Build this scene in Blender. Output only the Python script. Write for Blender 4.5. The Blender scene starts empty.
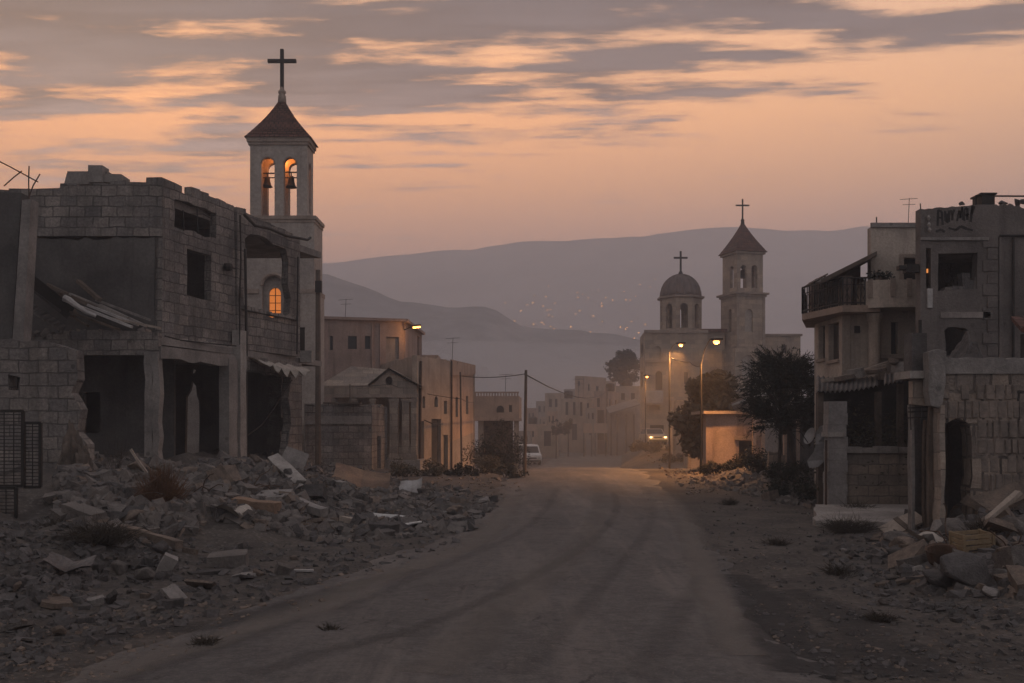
import bpy, bmesh, math, random
from mathutils import Vector, Matrix, noise
from mathutils.geometry import tessellate_polygon, delaunay_2d_cdt
R = math.radians
rnd = random.Random(7)
S = bpy.context.scene
COL = S.collection

# ------------------------------------------------------------------ camera
F = 995.0; HX = 512.0; HY = 425.0; CAMZ = 2.2
cam_d = bpy.data.cameras.new('camera'); cam = bpy.data.objects.new('camera', cam_d); COL.objects.link(cam)
cam_d.sensor_width = 36.0; cam_d.lens = 36.0 * F / 1024.0
cam_d.shift_y = (HY - 341.5) / 1024.0
cam_d.clip_start = 0.1; cam_d.clip_end = 6000
cam.location = (0, 0, CAMZ); cam.rotation_euler = (R(90), 0, 0)
S.camera = cam

# ------------------------------------------------------------------ world, sun, exposure
SUN_EL = 12.0; SUN_AZ = -24.0      # degrees, azimuth from +Y towards +X
w = bpy.data.worlds.new('World'); S.world = w; w.use_nodes = True
nt = w.node_tree; nt.nodes.clear()
def N(t, **k):
    n = nt.nodes.new(t)
    for a, b in k.items(): setattr(n, a, b)
    return n
def lk(a, b): nt.links.new(a, b)
def math_(op, a, b=None, clamp=False):
    n = N('ShaderNodeMath', operation=op); n.use_clamp = clamp
    for i, v in enumerate((a, b)):
        if v is None: continue
        if isinstance(v, (int, float)): n.inputs[i].default_value = v
        else: lk(v, n.inputs[i])
    return n.outputs[0]
def ramp(fac, stops, interp='EASE'):
    n = N('ShaderNodeValToRGB'); cr = n.color_ramp; cr.interpolation = interp
    while len(cr.elements) > 1: cr.elements.remove(cr.elements[-1])
    cr.elements[0].position = stops[0][0]; cr.elements[0].color = (*stops[0][1], 1)
    for p, c in stops[1:]:
        e = cr.elements.new(p); e.color = (*c, 1)
    lk(fac, n.inputs[0]); return n.outputs[0]
def mixc(f, a, b, bt='MIX'):
    n = N('ShaderNodeMix', data_type='RGBA', blend_type=bt)
    if isinstance(f, (int, float)): n.inputs[0].default_value = f
    else: lk(f, n.inputs[0])
    for i, v in ((6, a), (7, b)):
        if isinstance(v, tuple): n.inputs[i].default_value = (*v, 1)
        else: lk(v, n.inputs[i])
    return n.outputs[2]
tc = N('ShaderNodeTexCoord'); sep = N('ShaderNodeSeparateXYZ'); lk(tc.outputs['Generated'], sep.inputs[0])
dx, dy, dz = sep.outputs
el = math_('MAXIMUM', dz, 0.0)
# sunset glow by elevation, ahead (+Y)
warm = ramp(el, [(0.0, (.50, .30, .23)), (.10, (.60, .33, .265)), (.17, (.74, .355, .225)), (.23, (.98, .43, .17)),
                 (.29, (1.14, .50, .175)), (.35, (1.02, .485, .20)), (.42, (.52, .32, .22)), (.55, (.24, .215, .215)), (1.0, (.19, .194, .218))], 'LINEAR')
# the side of the sunset (a little left of straight ahead) is more orange, the right paler and dimmer
hl = math_('SQRT', math_('ADD', math_('MULTIPLY', dx, dx), math_('ADD', math_('MULTIPLY', dy, dy), 1e-5)))
side = math_('DIVIDE', dx, hl)
sidef = math_('MULTIPLY_ADD', side, 1.05); nt.nodes[-1].inputs[2].default_value = .44; nt.nodes[-1].use_clamp = True
tint = mixc(sidef, (1.0, .90, .74), (.70, .80, .98))
warm = mixc(1.0, warm, tint, 'MULTIPLY')
back = ramp(el, [(0.0, (.118, .118, .130)), (.3, (.132, .132, .146)), (1.0, (.18, .184, .208))], 'LINEAR')
front = math_('MULTIPLY_ADD', math_('DIVIDE', dy, hl), .62); nt.nodes[-1].inputs[2].default_value = .42; nt.nodes[-1].use_clamp = True
base = mixc(front, back, warm)
# cloud deck, drawn on a flat layer overhead so that it closes up towards the horizon
cz = math_('MAXIMUM', dz, 0.05)
comb = N('ShaderNodeCombineXYZ')
lk(math_('MULTIPLY', math_('DIVIDE', dx, cz), .5), comb.inputs[0]); lk(math_('DIVIDE', dy, cz), comb.inputs[1])
n1 = N('ShaderNodeTexNoise'); n1.inputs['Scale'].default_value = 2.7; n1.inputs['Detail'].default_value = 11; n1.inputs['Roughness'].default_value = .63
n1.inputs['Distortion'].default_value = .15
mp = N('ShaderNodeMapping'); mp.inputs['Location'].default_value = (3.1, 1.7, 0); mp.inputs['Rotation'].default_value = (0, 0, R(8)); lk(comb.outputs[0], mp.inputs[0]); lk(mp.outputs[0], n1.inputs['Vector'])
cover = ramp(el, [(.15, (0, 0, 0)), (.22, (.07,) * 3), (.28, (.16,) * 3), (.32, (.25,) * 3), (.355, (.35,) * 3), (.5, (.39,) * 3)], 'LINEAR')
n2 = N('ShaderNodeTexNoise'); n2.inputs['Scale'].default_value = 5.5; n2.inputs['Detail'].default_value = 7; n2.inputs['Roughness'].default_value = .6; mp2 = N('ShaderNodeMapping'); mp2.inputs['Scale'].default_value = (.55, 1.25, 1); mp2.inputs['Location'].default_value = (.7, .2, 0); lk(mp.outputs[0], mp2.inputs[0]); lk(mp2.outputs[0], n2.inputs['Vector'])
cl = math_('ADD', math_('ADD', n1.outputs['Fac'], math_('MULTIPLY', math_('SUBTRACT', n2.outputs['Fac'], .5), .75)), cover)
left_more = math_('MULTIPLY', side, -.21)
cl = math_('ADD', cl, left_more)
cm = N('ShaderNodeMapRange'); cm.interpolation_type = 'SMOOTHSTEP'; cm.inputs[1].default_value = .64; cm.inputs[2].default_value = .84; cm.inputs[4].default_value = .95; lk(cl, cm.inputs[0])
cloudcol = ramp(el, [(.15, (.45, .28, .22)), (.25, (.26, .18, .16)), (.33, (.055, .046, .047)), (.40, (.026, .025, .030)), (.6, (.12, .115, .115)), (1.0, (.17, .165, .175))], 'LINEAR')
cloudcol = mixc(front, (.13, .123, .127), cloudcol)
cvar = N('ShaderNodeMapRange'); cvar.inputs[1].default_value = .36; cvar.inputs[2].default_value = .66; cvar.inputs[3].default_value = .25; cvar.inputs[4].default_value = 1.5; lk(n2.outputs['Fac'], cvar.inputs[0])
cvs = N('ShaderNodeVectorMath', operation='SCALE'); lk(cloudcol, cvs.inputs[0]); lk(cvar.outputs[0], cvs.inputs['Scale'])
skyc = mixc(cm.outputs[0], base, cvs.outputs[0])
bg1 = N('ShaderNodeBackground'); lk(skyc, bg1.inputs[0]); bg1.inputs[1].default_value = 2.3
ns = N('ShaderNodeTexSky'); ns.sky_type = 'NISHITA'; ns.sun_disc = False; ns.sun_elevation = R(SUN_EL); ns.sun_rotation = R(SUN_AZ); ns.dust_density = 5; ns.air_density = 1.5
bg2 = N('ShaderNodeBackground'); lk(ns.outputs[0], bg2.inputs[0]); bg2.inputs[1].default_value = .004
add = N('ShaderNodeAddShader'); lk(bg1.outputs[0], add.inputs[0]); lk(bg2.outputs[0], add.inputs[1])
wo = N('ShaderNodeOutputWorld'); lk(add.outputs[0], wo.inputs[0])

sd = bpy.data.lights.new('sun', 'SUN'); sd.energy = .35; sd.angle = R(12); sd.color = (1, .55, .30)
sun = bpy.data.objects.new('sun', sd); COL.objects.link(sun)
sdir = Vector((math.sin(R(SUN_AZ)) * math.cos(R(SUN_EL)), math.cos(R(SUN_AZ)) * math.cos(R(SUN_EL)), math.sin(R(SUN_EL))))
sun.rotation_euler = sdir.to_track_quat('Z', 'Y').to_euler()

S.view_settings.view_transform = 'Standard'; S.view_settings.look = 'None'
S.view_settings.exposure = 0.38; S.view_settings.gamma = 1.0; S.view_settings.use_curve_mapping = False
S.render.engine = 'CYCLES'
S.cycles.max_bounces = 6; S.cycles.diffuse_bounces = 3; S.cycles.volume_bounces = 2; S.cycles.transparent_max_bounces = 8
S.cycles.use_denoising = True; S.cycles.sample_clamp_indirect = 4.0

# ------------------------------------------------------------------ helpers: pixels measured on the photograph to places
def P(px, py, D): return Vector(((px - HX) / F * D, D, CAMZ - (py - HY) / F * D))
def XY(px, D): return Vector(((px - HX) / F * D, D))
def lerp(a, b, t): return a + (b - a) * t
def sstep(a, b, x):
    t = min(1, max(0, (x - a) / (b - a))); return t * t * (3 - 2 * t)
def interp(tab, y):
    if y <= tab[0][0]: return tab[0][1]
    for (a, va), (b, vb) in zip(tab, tab[1:]):
        if y <= b: return va + (vb - va) * (y - a) / (b - a)
    return tab[-1][1]
def nz(x, y, s, seed=0.0): return noise.noise(Vector((x * s, y * s, seed)))

ROAD_L = [(2, -4.6), (9.3, -3.95), (14.1, -2.75), (20.8, -1.0), (30, -.45), (45, -.55), (60, .3), (80, 1.4), (110, 4.2), (150, 7.5), (200, 18)]
ROAD_R = [(2, 2.3), (9.3, 2.75), (14, 3.3), (20.8, 3.9), (30, 4.9), (45, 6.2), (60, 7.4), (80, 9.0), (110, 13.0), (150, 18.2), (200, 30)]
TOE_L = [(5, -6.2), (9.5, -5.6), (12.5, -4.9), (17, -3.7), (20.5, -2.2), (24, -1.5), (28, -3.2), (33, -4.6), (40, -4.8), (48, -4.6), (60, -4.0)]
TOE_R = [(5, 6.6), (10, 5.2), (13.3, 5.3), (17.5, 6.5), (20, 7.6), (24, 9.8), (30, 10.0), (34, 8.6), (40, 8.3), (46, 8.3), (60, 9.5)]
def zr(y):
    z = -1.6 * sstep(40, 96, y)
    if y > 165: z -= 11 * sstep(165, 330, y)
    return z
def G(x, y):
    z = zr(y)
    d = interp(TOE_L, y) - x
    if d > 0 and y < 75:
        amp = interp([(4, .55), (10, .75), (20, 1.0), (27, 1.12), (36, 1.0), (44, .55), (60, .2), (75, 0)], y)
        z += amp * sstep(-.6, 6.0, d) + amp * sstep(0, 1.5, d) * (.42 * nz(x, y, .42, 3) + .34 * nz(x, y, 1.0, 5) + .16 * nz(x, y, 2.3, 6)) 
    d = x - interp(TOE_R, y)
    if d > 0 and y < 60:
        amp = interp([(4, .3), (12, .45), (17, .6), (21, .45), (24, .05), (31, .05), (35, .5), (44, .5), (60, 0)], y)
        z += amp * sstep(-.3, 2.6, d) + amp * .4 * sstep(0, 1.2, d) * (nz(x, y, .5, 8) + .5 * nz(x, y, 1.3, 2))
    if 70 < y < 140: z += 2.0 * sstep(70, 88, y) * (1 - sstep(120, 140, y)) * sstep(8.6, 12.6, x - .11 * (y - 85))
    off = max(interp(ROAD_L, y) - x, x - interp(ROAD_R, y))
    if off > 0 and y < 120:
        z += .05 * nz(x, y, .6, 1) * sstep(0, 1.5, off) + .03 * nz(x, y, 2.1, 4) * sstep(0, .8, off)
    return z
def hit(px, py, dmin=4.0, dmax=200.0):
    dx_, dz_ = (px - HX) / F, -(py - HY) / F
    d = dmin
    while d < dmax:
        if CAMZ + dz_ * d <= G(dx_ * d, d): break
        d += .08 + d * .002
    return Vector((dx_ * d, d, G(dx_ * d, d)))

# ------------------------------------------------------------------ materials
MATS = {}
def mat(name, col, col2=None, var=.5, scale=1.5, brick=None, mortar=None, bump=.4, rough=.9, metal=0.0, streak=.35, tile=None, fine=14.0, coords='Object', pits=0.0, emit=None):
    m = bpy.data.materials.new(name); m.use_nodes = True; t = m.node_tree; t.nodes.clear()
    def n(ty, **k):
        q = t.nodes.new(ty)
        for a, b in k.items(): setattr(q, a, b)
        return q
    L = t.links.new
    out = n('ShaderNodeOutputMaterial'); bs = n('ShaderNodeBsdfPrincipled'); L(bs.outputs[0], out.inputs[0])
    bs.inputs['Roughness'].default_value = rough; bs.inputs['Metallic'].default_value = metal
    bs.inputs['Specular IOR Level'].default_value = .25
    if emit:
        bs.inputs['Emission Color'].default_value = (*emit[0], 1); bs.inputs['Emission Strength'].default_value = emit[1]
    c = n('ShaderNodeTexCoord'); vec = c.outputs[coords]
    def noi(s, d=5, r=.6, v=None):
        q = n('ShaderNodeTexNoise'); q.inputs['Scale'].default_value = s; q.inputs['Detail'].default_value = d; q.inputs['Roughness'].default_value = r
        L(v or vec, q.inputs['Vector']); return q.outputs['Fac']
    def mx(f, a, b, bt='MIX'):
        q = n('ShaderNodeMix', data_type='RGBA', blend_type=bt)
        if isinstance(f, (int, float)): q.inputs[0].default_value = f
        else: L(f, q.inputs[0])
        for i, v in ((6, a), (7, b)):
            if isinstance(v, tuple): q.inputs[i].default_value = (*v, 1)
            else: L(v, q.inputs[i])
        return q.outputs[2]
    def rng(v, a, b, lo=0.0, hi=1.0):
        q = n('ShaderNodeMapRange'); q.inputs[1].default_value = a; q.inputs[2].default_value = b; q.inputs[3].default_value = lo; q.inputs[4].default_value = hi
        L(v, q.inputs[0]); return q.outputs[0]
    col2 = col2 or tuple(x * .55 for x in col)
    a = rng(noi(scale), .35, .68)
    cc = mx(a, col, col2)
    b = rng(noi(fine, 4, .7), .3, .75, 1 - var * .5, 1 + var * .35)
    cc = mx(1.0, cc, mx(0, (1, 1, 1), (1, 1, 1)), 'MULTIPLY')
    g = n('ShaderNodeVectorMath', operation='SCALE'); L(cc, g.inputs[0]); L(b, g.inputs['Scale']); cc = g.outputs[0]
    h = noi(fine * 1.7, 5, .65)
    if streak:
        mpn = n('ShaderNodeMapping'); mpn.inputs['Scale'].default_value = (2.2, 2.2, .22); L(vec, mpn.inputs[0])
        s = rng(noi(1.0, 6, .65, mpn.outputs[0]), .52, .72, 0, streak)
        cc = mx(s, cc, tuple(x * .28 for x in col))
    if pits:
        vo = n('ShaderNodeTexVoronoi'); vo.inputs['Scale'].default_value = 2.3; L(vec, vo.inputs['Vector'])
        pp = rng(vo.outputs['Distance'], .10, .16, 1, 0)
        lim = rng(noi(.8), .5, .56)
        ml = n('ShaderNodeMath', operation='MULTIPLY'); L(pp, ml.inputs[0]); L(lim, ml.inputs[1])
        ml2 = n('ShaderNodeMath', operation='MULTIPLY'); L(ml.outputs[0], ml2.inputs[0]); ml2.inputs[1].default_value = pits
        cc = mx(ml2.outputs[0], cc, tuple(x * .3 for x in col))
    hh = h
    if brick:
        bw, bh, ms = brick
        ub = n('ShaderNodeTexCoord').outputs['UV']
        dn = n('ShaderNodeTexNoise'); dn.inputs['Scale'].default_value = 3.0; L(ub, dn.inputs['Vector'])
        ad = n('ShaderNodeVectorMath', operation='MULTIPLY_ADD'); L(dn.outputs['Color'], ad.inputs[0]); ad.inputs[1].default_value = (.085, .085, 0); L(ub, ad.inputs[2])
        bt = n('ShaderNodeTexBrick'); bt.inputs['Scale'].default_value = 1; bt.inputs['Brick Width'].default_value = bw; bt.inputs['Row Height'].default_value = bh
        bt.inputs['Mortar Size'].default_value = ms; bt.inputs['Mortar Smooth'].default_value = .35; bt.inputs['Bias'].default_value = .1
        bt.inputs['Color1'].default_value = (1.12, 1.08, 1.04, 1); bt.inputs['Color2'].default_value = (.74, .75, .78, 1)
        mo = mortar or tuple(x * .4 for x in col); bt.inputs['Mortar'].default_value = (1, 1, 1, 1)
        L(ad.outputs[0], bt.inputs['Vector'])
        cc = mx(1.0, cc, bt.outputs['Color'], 'MULTIPLY')
        # mortar worn away in places
        wr = rng(noi(1.1), .35, .6, .35, 1.0)
        fm = n('ShaderNodeMath', operation='MULTIPLY'); L(bt.outputs['Fac'], fm.inputs[0]); L(wr, fm.inputs[1])
        cc = mx(fm.outputs[0], cc, mo)
        sb = n('ShaderNodeMath', operation='MULTIPLY_ADD'); L(fm.outputs[0], sb.inputs[0]); sb.inputs[1].default_value = -1.3; L(h, sb.inputs[2]); hh = sb.outputs[0]
    if tile:
        ub = n('ShaderNodeTexCoord').outputs['UV']
        wv = n('ShaderNodeTexWave', wave_type='BANDS', bands_direction='X'); wv.inputs['Scale'].default_value = tile; wv.inputs['Distortion'].default_value = .2
        L(ub, wv.inputs['Vector'])
        sb = n('ShaderNodeMath', operation='MULTIPLY_ADD'); L(wv.outputs['Fac'], sb.inputs[0]); sb.inputs[1].default_value = 1.0; L(h, sb.inputs[2]); hh = sb.outputs[0]
    bp = n('ShaderNodeBump'); bp.inputs['Strength'].default_value = bump; bp.inputs['Distance'].default_value = .05
    L(hh, bp.inputs['Height']); L(bp.outputs[0], bs.inputs['Normal'])
    L(cc, bs.inputs['Base Color'])
    MATS[name] = m
    return m
M = {}
M['block'] = mat('grey block wall', (.33, .295, .265), (.15, .137, .128), scale=.9, var=.9, brick=(.46, .30, .018), mortar=(.085, .075, .07), bump=1.0, pits=.9, streak=.75)
M['block_big'] = mat('weathered ashlar', (.38, .31, .255), (.22, .18, .15), brick=(.34, .62, .03), mortar=(.06, .052, .048), bump=1.0, streak=.35)
M['ashlar'] = mat('pale ashlar', (.42, .345, .28), (.29, .24, .20), brick=(.6, .34, .014), mortar=(.16, .13, .11), bump=.6)
M['plaster_dark'] = mat('sooty plaster', (.125, .115, .108), (.06, .056, .054), scale=.7, bump=.4, streak=.6)  # sooty, and darkened further to carry the shade inside rooms
M['concrete'] = mat('raw concrete', (.30, .27, .245), (.17, .155, .145), scale=1.0, bump=.6, streak=.55, pits=.6)
M['concrete_pale'] = mat('pale concrete', (.40, .36, .325), (.24, .215, .195), scale=1.2, bump=.5, streak=.4)
M['inner_shade'] = mat('interior shade colour', (.065, .06, .058), (.03, .028, .027), bump=.5)  # near-black colour standing in for the shade inside openings
M['tower'] = mat('pale tower render', (.40, .345, .30), (.30, .26, .23), scale=.6, bump=.25, streak=.4, fine=7)
M['trim'] = mat('stone trim', (.36, .285, .235), (.25, .2, .165), scale=2, bump=.4)
M['church'] = mat('church limestone', (.46, .365, .285), (.33, .265, .21), brick=(.8, .42, .012), mortar=(.2, .16, .13), bump=.4, scale=.5)
M['pink'] = mat('pinkish render', (.36, .265, .225), (.25, .19, .165), scale=.6, bump=.3, streak=.55)
M['ochre'] = mat('ochre render', (.45, .325, .25), (.31, .235, .19), scale=.7, bump=.3, streak=.45)
M['tan'] = mat('tan render', (.42, .335, .27), (.27, .22, .18), scale=.7, bump=.35, streak=.5)
M['cream'] = mat('cream plaster', (.52, .43, .355), (.34, .285, .24), scale=.8, bump=.35, streak=.5, pits=.5)
M['greyhouse'] = mat('grey render', (.33, .285, .255), (.22, .19, .175), scale=.7, bump=.35, streak=.5)
M['tile'] = mat('red clay roof tile', (.20, .095, .072), (.11, .066, .056), scale=2.5, bump=1.0, brick=(.24, .30, .03), mortar=(.04, .028, .024), streak=0)
M['dome'] = mat('lead dome sheet', (.20, .155, .14), (.13, .105, .10), scale=1.5, bump=.5, tile=.9, streak=.2)
M['iron'] = mat('dark iron', (.045, .042, .04), (.03, .025, .022), bump=.2, rough=.6, metal=.4, streak=0)
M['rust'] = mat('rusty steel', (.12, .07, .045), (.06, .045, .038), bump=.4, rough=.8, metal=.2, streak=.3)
M['sheet'] = mat('corrugated sheet', (.22, .20, .19), (.12, .10, .09), bump=.9, rough=.6, metal=.3, tile=2.0, streak=.4)
M['sheet_pale'] = mat('pale bent sheet', (.50, .48, .46), (.33, .30, .28), bump=.3, rough=.6, streak=.3)
M['wood'] = mat('weathered timber', (.15, .115, .09), (.09, .07, .058), bump=.5, streak=.5)
M['wood_pale'] = mat('pale board', (.42, .35, .29), (.28, .23, .19), bump=.4, streak=.3)
M['tanboard'] = mat('tan board', (.30, .20, .135), (.18, .12, .09), bump=.4, streak=.4)
M['glass'] = mat('dark window', (.03, .03, .032), (.018, .018, .02), bump=.05, rough=.25, streak=0)
M['rim'] = mat('wheel rim', (.35, .34, .33), (.25, .24, .23), bump=.1, rough=.5, streak=0)
M['white'] = mat('white paint', (.66, .64, .61), (.5, .47, .44), bump=.1, rough=.45, streak=.2)
M['rubber'] = mat('black rubber', (.02, .02, .02), (.015, .015, .015), bump=.2, streak=0)
M['stone'] = mat('broken masonry', (.205, .18, .16), (.115, .102, .094), scale=2.5, bump=.9, streak=0, fine=9)
M['stone_warm'] = mat('warm broken stone', (.26, .20, .157), (.145, .115, .095), scale=2.5, bump=.9, streak=0, fine=9)
M['stone_clay'] = mat('clay rubble', (.17, .135, .11), (.09, .075, .062), scale=2.5, bump=1.0, streak=.3, fine=6)
M['stone_dark'] = mat('dark broken stone', (.135, .122, .116), (.075, .069, .066), scale=2.5, bump=.9, streak=0, fine=9)
M['stone_pale'] = mat('pale broken plaster', (.33, .30, .275), (.21, .19, .175), scale=2.5, bump=.6, streak=0, fine=9)
M['bronze'] = mat('bell bronze', (.06, .05, .04), (.04, .035, .03), bump=.2, rough=.55, metal=.6, streak=0)
M['bark'] = mat('bark', (.09, .07, .055), (.05, .04, .034), bump=.9, streak=.4)
M['leaf_dark'] = mat('dark needles', (.030, .034, .022), (.018, .020, .014), scale=3, bump=0, streak=0, rough=.7)
M['leaf_olive'] = mat('dusty haze-paled leaves', (.15, .122, .085), (.08, .068, .05), scale=2, bump=0, streak=0, rough=.8)  # dust tone, lightened further so the olive tree looks hazy
M['leaf_far'] = mat('far dark leaves', (.036, .036, .028), (.022, .022, .018), scale=1, bump=0, streak=0, rough=.8)
M['dry'] = mat('dry stems', (.16, .082, .045), (.085, .05, .03), scale=4, bump=0, streak=0)
M['weed'] = mat('dull weeds', (.065, .052, .038), (.038, .032, .026), scale=4, bump=0, streak=0)
M['hill'] = mat('hill scrub lightened for haze', (.28, .26, .25), (.15, .143, .14), scale=.016, fine=.09, var=.9, bump=0, streak=0)  # greyed and lightened: part of the haze is in the colour
M['hill_hazed'] = mat('pale far hill', (.44, .385, .35), (.26, .235, .22), scale=.010, fine=.05, bump=0, streak=0)  # colour paled to stand in for distance haze
M['dish'] = mat('grey painted metal', (.27, .255, .245), (.18, .17, .165), bump=.2, rough=.5, streak=.3)
M['crate'] = mat('yellowed crate', (.30, .215, .125), (.19, .14, .09), bump=.3, streak=.2)
M['cloth'] = mat('dirty awning cloth', (.48, .42, .36), (.30, .26, .22), bump=.5, streak=.4)
M['marks'] = mat('dark wall lettering', (.05, .045, .042), (.035, .03, .03), bump=.1, streak=0)
M['bulb'] = mat('sodium bulb', (1, .7, .4), emit=((1, .36, .08), 5.0), bump=0, streak=0)
M['bulb_soft'] = mat('weak bulb', (1, .7, .4), emit=((1, .33, .07), .6), bump=0, streak=0)
M['headlight'] = mat('lit headlight', (1, .9, .7), emit=((1, .50, .18), 5), bump=0, streak=0)
M['litwin'] = mat('lit window pane', (.5, .25, .1), emit=((1, .27, .05), .42), bump=0, streak=0)
M['townlight'] = mat('far lit window', (1, .7, .4), emit=((1, .42, .13), 7), bump=0, streak=0)

def ground_material(name, cols, sc, road=False):
    m = mat(name, cols[0], cols[1], scale=sc, fine=9, bump=.9 if not road else .55, streak=0, var=.8, rough=.95 if not road else .82)
    t = m.node_tree; bs = [x for x in t.nodes if x.type == 'BSDF_PRINCIPLED'][0]
    src = bs.inputs['Base Color'].links[0].from_socket
    c = t.nodes.new('ShaderNodeTexCoord'); v = c.outputs['Object']
    def noi(s, d, vec):
        q = t.nodes.new('ShaderNodeTexNoise'); q.inputs['Scale'].default_value = s; q.inputs['Detail'].default_value = d; q.inputs['Roughness'].default_value = .68; t.links.new(vec, q.inputs['Vector']); return q.outputs['Fac']
    def rg(s, a, b, lo, hi):
        q = t.nodes.new('ShaderNodeMapRange'); q.inputs[1].default_value = a; q.inputs[2].default_value = b; q.inputs[3].default_value = lo; q.inputs[4].default_value = hi; t.links.new(s, q.inputs[0]); return q.outputs[0]
    def mx(f, a, b):
        q = t.nodes.new('ShaderNodeMix'); q.data_type = 'RGBA'; t.links.new(f, q.inputs[0]); t.links.new(a, q.inputs[6]); q.inputs[7].default_value = (*b, 1); return q.outputs[2]
    if road:
        mp = t.nodes.new('ShaderNodeMapping'); mp.inputs['Scale'].default_value = (1.0, .12, 1); mp.inputs['Rotation'].default_value = (0, 0, R(4)); t.links.new(v, mp.inputs[0])
        src = mx(rg(noi(.9, 6, mp.outputs[0]), .48, .68, 0, .8), src, cols[2]); src = mx(rg(noi(2.4, 8, v), .52, .66, 0, .55), src, cols[3])        # dust dragged along the road
        src = mx(rg(noi(1.7, 5, mp.outputs[0]), .56, .70, 0, .6), src, cols[3])        # dark worn wheel lines
        vo = t.nodes.new('ShaderNodeTexVoronoi'); vo.feature = 'DISTANCE_TO_EDGE'; vo.inputs['Scale'].default_value = .8
        dn = t.nodes.new('ShaderNodeTexNoise'); dn.inputs['Scale'].default_value = 1.6; dn.inputs['Detail'].default_value = 6; t.links.new(v, dn.inputs['Vector'])
        ad = t.nodes.new('ShaderNodeVectorMath'); ad.operation = 'MULTIPLY_ADD'; t.links.new(dn.outputs['Color'], ad.inputs[0]); ad.inputs[1].default_value = (1.1, 1.1, 0); t.links.new(v, ad.inputs[2]); t.links.new(ad.outputs[0], vo.inputs['Vector'])
        ck = rg(vo.outputs['Distance'], .004, .016, 1, 0)
        lim = rg(noi(.35, 3, v), .46, .58, 0, .85)
        q = t.nodes.new('ShaderNodeMath'); q.operation = 'MULTIPLY'; t.links.new(ck, q.inputs[0]); t.links.new(lim, q.inputs[1])
        src = mx(q.outputs[0], src, tuple(x * .3 for x in cols[0]))
        vs = t.nodes.new('ShaderNodeTexVoronoi'); vs.inputs['Scale'].default_value = 26; t.links.new(v, vs.inputs['Vector'])
        src = mx(rg(vs.outputs['Distance'], .12, .3, .6, 0), src, cols[2]); v3 = t.nodes.new('ShaderNodeTexVoronoi'); v3.inputs['Scale'].default_value = 11; t.links.new(v, v3.inputs['Vector']); src = mx(rg(v3.outputs['Distance'], .06, .16, .7, 0), src, cols[3])            # aggregate, pits
    else:
        vs = t.nodes.new('ShaderNodeTexVoronoi'); vs.inputs['Scale'].default_value = 9; t.links.new(v, vs.inputs['Vector'])
        src = mx(rg(vs.outputs['Distance'], .1, .35, .55, 0), src, cols[2])
        src = mx(rg(noi(1.3, 7, v), .52, .66, 0, .7), src, cols[3])
    if road: bs.inputs['Roughness'].default_value = .74; bs.inputs['Specular IOR Level'].default_value = .32
    t.links.new(src, bs.inputs['Base Color'])
    return m
M['dirt'] = ground_material('rubble strewn dirt', [(.125, .106, .091), (.068, .060, .054), (.19, .17, .155), (.048, .043, .040)], .8)
M['road'] = ground_material('dusty asphalt', [(.118, .107, .10), (.085, .078, .074), (.20, .172, .15), (.055, .051, .050)], .35, road=True)

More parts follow.
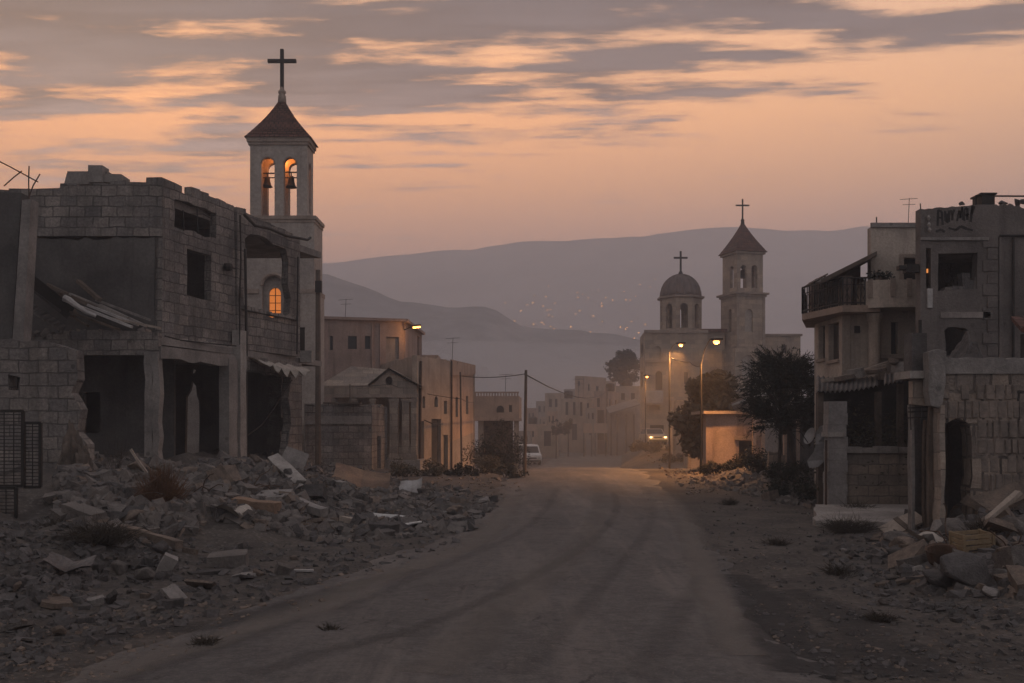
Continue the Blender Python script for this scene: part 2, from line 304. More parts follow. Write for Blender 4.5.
# ------------------------------------------------------------------ mesh builder
def inside(px, py, poly):
    c = False; n = len(poly)
    for i in range(n):
        (x1, y1), (x2, y2) = poly[i], poly[(i + 1) % n]
        if (y1 > py) != (y2 > py) and px < (x2 - x1) * (py - y1) / (y2 - y1) + x1: c = not c
    return c
class MB:
    def __init__(s): s.v = []; s.f = []
    def add(s, vs, fs):
        o = len(s.v); s.v += [Vector(x) for x in vs]; s.f += [tuple(i + o for i in f) for f in fs]; return s
    def obox(s, o, a, b, c):
        o, a, b, c = Vector(o), Vector(a), Vector(b), Vector(c)
        return s.add([o, o + a, o + a + b, o + b, o + c, o + a + c, o + a + b + c, o + b + c],
                     [(0, 3, 2, 1), (4, 5, 6, 7), (0, 1, 5, 4), (1, 2, 6, 5), (2, 3, 7, 6), (3, 0, 4, 7)])
    def box(s, x0, x1, y0, y1, z0, z1): return s.obox((x0, y0, z0), (x1 - x0, 0, 0), (0, y1 - y0, 0), (0, 0, z1 - z0))
    def bar(s, p, q, w, h=None):
        p, q = Vector(p), Vector(q); d = q - p; h = h or w
        up = Vector((0, 0, 1)) if abs(d.normalized().z) < .95 else Vector((0, 1, 0))
        a = d.cross(up).normalized() * w; b = a.cross(d).normalized() * h
        return s.obox(p - a / 2 - b / 2, a, b, d)
    def tube(s, pts, r, n=6, r2=None):
        pts = [Vector(p) for p in pts]; o = len(s.v); k = len(pts)
        for i, p in enumerate(pts):
            d = (pts[min(i + 1, k - 1)] - pts[max(i - 1, 0)]).normalized()
            up = Vector((0, 0, 1)) if abs(d.z) < .95 else Vector((0, 1, 0))
            a = d.cross(up).normalized(); b = d.cross(a)
            rr = r if r2 is None else lerp(r, r2, i / (k - 1))
            s.v += [p + (a * math.cos(2 * math.pi * j / n) + b * math.sin(2 * math.pi * j / n)) * rr for j in range(n)]
        for i in range(k - 1):
            for j in range(n):
                s.f.append((o + i * n + j, o + i * n + (j + 1) % n, o + (i + 1) * n + (j + 1) % n, o + (i + 1) * n + j))
        s.f.append(tuple(o + j for j in range(n))); s.f.append(tuple(o + (k - 1) * n + j for j in range(n)))
        return s
    def lathe(s, c, prof, n=16, ph=0.0, sx=1.0, sy=1.0):
        c = Vector(c); o = len(s.v); k = len(prof)
        for r, z in prof:
            s.v += [c + Vector((r * sx * math.cos(ph + 2 * math.pi * j / n), r * sy * math.sin(ph + 2 * math.pi * j / n), z)) for j in range(n)]
        for i in range(k - 1):
            for j in range(n): s.f.append((o + i * n + j, o + i * n + (j + 1) % n, o + (i + 1) * n + (j + 1) % n, o + (i + 1) * n + j))
        s.f.append(tuple(o + j for j in range(n))); s.f.append(tuple(o + (k - 1) * n + j for j in range(n)))
        return s
    def slab(s, poly, z0, z1):
        n = len(poly); o = len(s.v)
        s.v += [Vector((p[0], p[1], z0)) for p in poly] + [Vector((p[0], p[1], z1)) for p in poly]
        tri = tessellate_polygon([[Vector((p[0], p[1], 0)) for p in poly]])
        for t in tri: s.f.append(tuple(o + i for i in t)); s.f.append(tuple(o + n + i for i in reversed(t)))
        for i in range(n): j = (i + 1) % n; s.f.append((o + i, o + j, o + n + j, o + n + i))
        return s
    def panel(s, outline, holes, pt, back):
        """outline, holes in (u, z); pt(u, z) -> point; back: thickness vector"""
        loops = [list(outline)] + [list(h) for h in holes]
        flat = [p for l in loops for p in l]; n = len(flat); o = len(s.v)
        ed = []; b0 = 0
        for l in loops: ed += [(b0 + i, b0 + (i + 1) % len(l)) for i in range(len(l))]; b0 += len(l)
        cv, ce, cf, ov, oe, of_ = delaunay_2d_cdt([Vector(p) for p in flat], ed, [], 0, 1e-5)
        if len(cv) == n and all(len(x) == 1 for x in ov):
            idx = [x[0] for x in ov]; tri = []
            for t in cf:
                c = (cv[t[0]] + cv[t[1]] + cv[t[2]]) / 3
                if inside(c.x, c.y, loops[0]) and not any(inside(c.x, c.y, h) for h in loops[1:]): tri.append(tuple(idx[i] for i in t))
        else: tri = tessellate_polygon([[Vector((u, v, 0)) for u, v in l] for l in loops])
        fr = [pt(u, v) for u, v in flat]
        s.v += fr + [p + back for p in fr]
        for t in tri: s.f.append(tuple(o + i for i in t)); s.f.append(tuple(o + n + i for i in reversed(t)))
        b = 0
        for l in loops:
            k = len(l)
            for i in range(k):
                j = (i + 1) % k; s.f.append((o + b + i, o + b + j, o + n + b + j, o + n + b + i))
            b += k
        return s
    def build(s, name, m, parent=None, origin=None, smooth=False):
        if parent is not None: org = Vector(parent.get('_org', (0, 0, 0)))
        else: org = Vector(origin) if origin is not None else Vector((0, 0, 0))
        me = bpy.data.meshes.new(name)
        me.from_pydata([tuple(v - org) for v in s.v], [], s.f); me.update()
        bm = bmesh.new(); bm.from_mesh(me)
        bmesh.ops.recalc_face_normals(bm, faces=bm.faces)
        uv = bm.loops.layers.uv.new('UVMap')
        for f in bm.faces:
            n = f.normal
            if abs(n.z) > .93:
                for l in f.loops: l[uv].uv = (l.vert.co.x, l.vert.co.y)
            else:
                t = Vector((0, 0, 1)).cross(n).normalized(); b = n.cross(t)
                for l in f.loops: l[uv].uv = (l.vert.co.dot(t), l.vert.co.dot(b))
            f.smooth = smooth
        bm.to_mesh(me); bm.free()
        me.materials.append(M[m] if isinstance(m, str) else m)
        ob = bpy.data.objects.new(name, me); COL.objects.link(ob)
        if parent is not None: ob.parent = parent; ob['_org'] = org
        else: ob.location = org; ob['_org'] = org
        return ob
def tag(o, label=None, cat=None, group=None, kind=None):
    if label: o['label'] = label
    if cat: o['category'] = cat
    if group: o['group'] = group
    if kind: o['kind'] = kind
    elif cat: o['kind'] = 'thing'
    return o
def thing(name, label, cat, loc, group=None):
    o = bpy.data.objects.new(name, None); COL.objects.link(o); o.location = loc; o.empty_display_size = .3
    o['_org'] = Vector(loc); return tag(o, label, cat, group)
def cp(o, loc=None, rot=None, sc=None, parent=None):
    c = o.copy(); COL.objects.link(c)
    if parent is not None: c.parent = parent
    if loc is not None: c.location = loc
    if rot is not None: c.rotation_euler = rot
    if sc is not None: c.scale = sc
    return c
def cp_tree(o, loc=None, rot=None, sc=None, parent=None):
    c = cp(o, loc, rot, sc, parent)
    for ch in list(o.children): cp_tree(ch, parent=c)
    return c

class Face:
    """a vertical wall plane through two ground points; photo pixels on it become (u, z)"""
    def __init__(s, a, b):
        s.a, s.b = Vector(a), Vector(b); s.d = (s.b - s.a); s.len = s.d.length; s.d.normalize()
        n = Vector((s.d.y, -s.d.x))
        if n.dot(-s.a) < 0: n = -n
        s.n = n                                   # towards the viewer
    def u(s, px):
        k = (px - HX) / F
        # a.x + u d.x = k (a.y + u d.y)
        return (k * s.a.y - s.a.x) / (s.d.x - k * s.d.y)
    def D(s, u): return s.a.y + u * s.d.y
    def uz(s, px, py):
        u = s.u(px); return (u, CAMZ - (py - HY) / F * s.D(u))
    def pt(s, u, z, off=0.0):
        p = s.a + s.d * u - s.n * off; return Vector((p.x, p.y, z))
    def back(s, t): return Vector((-s.n.x * t, -s.n.y * t, 0))
    def px_rect(s, x0, y0, x1, y1):
        """opening given by photo pixels, squared up in the wall plane"""
        ua, za = s.uz(x0, y0); ub, zb = s.uz(x1, y1); um, zm = s.uz((x0 + x1) / 2, y0); _, zn = s.uz((x0 + x1) / 2, y1)
        return (ua, zn, ub, zm)
def rect(r): u0, z0, u1, z1 = r; return [(u0, z0), (u1, z0), (u1, z1), (u0, z1)]
def arch(r, n=8):
    u0, z0, u1, z1 = r; rr = (u1 - u0) / 2; c = (u0 + u1) / 2; zc = z1 - abs(rr)
    return [(u0, z0), (u1, z0)] + [(c + rr * math.cos(math.pi * i / n), zc + abs(rr) * math.sin(math.pi * i / n)) for i in range(n + 1)]
def ragged(loop, step=.3, amp=.07, rng=rnd, only=None, closed=True):
    out = []
    n = len(loop)
    for i in range(n if closed else n - 1):
        a, b = Vector(loop[i]), Vector(loop[(i + 1) % n]); L = (b - a).length
        if only is not None and i not in only: out.append(tuple(a)); continue
        k = max(1, int(L / step))
        for j in range(k):
            p = a.lerp(b, j / k)
            if j or only is None: p += Vector((rng.uniform(-amp, amp), rng.uniform(-amp, amp)))
            out.append(tuple(p))
    if not closed: out.append(tuple(loop[-1]))
    return out
def stepped(pts, bw=.45, bh=.3, rng=rnd, p=.45):
    """a wall top from left to right broken down to whole blocks"""
    out = []
    for (u0, z0), (u1, z1) in zip(pts, pts[1:]):
        k = max(1, int(abs(u1 - u0) / bw))
        for j in range(k):
            ua, ub = lerp(u0, u1, j / k), lerp(u0, u1, (j + 1) / k); z = lerp(z0, z1, (j + .5) / k)
            z -= bh * rng.choice((0, 0, 0, .12, .3, 1) if rng.random() < p else (0, .05, .0)); z += rng.uniform(-.03, .03)
            out += [(ua + .004, z), (ub - .004, z + rng.uniform(-.04, .04))]
    return out
# ================================================================== SETTING
def grid_axis(stops):
    out = []
    for a, b, st in stops:
        k = max(1, int(round((b - a) / st)))
        out += [a + (b - a) * i / k for i in range(k)]
    out.append(stops[-1][1]); return out
def make_ground():
    ys = grid_axis([(-60, 2, 8), (2, 30, .28), (30, 60, .6), (60, 130, 1.6), (130, 330, 10), (330, 1600, 90)])
    xs = grid_axis([(-1300, -120, 90), (-120, -26, 7), (-26, -14, 1.2), (-14, 14, .3), (14, 26, 1.0), (26, 120, 6), (120, 1300, 90)])
    v = []; f = []
    for y in ys:
        for x in xs:
            z = G(x, y) if y < 400 else zr(y)
            if 2 < y < 190 and interp(ROAD_L, y) + .25 < x < interp(ROAD_R, y) - .25: z -= .05 + y * .001
            v.append((x, y, z))
    nx = len(xs)
    for j in range(len(ys) - 1):
        for i in range(nx - 1): f.append((j * nx + i, j * nx + i + 1, (j + 1) * nx + i + 1, (j + 1) * nx + i))
    m = MB(); m.v = [Vector(p) for p in v]; m.f = f
    o = m.build('ground', 'dirt', smooth=True); o['kind'] = 'structure'
    v = []; f = []; ys = grid_axis([(2.2, 32, .2), (32, 62, .5), (62, 190, 1.5)]); K = 34
    for y in ys:
        l = interp(ROAD_L, y); r = interp(ROAD_R, y)
        l += .55 * nz(0, y, .45, 11) + .25 * nz(0, y, 1.7, 12); r += .55 * nz(0, y, .4, 21) + .28 * nz(0, y, 1.5, 22)
        for i in range(K + 1):
            t = i / K; x = lerp(l, r, t)
            e = min(t, 1 - t) * (r - l)
            z = zr(y) + .012 + .02 * nz(x, y, .5, 31) + .05 * sstep(0, 2.2, e) - .045 * (1 - sstep(0, .12, e))
            z -= .05 * sstep(.1, .5, nz(x, y, .38, 44)) * sstep(.3, 1, e)
            v.append((x, y, max(z, zr(y) - .04)))
    for j in range(len(ys) - 1):
        for i in range(K): f.append((j * (K + 1) + i, j * (K + 1) + i + 1, (j + 1) * (K + 1) + i + 1, (j + 1) * (K + 1) + i))
    m = MB(); m.v = [Vector(p) for p in v]; m.f = f
    o = m.build('road', 'road', smooth=True); o['kind'] = 'structure'
make_ground()

def ridge(name, sky, depth, back, foot_z, amp, nseg, seed, mt='hill'):
    """a hill whose crest follows the photo's skyline at its own distance, with a slope towards the town and one away"""
    v = []; f = []; K = 40; J = 5
    x0, x1 = sky[0][0], sky[-1][0]
    for i in range(nseg + 1):
        px = lerp(x0, x1, i / nseg); py = interp(sky, px)
        c = P(px, py, depth); c.z += amp * (noise.fractal(Vector((px * .02, seed, 0)), 1.0, 2.0, 5))
        for k in range(-J, K + 1):
            if k >= 0:
                t = k / K; y = lerp(depth, depth * .52, t ** .9); z = lerp(c.z, foot_z, t ** .8)
            else:
                t = -k / J; y = depth + back * t; z = lerp(c.z, foot_z, t ** 1.3)
            x = c.x * (1 if k < 0 else lerp(1, .8, k / K))
            z += amp * 4.5 * math.sin(math.pi * min(1, abs(k) / K * 1.0)) * noise.fractal(Vector((x * .008, y * .01, seed)), 1.0, 2.0, 5)
            v.append((x, y, z))
    W = K + J + 1
    for i in range(nseg):
        for k in range(W - 1): f.append((i * W + k, (i + 1) * W + k, (i + 1) * W + k + 1, i * W + k + 1))
    m = MB(); m.v = [Vector(p) for p in v]; m.f = f
    o = m.build(name, mt, smooth=True); o['kind'] = 'structure'; return o
NEAR_SKY = [(-500, 330), (-200, 240), (0, 236), (180, 250), (322, 274), (370, 290), (400, 302), (440, 306), (490, 308), (520, 324), (570, 330), (640, 340), (760, 365), (900, 395), (1300, 425)]
FAR_SKY = [(-700, 300), (-300, 262), (100, 272), (340, 262), (420, 253), (480, 247), (560, 240), (640, 236), (700, 229), (760, 228), (830, 231), (870, 226), (960, 240), (1300, 260), (1800, 320)]
HD1, HD2 = 520, 1250
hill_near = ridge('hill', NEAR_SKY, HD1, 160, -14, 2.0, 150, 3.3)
hill_far = ridge('hill', FAR_SKY, HD2, 250, -14, 3.5, 160, 9.1, 'hill_hazed')

# the dusty evening air
hz = MB().box(-1500, 1500, -70, 1640, -17, 268).build('haze', 'hill'); hz['kind'] = 'stuff'
def volume_mat(name, col, dens, ani):
    m = bpy.data.materials.new(name); m.use_nodes = True; t = m.node_tree; t.nodes.clear()
    o = t.nodes.new('ShaderNodeOutputMaterial'); v = t.nodes.new('ShaderNodeVolumePrincipled')
    v.inputs['Color'].default_value = (*col, 1); v.inputs['Density'].default_value = dens; v.inputs['Anisotropy'].default_value = ani
    t.links.new(v.outputs[0], o.inputs['Volume']); return m
hz.data.materials.clear(); hz.data.materials.append(volume_mat('evening haze', (.92, .90, .93), .0017, .2))

# dust hanging low over the far half of the street
bm = bmesh.new(); bmesh.ops.create_icosphere(bm, subdivisions=4, radius=1)
for v in bm.verts: v.co = Vector((v.co.x * 19 + 2, v.co.y * 46 + 88, v.co.z * 12 - 1.5))
me = bpy.data.meshes.new('dust'); bm.to_mesh(me); bm.free(); me.materials.append(volume_mat('road dust', (.93, .90, .88), .0014, .3))
o = bpy.data.objects.new('dust', me); COL.objects.link(o); o['kind'] = 'stuff'

def strip(name, pts, widths, col, strength, seed, nscale=3.0):
    '''a worn dark line lying on the road: soft edged, broken up'''
    m = bpy.data.materials.new(name); m.use_nodes = True; t = m.node_tree; t.nodes.clear()
    o = t.nodes.new('ShaderNodeOutputMaterial'); b = t.nodes.new('ShaderNodeBsdfPrincipled'); b.inputs['Base Color'].default_value = (*col, 1); b.inputs['Roughness'].default_value = .85
    tr = t.nodes.new('ShaderNodeBsdfTransparent'); mx = t.nodes.new('ShaderNodeMixShader'); uvn = t.nodes.new('ShaderNodeUVMap'); sp = t.nodes.new('ShaderNodeSeparateXYZ'); t.links.new(uvn.outputs[0], sp.inputs[0])
    def mt(op, a, b_=None):
        q = t.nodes.new('ShaderNodeMath'); q.operation = op
        for i, v in enumerate((a, b_)):
            if v is None: continue
            if isinstance(v, (int, float)): q.inputs[i].default_value = v
            else: t.links.new(v, q.inputs[i])
        return q.outputs[0]
    tc_ = t.nodes.new('ShaderNodeTexCoord'); n_ = t.nodes.new('ShaderNodeTexNoise'); n_.inputs['Scale'].default_value = nscale; n_.inputs['Detail'].default_value = 8; n_.inputs['Roughness'].default_value = .7; t.links.new(tc_.outputs['Object'], n_.inputs['Vector'])
    e = mt('MULTIPLY', mt('MULTIPLY', sp.outputs[0], mt('SUBTRACT', 1.0, sp.outputs[0])), 4.0)
    f = mt('ADD', e, mt('MULTIPLY', n_.outputs['Fac'], 1.6)); r_ = t.nodes.new('ShaderNodeMapRange'); r_.inputs[1].default_value = 1.05; r_.inputs[2].default_value = 1.75; r_.inputs[4].default_value = strength; t.links.new(f, r_.inputs[0])
    t.links.new(r_.outputs[0], mx.inputs[0]); t.links.new(tr.outputs[0], mx.inputs[1]); t.links.new(b.outputs[0], mx.inputs[2]); t.links.new(mx.outputs[0], o.inputs[0])
    ps = [hit(*p) for p in pts]; dense = []
    for i in range(len(ps) - 1):
        k = max(2, int((ps[i + 1] - ps[i]).length / .25))
        for j in range(k):
            q = j / k; p0 = ps[max(i - 1, 0)]; p1 = ps[i]; p2 = ps[i + 1]; p3 = ps[min(i + 2, len(ps) - 1)]
            c = .5 * ((2 * p1) + (p2 - p0) * q + (2 * p0 - 5 * p1 + 4 * p2 - p3) * q * q + (3 * p1 - p0 - 3 * p2 + p3) * q ** 3); dense.append((c, lerp(widths[i], widths[i + 1], q)))
    vs = []; uvs = []; N_ = len(dense); K = 10
    dg = bpy.context.evaluated_depsgraph_get()
    for i, (c, w_) in enumerate(dense):
        d = (dense[min(i + 1, N_ - 1)][0] - dense[max(i - 1, 0)][0]).normalized(); s_ = Vector((d.y, -d.x, 0))
        for k in range(K + 1):
            p = c + s_ * w_ * (k / K - .5 + .06 * nz(i * .2, k * .2, 1, seed)); r = S.ray_cast(dg, Vector((p.x, p.y, 3.0)), Vector((0, 0, -1))); z = r[1].z if r[0] else 0
            vs.append((p.x, p.y, z + .006)); uvs.append((k / K, i * .2))
    fs = [(i * (K + 1) + k, i * (K + 1) + k + 1, (i + 1) * (K + 1) + k + 1, (i + 1) * (K + 1) + k) for i in range(N_ - 1) for k in range(K)]
    me = bpy.data.meshes.new(name); me.from_pydata(vs, [], fs); uv = me.uv_layers.new(name='UVMap')
    for l in me.loops: uv.data[l.index].uv = uvs[l.vertex_index]
    me.materials.append(m); ob = bpy.data.objects.new(name, me); COL.objects.link(ob); ob['kind'] = 'structure'
def road_wear():
    dk = (.028, .027, .027)
    strip('tyre_track', [(250, 683), (390, 640), (470, 610), (540, 578), (590, 545), (612, 522), (617, 506), (612, 492)], [.42, .4, .36, .34, .32, .3, .3, .3], dk, .20, 1)
    strip('tyre_track', [(520, 683), (585, 610), (628, 560), (650, 525), (652, 500), (640, 485)], [.35, .32, .3, .3, .3, .3], dk, .13, 2)
    strip('tyre_track', [(120, 683), (300, 625), (430, 575), (510, 540), (545, 512), (558, 490)], [.4, .36, .33, .3, .3, .3], dk, .14, 3)
    strip('broken_edge', [(735, 575), (762, 600), (780, 630), (800, 660), (812, 683)], [.5, .9, 1.1, 1.0, .9], (.028, .026, .026), .62, 6, 2.6)
    strip('broken_edge', [(790, 590), (840, 615), (880, 650), (920, 683)], [.5, .9, 1.2, 1.3], (.034, .031, .030), .5, 7, 2.4)
    strip('dark_stain', [(80, 640), (230, 622), (340, 592), (420, 570)], [.5, .8, .7, .4], (.034, .031, .030), .4, 8, 2.2)
    strip('dark_stain', [(640, 683), (668, 640), (690, 600), (700, 575)], [.5, .4, .35, .25], dk, .14, 9, 1.2)
    du = (.19, .162, .138)
    strip('dust_drift', [(90, 683), (250, 630), (380, 583), (470, 545), (505, 515), (512, 495)], [.9, .8, .8, .9, .9, .9], du, .5, 11, 1.4)
    strip('dust_drift', [(740, 660), (715, 600), (700, 560), (690, 530), (672, 505), (655, 488)], [.6, .6, .7, .8, .9, .9], du, .5, 12, 1.4)
    strip('dust_drift', [(430, 683), (520, 600), (585, 545), (600, 505), (598, 485)], [.9, .8, .7, .6, .6], du, .28, 13, 1.1)
road_wear()
# smoke lying in the valley beyond the town
bm = bmesh.new(); bmesh.ops.create_icosphere(bm, subdivisions=4, radius=1)
for v in bm.verts: v.co = Vector((v.co.x * 190 - 20, v.co.y * 105 + 320, v.co.z * 26 + 2))
me = bpy.data.meshes.new('smoke'); bm.to_mesh(me); bm.free(); me.materials.append(volume_mat('valley smoke', (.92, .91, .93), .0042, .2))
o = bpy.data.objects.new('smoke', me); COL.objects.link(o); o['kind'] = 'stuff'
# ================================================================== LEFT SIDE
def quad_xy(a, b, c, d): return [tuple(a)[:2], tuple(b)[:2], tuple(c)[:2], tuple(d)[:2]]

# ---- the two-storey ruin at the left
def ruined_house():
    C0 = XY(162, 28.5); FE = XY(299, 36.0)
    up = Face(C0, FE)                                   # upper street wall
    ufr = Face(XY(-30, 28.5), C0)                       # upper wall towards us
    gfr = Face(XY(-30, 27.5), XY(159, 27.5))            # ground floor towards us
    gst = Face(XY(159, 27.5), XY(302, 36.0))            # ground floor street side
    t = thing('ruined_house', 'two-storey ruin of bare grey blocks with gutted rooms, in front of the tall bell tower', 'house', (-11.5, 32, .4))
    BK = -17.5
    ZF = 4.45; ZT = 4.72                                # first floor slab
    # upper wall facing us: bare blocks above, sooty plaster below
    top = [ufr.uz(-30, 190), ufr.uz(28, 187), ufr.uz(60, 184), ufr.uz(110, 182), ufr.uz(146, 178), ufr.uz(162, 177)]
    m = MB()
    zmid = ufr.uz(100, 236)[1]
    m.panel([(0, zmid)] + [(ufr.len, zmid)] + list(reversed(stepped(top, .46, .3, p=.5))), [], lambda u, z: ufr.pt(u, z), ufr.back(.22))
    # a gap where blocks have fallen near the left end
    m.build('upper_front_wall', 'block', t)
    m = MB(); zb = ZT
    m.panel([(0, zb), (ufr.len - .22, zb), (ufr.len - .22, zmid - .01)] + [(lerp(ufr.len - .22, 0, i / 24), zmid - .02 + rnd.uniform(-.12, .03)) for i in range(1, 25)], [], lambda u, z: ufr.pt(u, z, .03), ufr.back(.2))
    m.build('plastered_wall', 'plaster_dark', t)
    # upper street wall, first bay
    J = up.u(236)
    tp = stepped([up.uz(163, 177), up.uz(200, 190), up.uz(234, 206)], .44, .28, p=.4)
    h1 = ragged(rect(up.px_rect(175, 206, 217, 233)), .3, .05)
    h2 = ragged(rect(up.px_rect(187, 252, 211, 298)), .5, .02)
    MB().panel([(.0, ZT - .05), (J, ZT - .05)] + list(reversed(tp)), [h1, h2], lambda u, z: up.pt(u, z), up.back(.24)).build('street_wall', 'block', t)
    # second bay: frame round the great hole
    tp = stepped([up.uz(236, 207), up.uz(262, 220), up.uz(299, 238)], .44, .22, p=.35)
    r = up.px_rect(244, 236, 288, 314)
    hole = [up.uz(244, 313), up.uz(288, 318), up.uz(289, 300), up.uz(287, 282), up.uz(288, 262), up.uz(284, 250), up.uz(272, 243), up.uz(258, 236), up.uz(249, 233), up.uz(243, 238), up.uz(245, 262), up.uz(243, 290)]
    MB().panel([(J + .02, ZT - .05), (up.len, ZT - .05)] + list(reversed(tp)), [ragged(hole, .35, .06)], lambda u, z: up.pt(u, z, -.04), up.back(.26)).build('street_wall', 'block', t)
    # ledge course under the great hole and a band at the floor line
    m = MB()
    for (x0, x1, y0, y1, hh) in ((164, 236, 292, 326, .0), ):
        pass
    for i in range(26):
        u0 = lerp(J + .1, up.len, i / 26.0); u1 = lerp(J + .1, up.len, (i + .93) / 26.0)
        if rnd.random() < .8: m.obox(up.pt(u0, r[1] - .02, -.12 - rnd.uniform(0, .06)), up.d.to_3d() * (u1 - u0), up.back(.3), (0, 0, rnd.uniform(.06, .14)))
    m.build('broken_sill', 'concrete', t)
    m = MB()
    u0 = .0; n = 30
    pts = [(lerp(0, J + .0, i / n), ZT - .02 + rnd.uniform(-.06, .07)) for i in range(n + 1)]
    m.panel([(J, ZF - .05), (0, ZF - .05)] + pts, [], lambda u, z: up.pt(u, z, -.13), up.back(.12))
    m.build('floor_edge', 'concrete_pale', t)
    # roof slab
    dv = up.d; e2 = FE + dv * 2.3
    poly = [(BK, 28.75), (C0.x - .1, 28.75), (C0.x + dv.x * 3.9 - .27, C0.y + dv.y * 3.9), (C0.x + dv.x * 3.9 - .27, C0.y + dv.y * 3.9 + .01), (FE.x - .3, FE.y), (e2.x - .3, e2.y), (BK, e2.y)]
    zr1 = 9.02
    MB().slab(poly, zr1 - .42, zr1 - .18).build('roof', 'concrete', t)
    # floor slab
    MB().slab([(BK, 27.75), (gfr.b.x - .1, 27.75), (gst.b.x - .25, 36.0), (gst.b.x + .3, 38.2), (BK, 38.2)], ZF, ZT - .07).build('floor_slab', 'concrete', t)
    # walls inside: back, partition upstairs, far end wall downstairs with a doorway
    m = MB()
    m.box(BK, BK + .22, 28.75, 38.2, .2, ZF); m.box(BK, BK + .22, 28.75, 34.0, ZT, zr1 - .42)
    pj = C0 + dv * (J + .05)
    m.obox((pj.x - .25, pj.y, ZT), (-6.6, 1.7, 0), (.05, .2, 0), (0, 0, zr1 - .44 - ZT))
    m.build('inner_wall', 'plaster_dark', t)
    ew = Face(Vector((BK + .3, 37.0)), Vector((gst.b.x - .3, 37.0)))
    dh = [ew.uz(185, 455), ew.uz(199, 455), ew.uz(199.5, 420), ew.uz(199, 401), ew.uz(197, 396), ew.uz(196, 386), ew.uz(192, 381), ew.uz(190, 390), ew.uz(186, 397), ew.uz(185.5, 425)]
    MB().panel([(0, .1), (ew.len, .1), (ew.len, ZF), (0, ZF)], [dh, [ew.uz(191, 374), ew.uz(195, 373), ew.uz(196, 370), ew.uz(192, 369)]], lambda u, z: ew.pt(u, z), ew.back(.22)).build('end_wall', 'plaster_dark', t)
    # wall at the back of the left room with a doorway
    bw = Face(Vector((BK + .3, 31.2)), Vector((-10.6, 31.2)))
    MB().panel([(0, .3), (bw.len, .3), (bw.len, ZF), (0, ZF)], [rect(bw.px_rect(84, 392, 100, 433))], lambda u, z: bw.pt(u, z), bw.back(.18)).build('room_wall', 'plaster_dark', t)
    pw = Face(Vector((-10.62, 31.2)), Vector((-10.62, 28.4)))
    # ground floor, towards us: beam of blocks above the wide opening
    z0 = gfr.uz(80, 355)[1]
    tp = stepped([gfr.uz(-30, 330), gfr.uz(30, 333), gfr.uz(80, 331), gfr.uz(120, 330), gfr.uz(158, 332)], .4, .22, p=.6)
    MB().panel([(0, z0), (gfr.len, z0)] + list(reversed(tp)), [], lambda u, z: gfr.pt(u, z), gfr.back(.3)).build('beam', 'block', t)
    gj = gst.u(237)
    b0 = gst.uz(163, 359)[1]
    MB().panel([(.05, b0)] + [(lerp(.05, gj - .12, i / 12), b0 + rnd.uniform(-.04, .05)) for i in range(1, 13)] + [(gj - .12, ZF - .06), (.05, ZF - .06)], [], lambda u, z: gst.pt(u, z, -.02), gst.back(.3)).build('beam', 'concrete', t)
    # corner post and the post between the bays
    def post(f, x0, x1, y0, zb, depth, mt='concrete', off=-.05, nm='pillar'):
        ua, za = f.uz(x0, y0); ub, _ = f.uz(x1, y0); n = 9; L = []; Rr = []
        for i in range(n + 1):
            z = lerp(zb, za, i / n); L.append((ua + rnd.uniform(-.03, .03), z)); Rr.append((ub + rnd.uniform(-.03, .03), z))
        MB().panel(L + list(reversed(Rr)), [], lambda u, z: f.pt(u, z, off), f.back(depth)).build(nm, mt, t)
    post(gfr, 145, 153, 352, .7, .35); post(gfr, 153.5, 160, 352, .7, .33, off=-.08)
    post(gst, 228, 236, 358, .7, .35); post(gst, 239, 245, 330, .7, .3, 'concrete_pale')
    # second ground bay: block wall over the shop opening, jagged jamb at the far end
    o = [gst.uz(245, 372), gst.uz(262, 373), gst.uz(291, 376), gst.uz(289, 400), gst.uz(291, 425), gst.uz(286, 452), gst.uz(287, 470)]
    out = [(gj + .3, .6), (gst.u(245), .6)] + ragged(o, .3, .05, closed=False) + [(gst.u(287), .5), (gst.len, .5), (gst.len, ZF - .02), (gj + .3, ZF - .02)]
    MB().panel(out, [], lambda u, z: gst.pt(u, z), gst.back(.3)).build('shop_wall', 'block', t)
    # rough stone pier seen inside the shop
    m = MB()
    for i in range(15):
        m.box(-8.9 + rnd.uniform(-.06, .06), -8.35 + rnd.uniform(-.1, .05), 36.3 + rnd.uniform(-.1, .1), 36.75, .55 + i * .24, .55 + i * .24 + .225)
    m.build('stone_pier', 'stone_dark', t)
    # parapet lumps on the roof
    m = MB(); a = P(78, 180, 29.5)
    m.obox(P(64, 184, 29.6), (1.2, 0, 0), (0, 1, 0), (.1, 0, .38)); m.obox(P(88, 182, 29.4), (.42, 0, 0), (0, .5, 0), (0, 0, .5)); m.obox(P(100, 182, 29.5), (.62, 0, 0), (0, .7, 0), (0, 0, .24))
    m.build('roof_block', 'concrete', t)
    # drainpipe, cable bracket, sagging cable
    m = MB(); uu = up.u(240)
    m.tube([up.pt(uu, .9, -.22), up.pt(uu, ZT, -.24), up.pt(uu - .04, 7.9, -.22)], .045, 7)
    m.tube([up.pt(up.u(292), ZT, -.2), up.pt(up.u(292.5), 8.2, -.22)], .03, 6)
    m.build('drainpipe', 'iron', t)
    m = MB(); c = P(228, 267, 31.4); m.lathe(c, [(.03, -.12), (.13, -.1), (.16, 0), (.13, .1), (.03, .12)], 8); m.tube([c, P(236, 269, 31.8)], .02)
    m.build('wall_lamp', 'iron', t)
    m = MB()
    ps = [P(236, 215, 31.8), P(247, 226, 32.4), P(262, 229, 33.2), P(278, 236, 34.2), P(300, 240, 35.8), P(303, 238, 36)]
    m.tube([p + Vector((.28, -.05, 0)) for p in ps], .05, 6); 
    m.tube([P(240, 215, 31.6), P(241, 260, 31.7), P(239.5, 300, 31.7), P(240, 345, 31.7)], .025, 5)
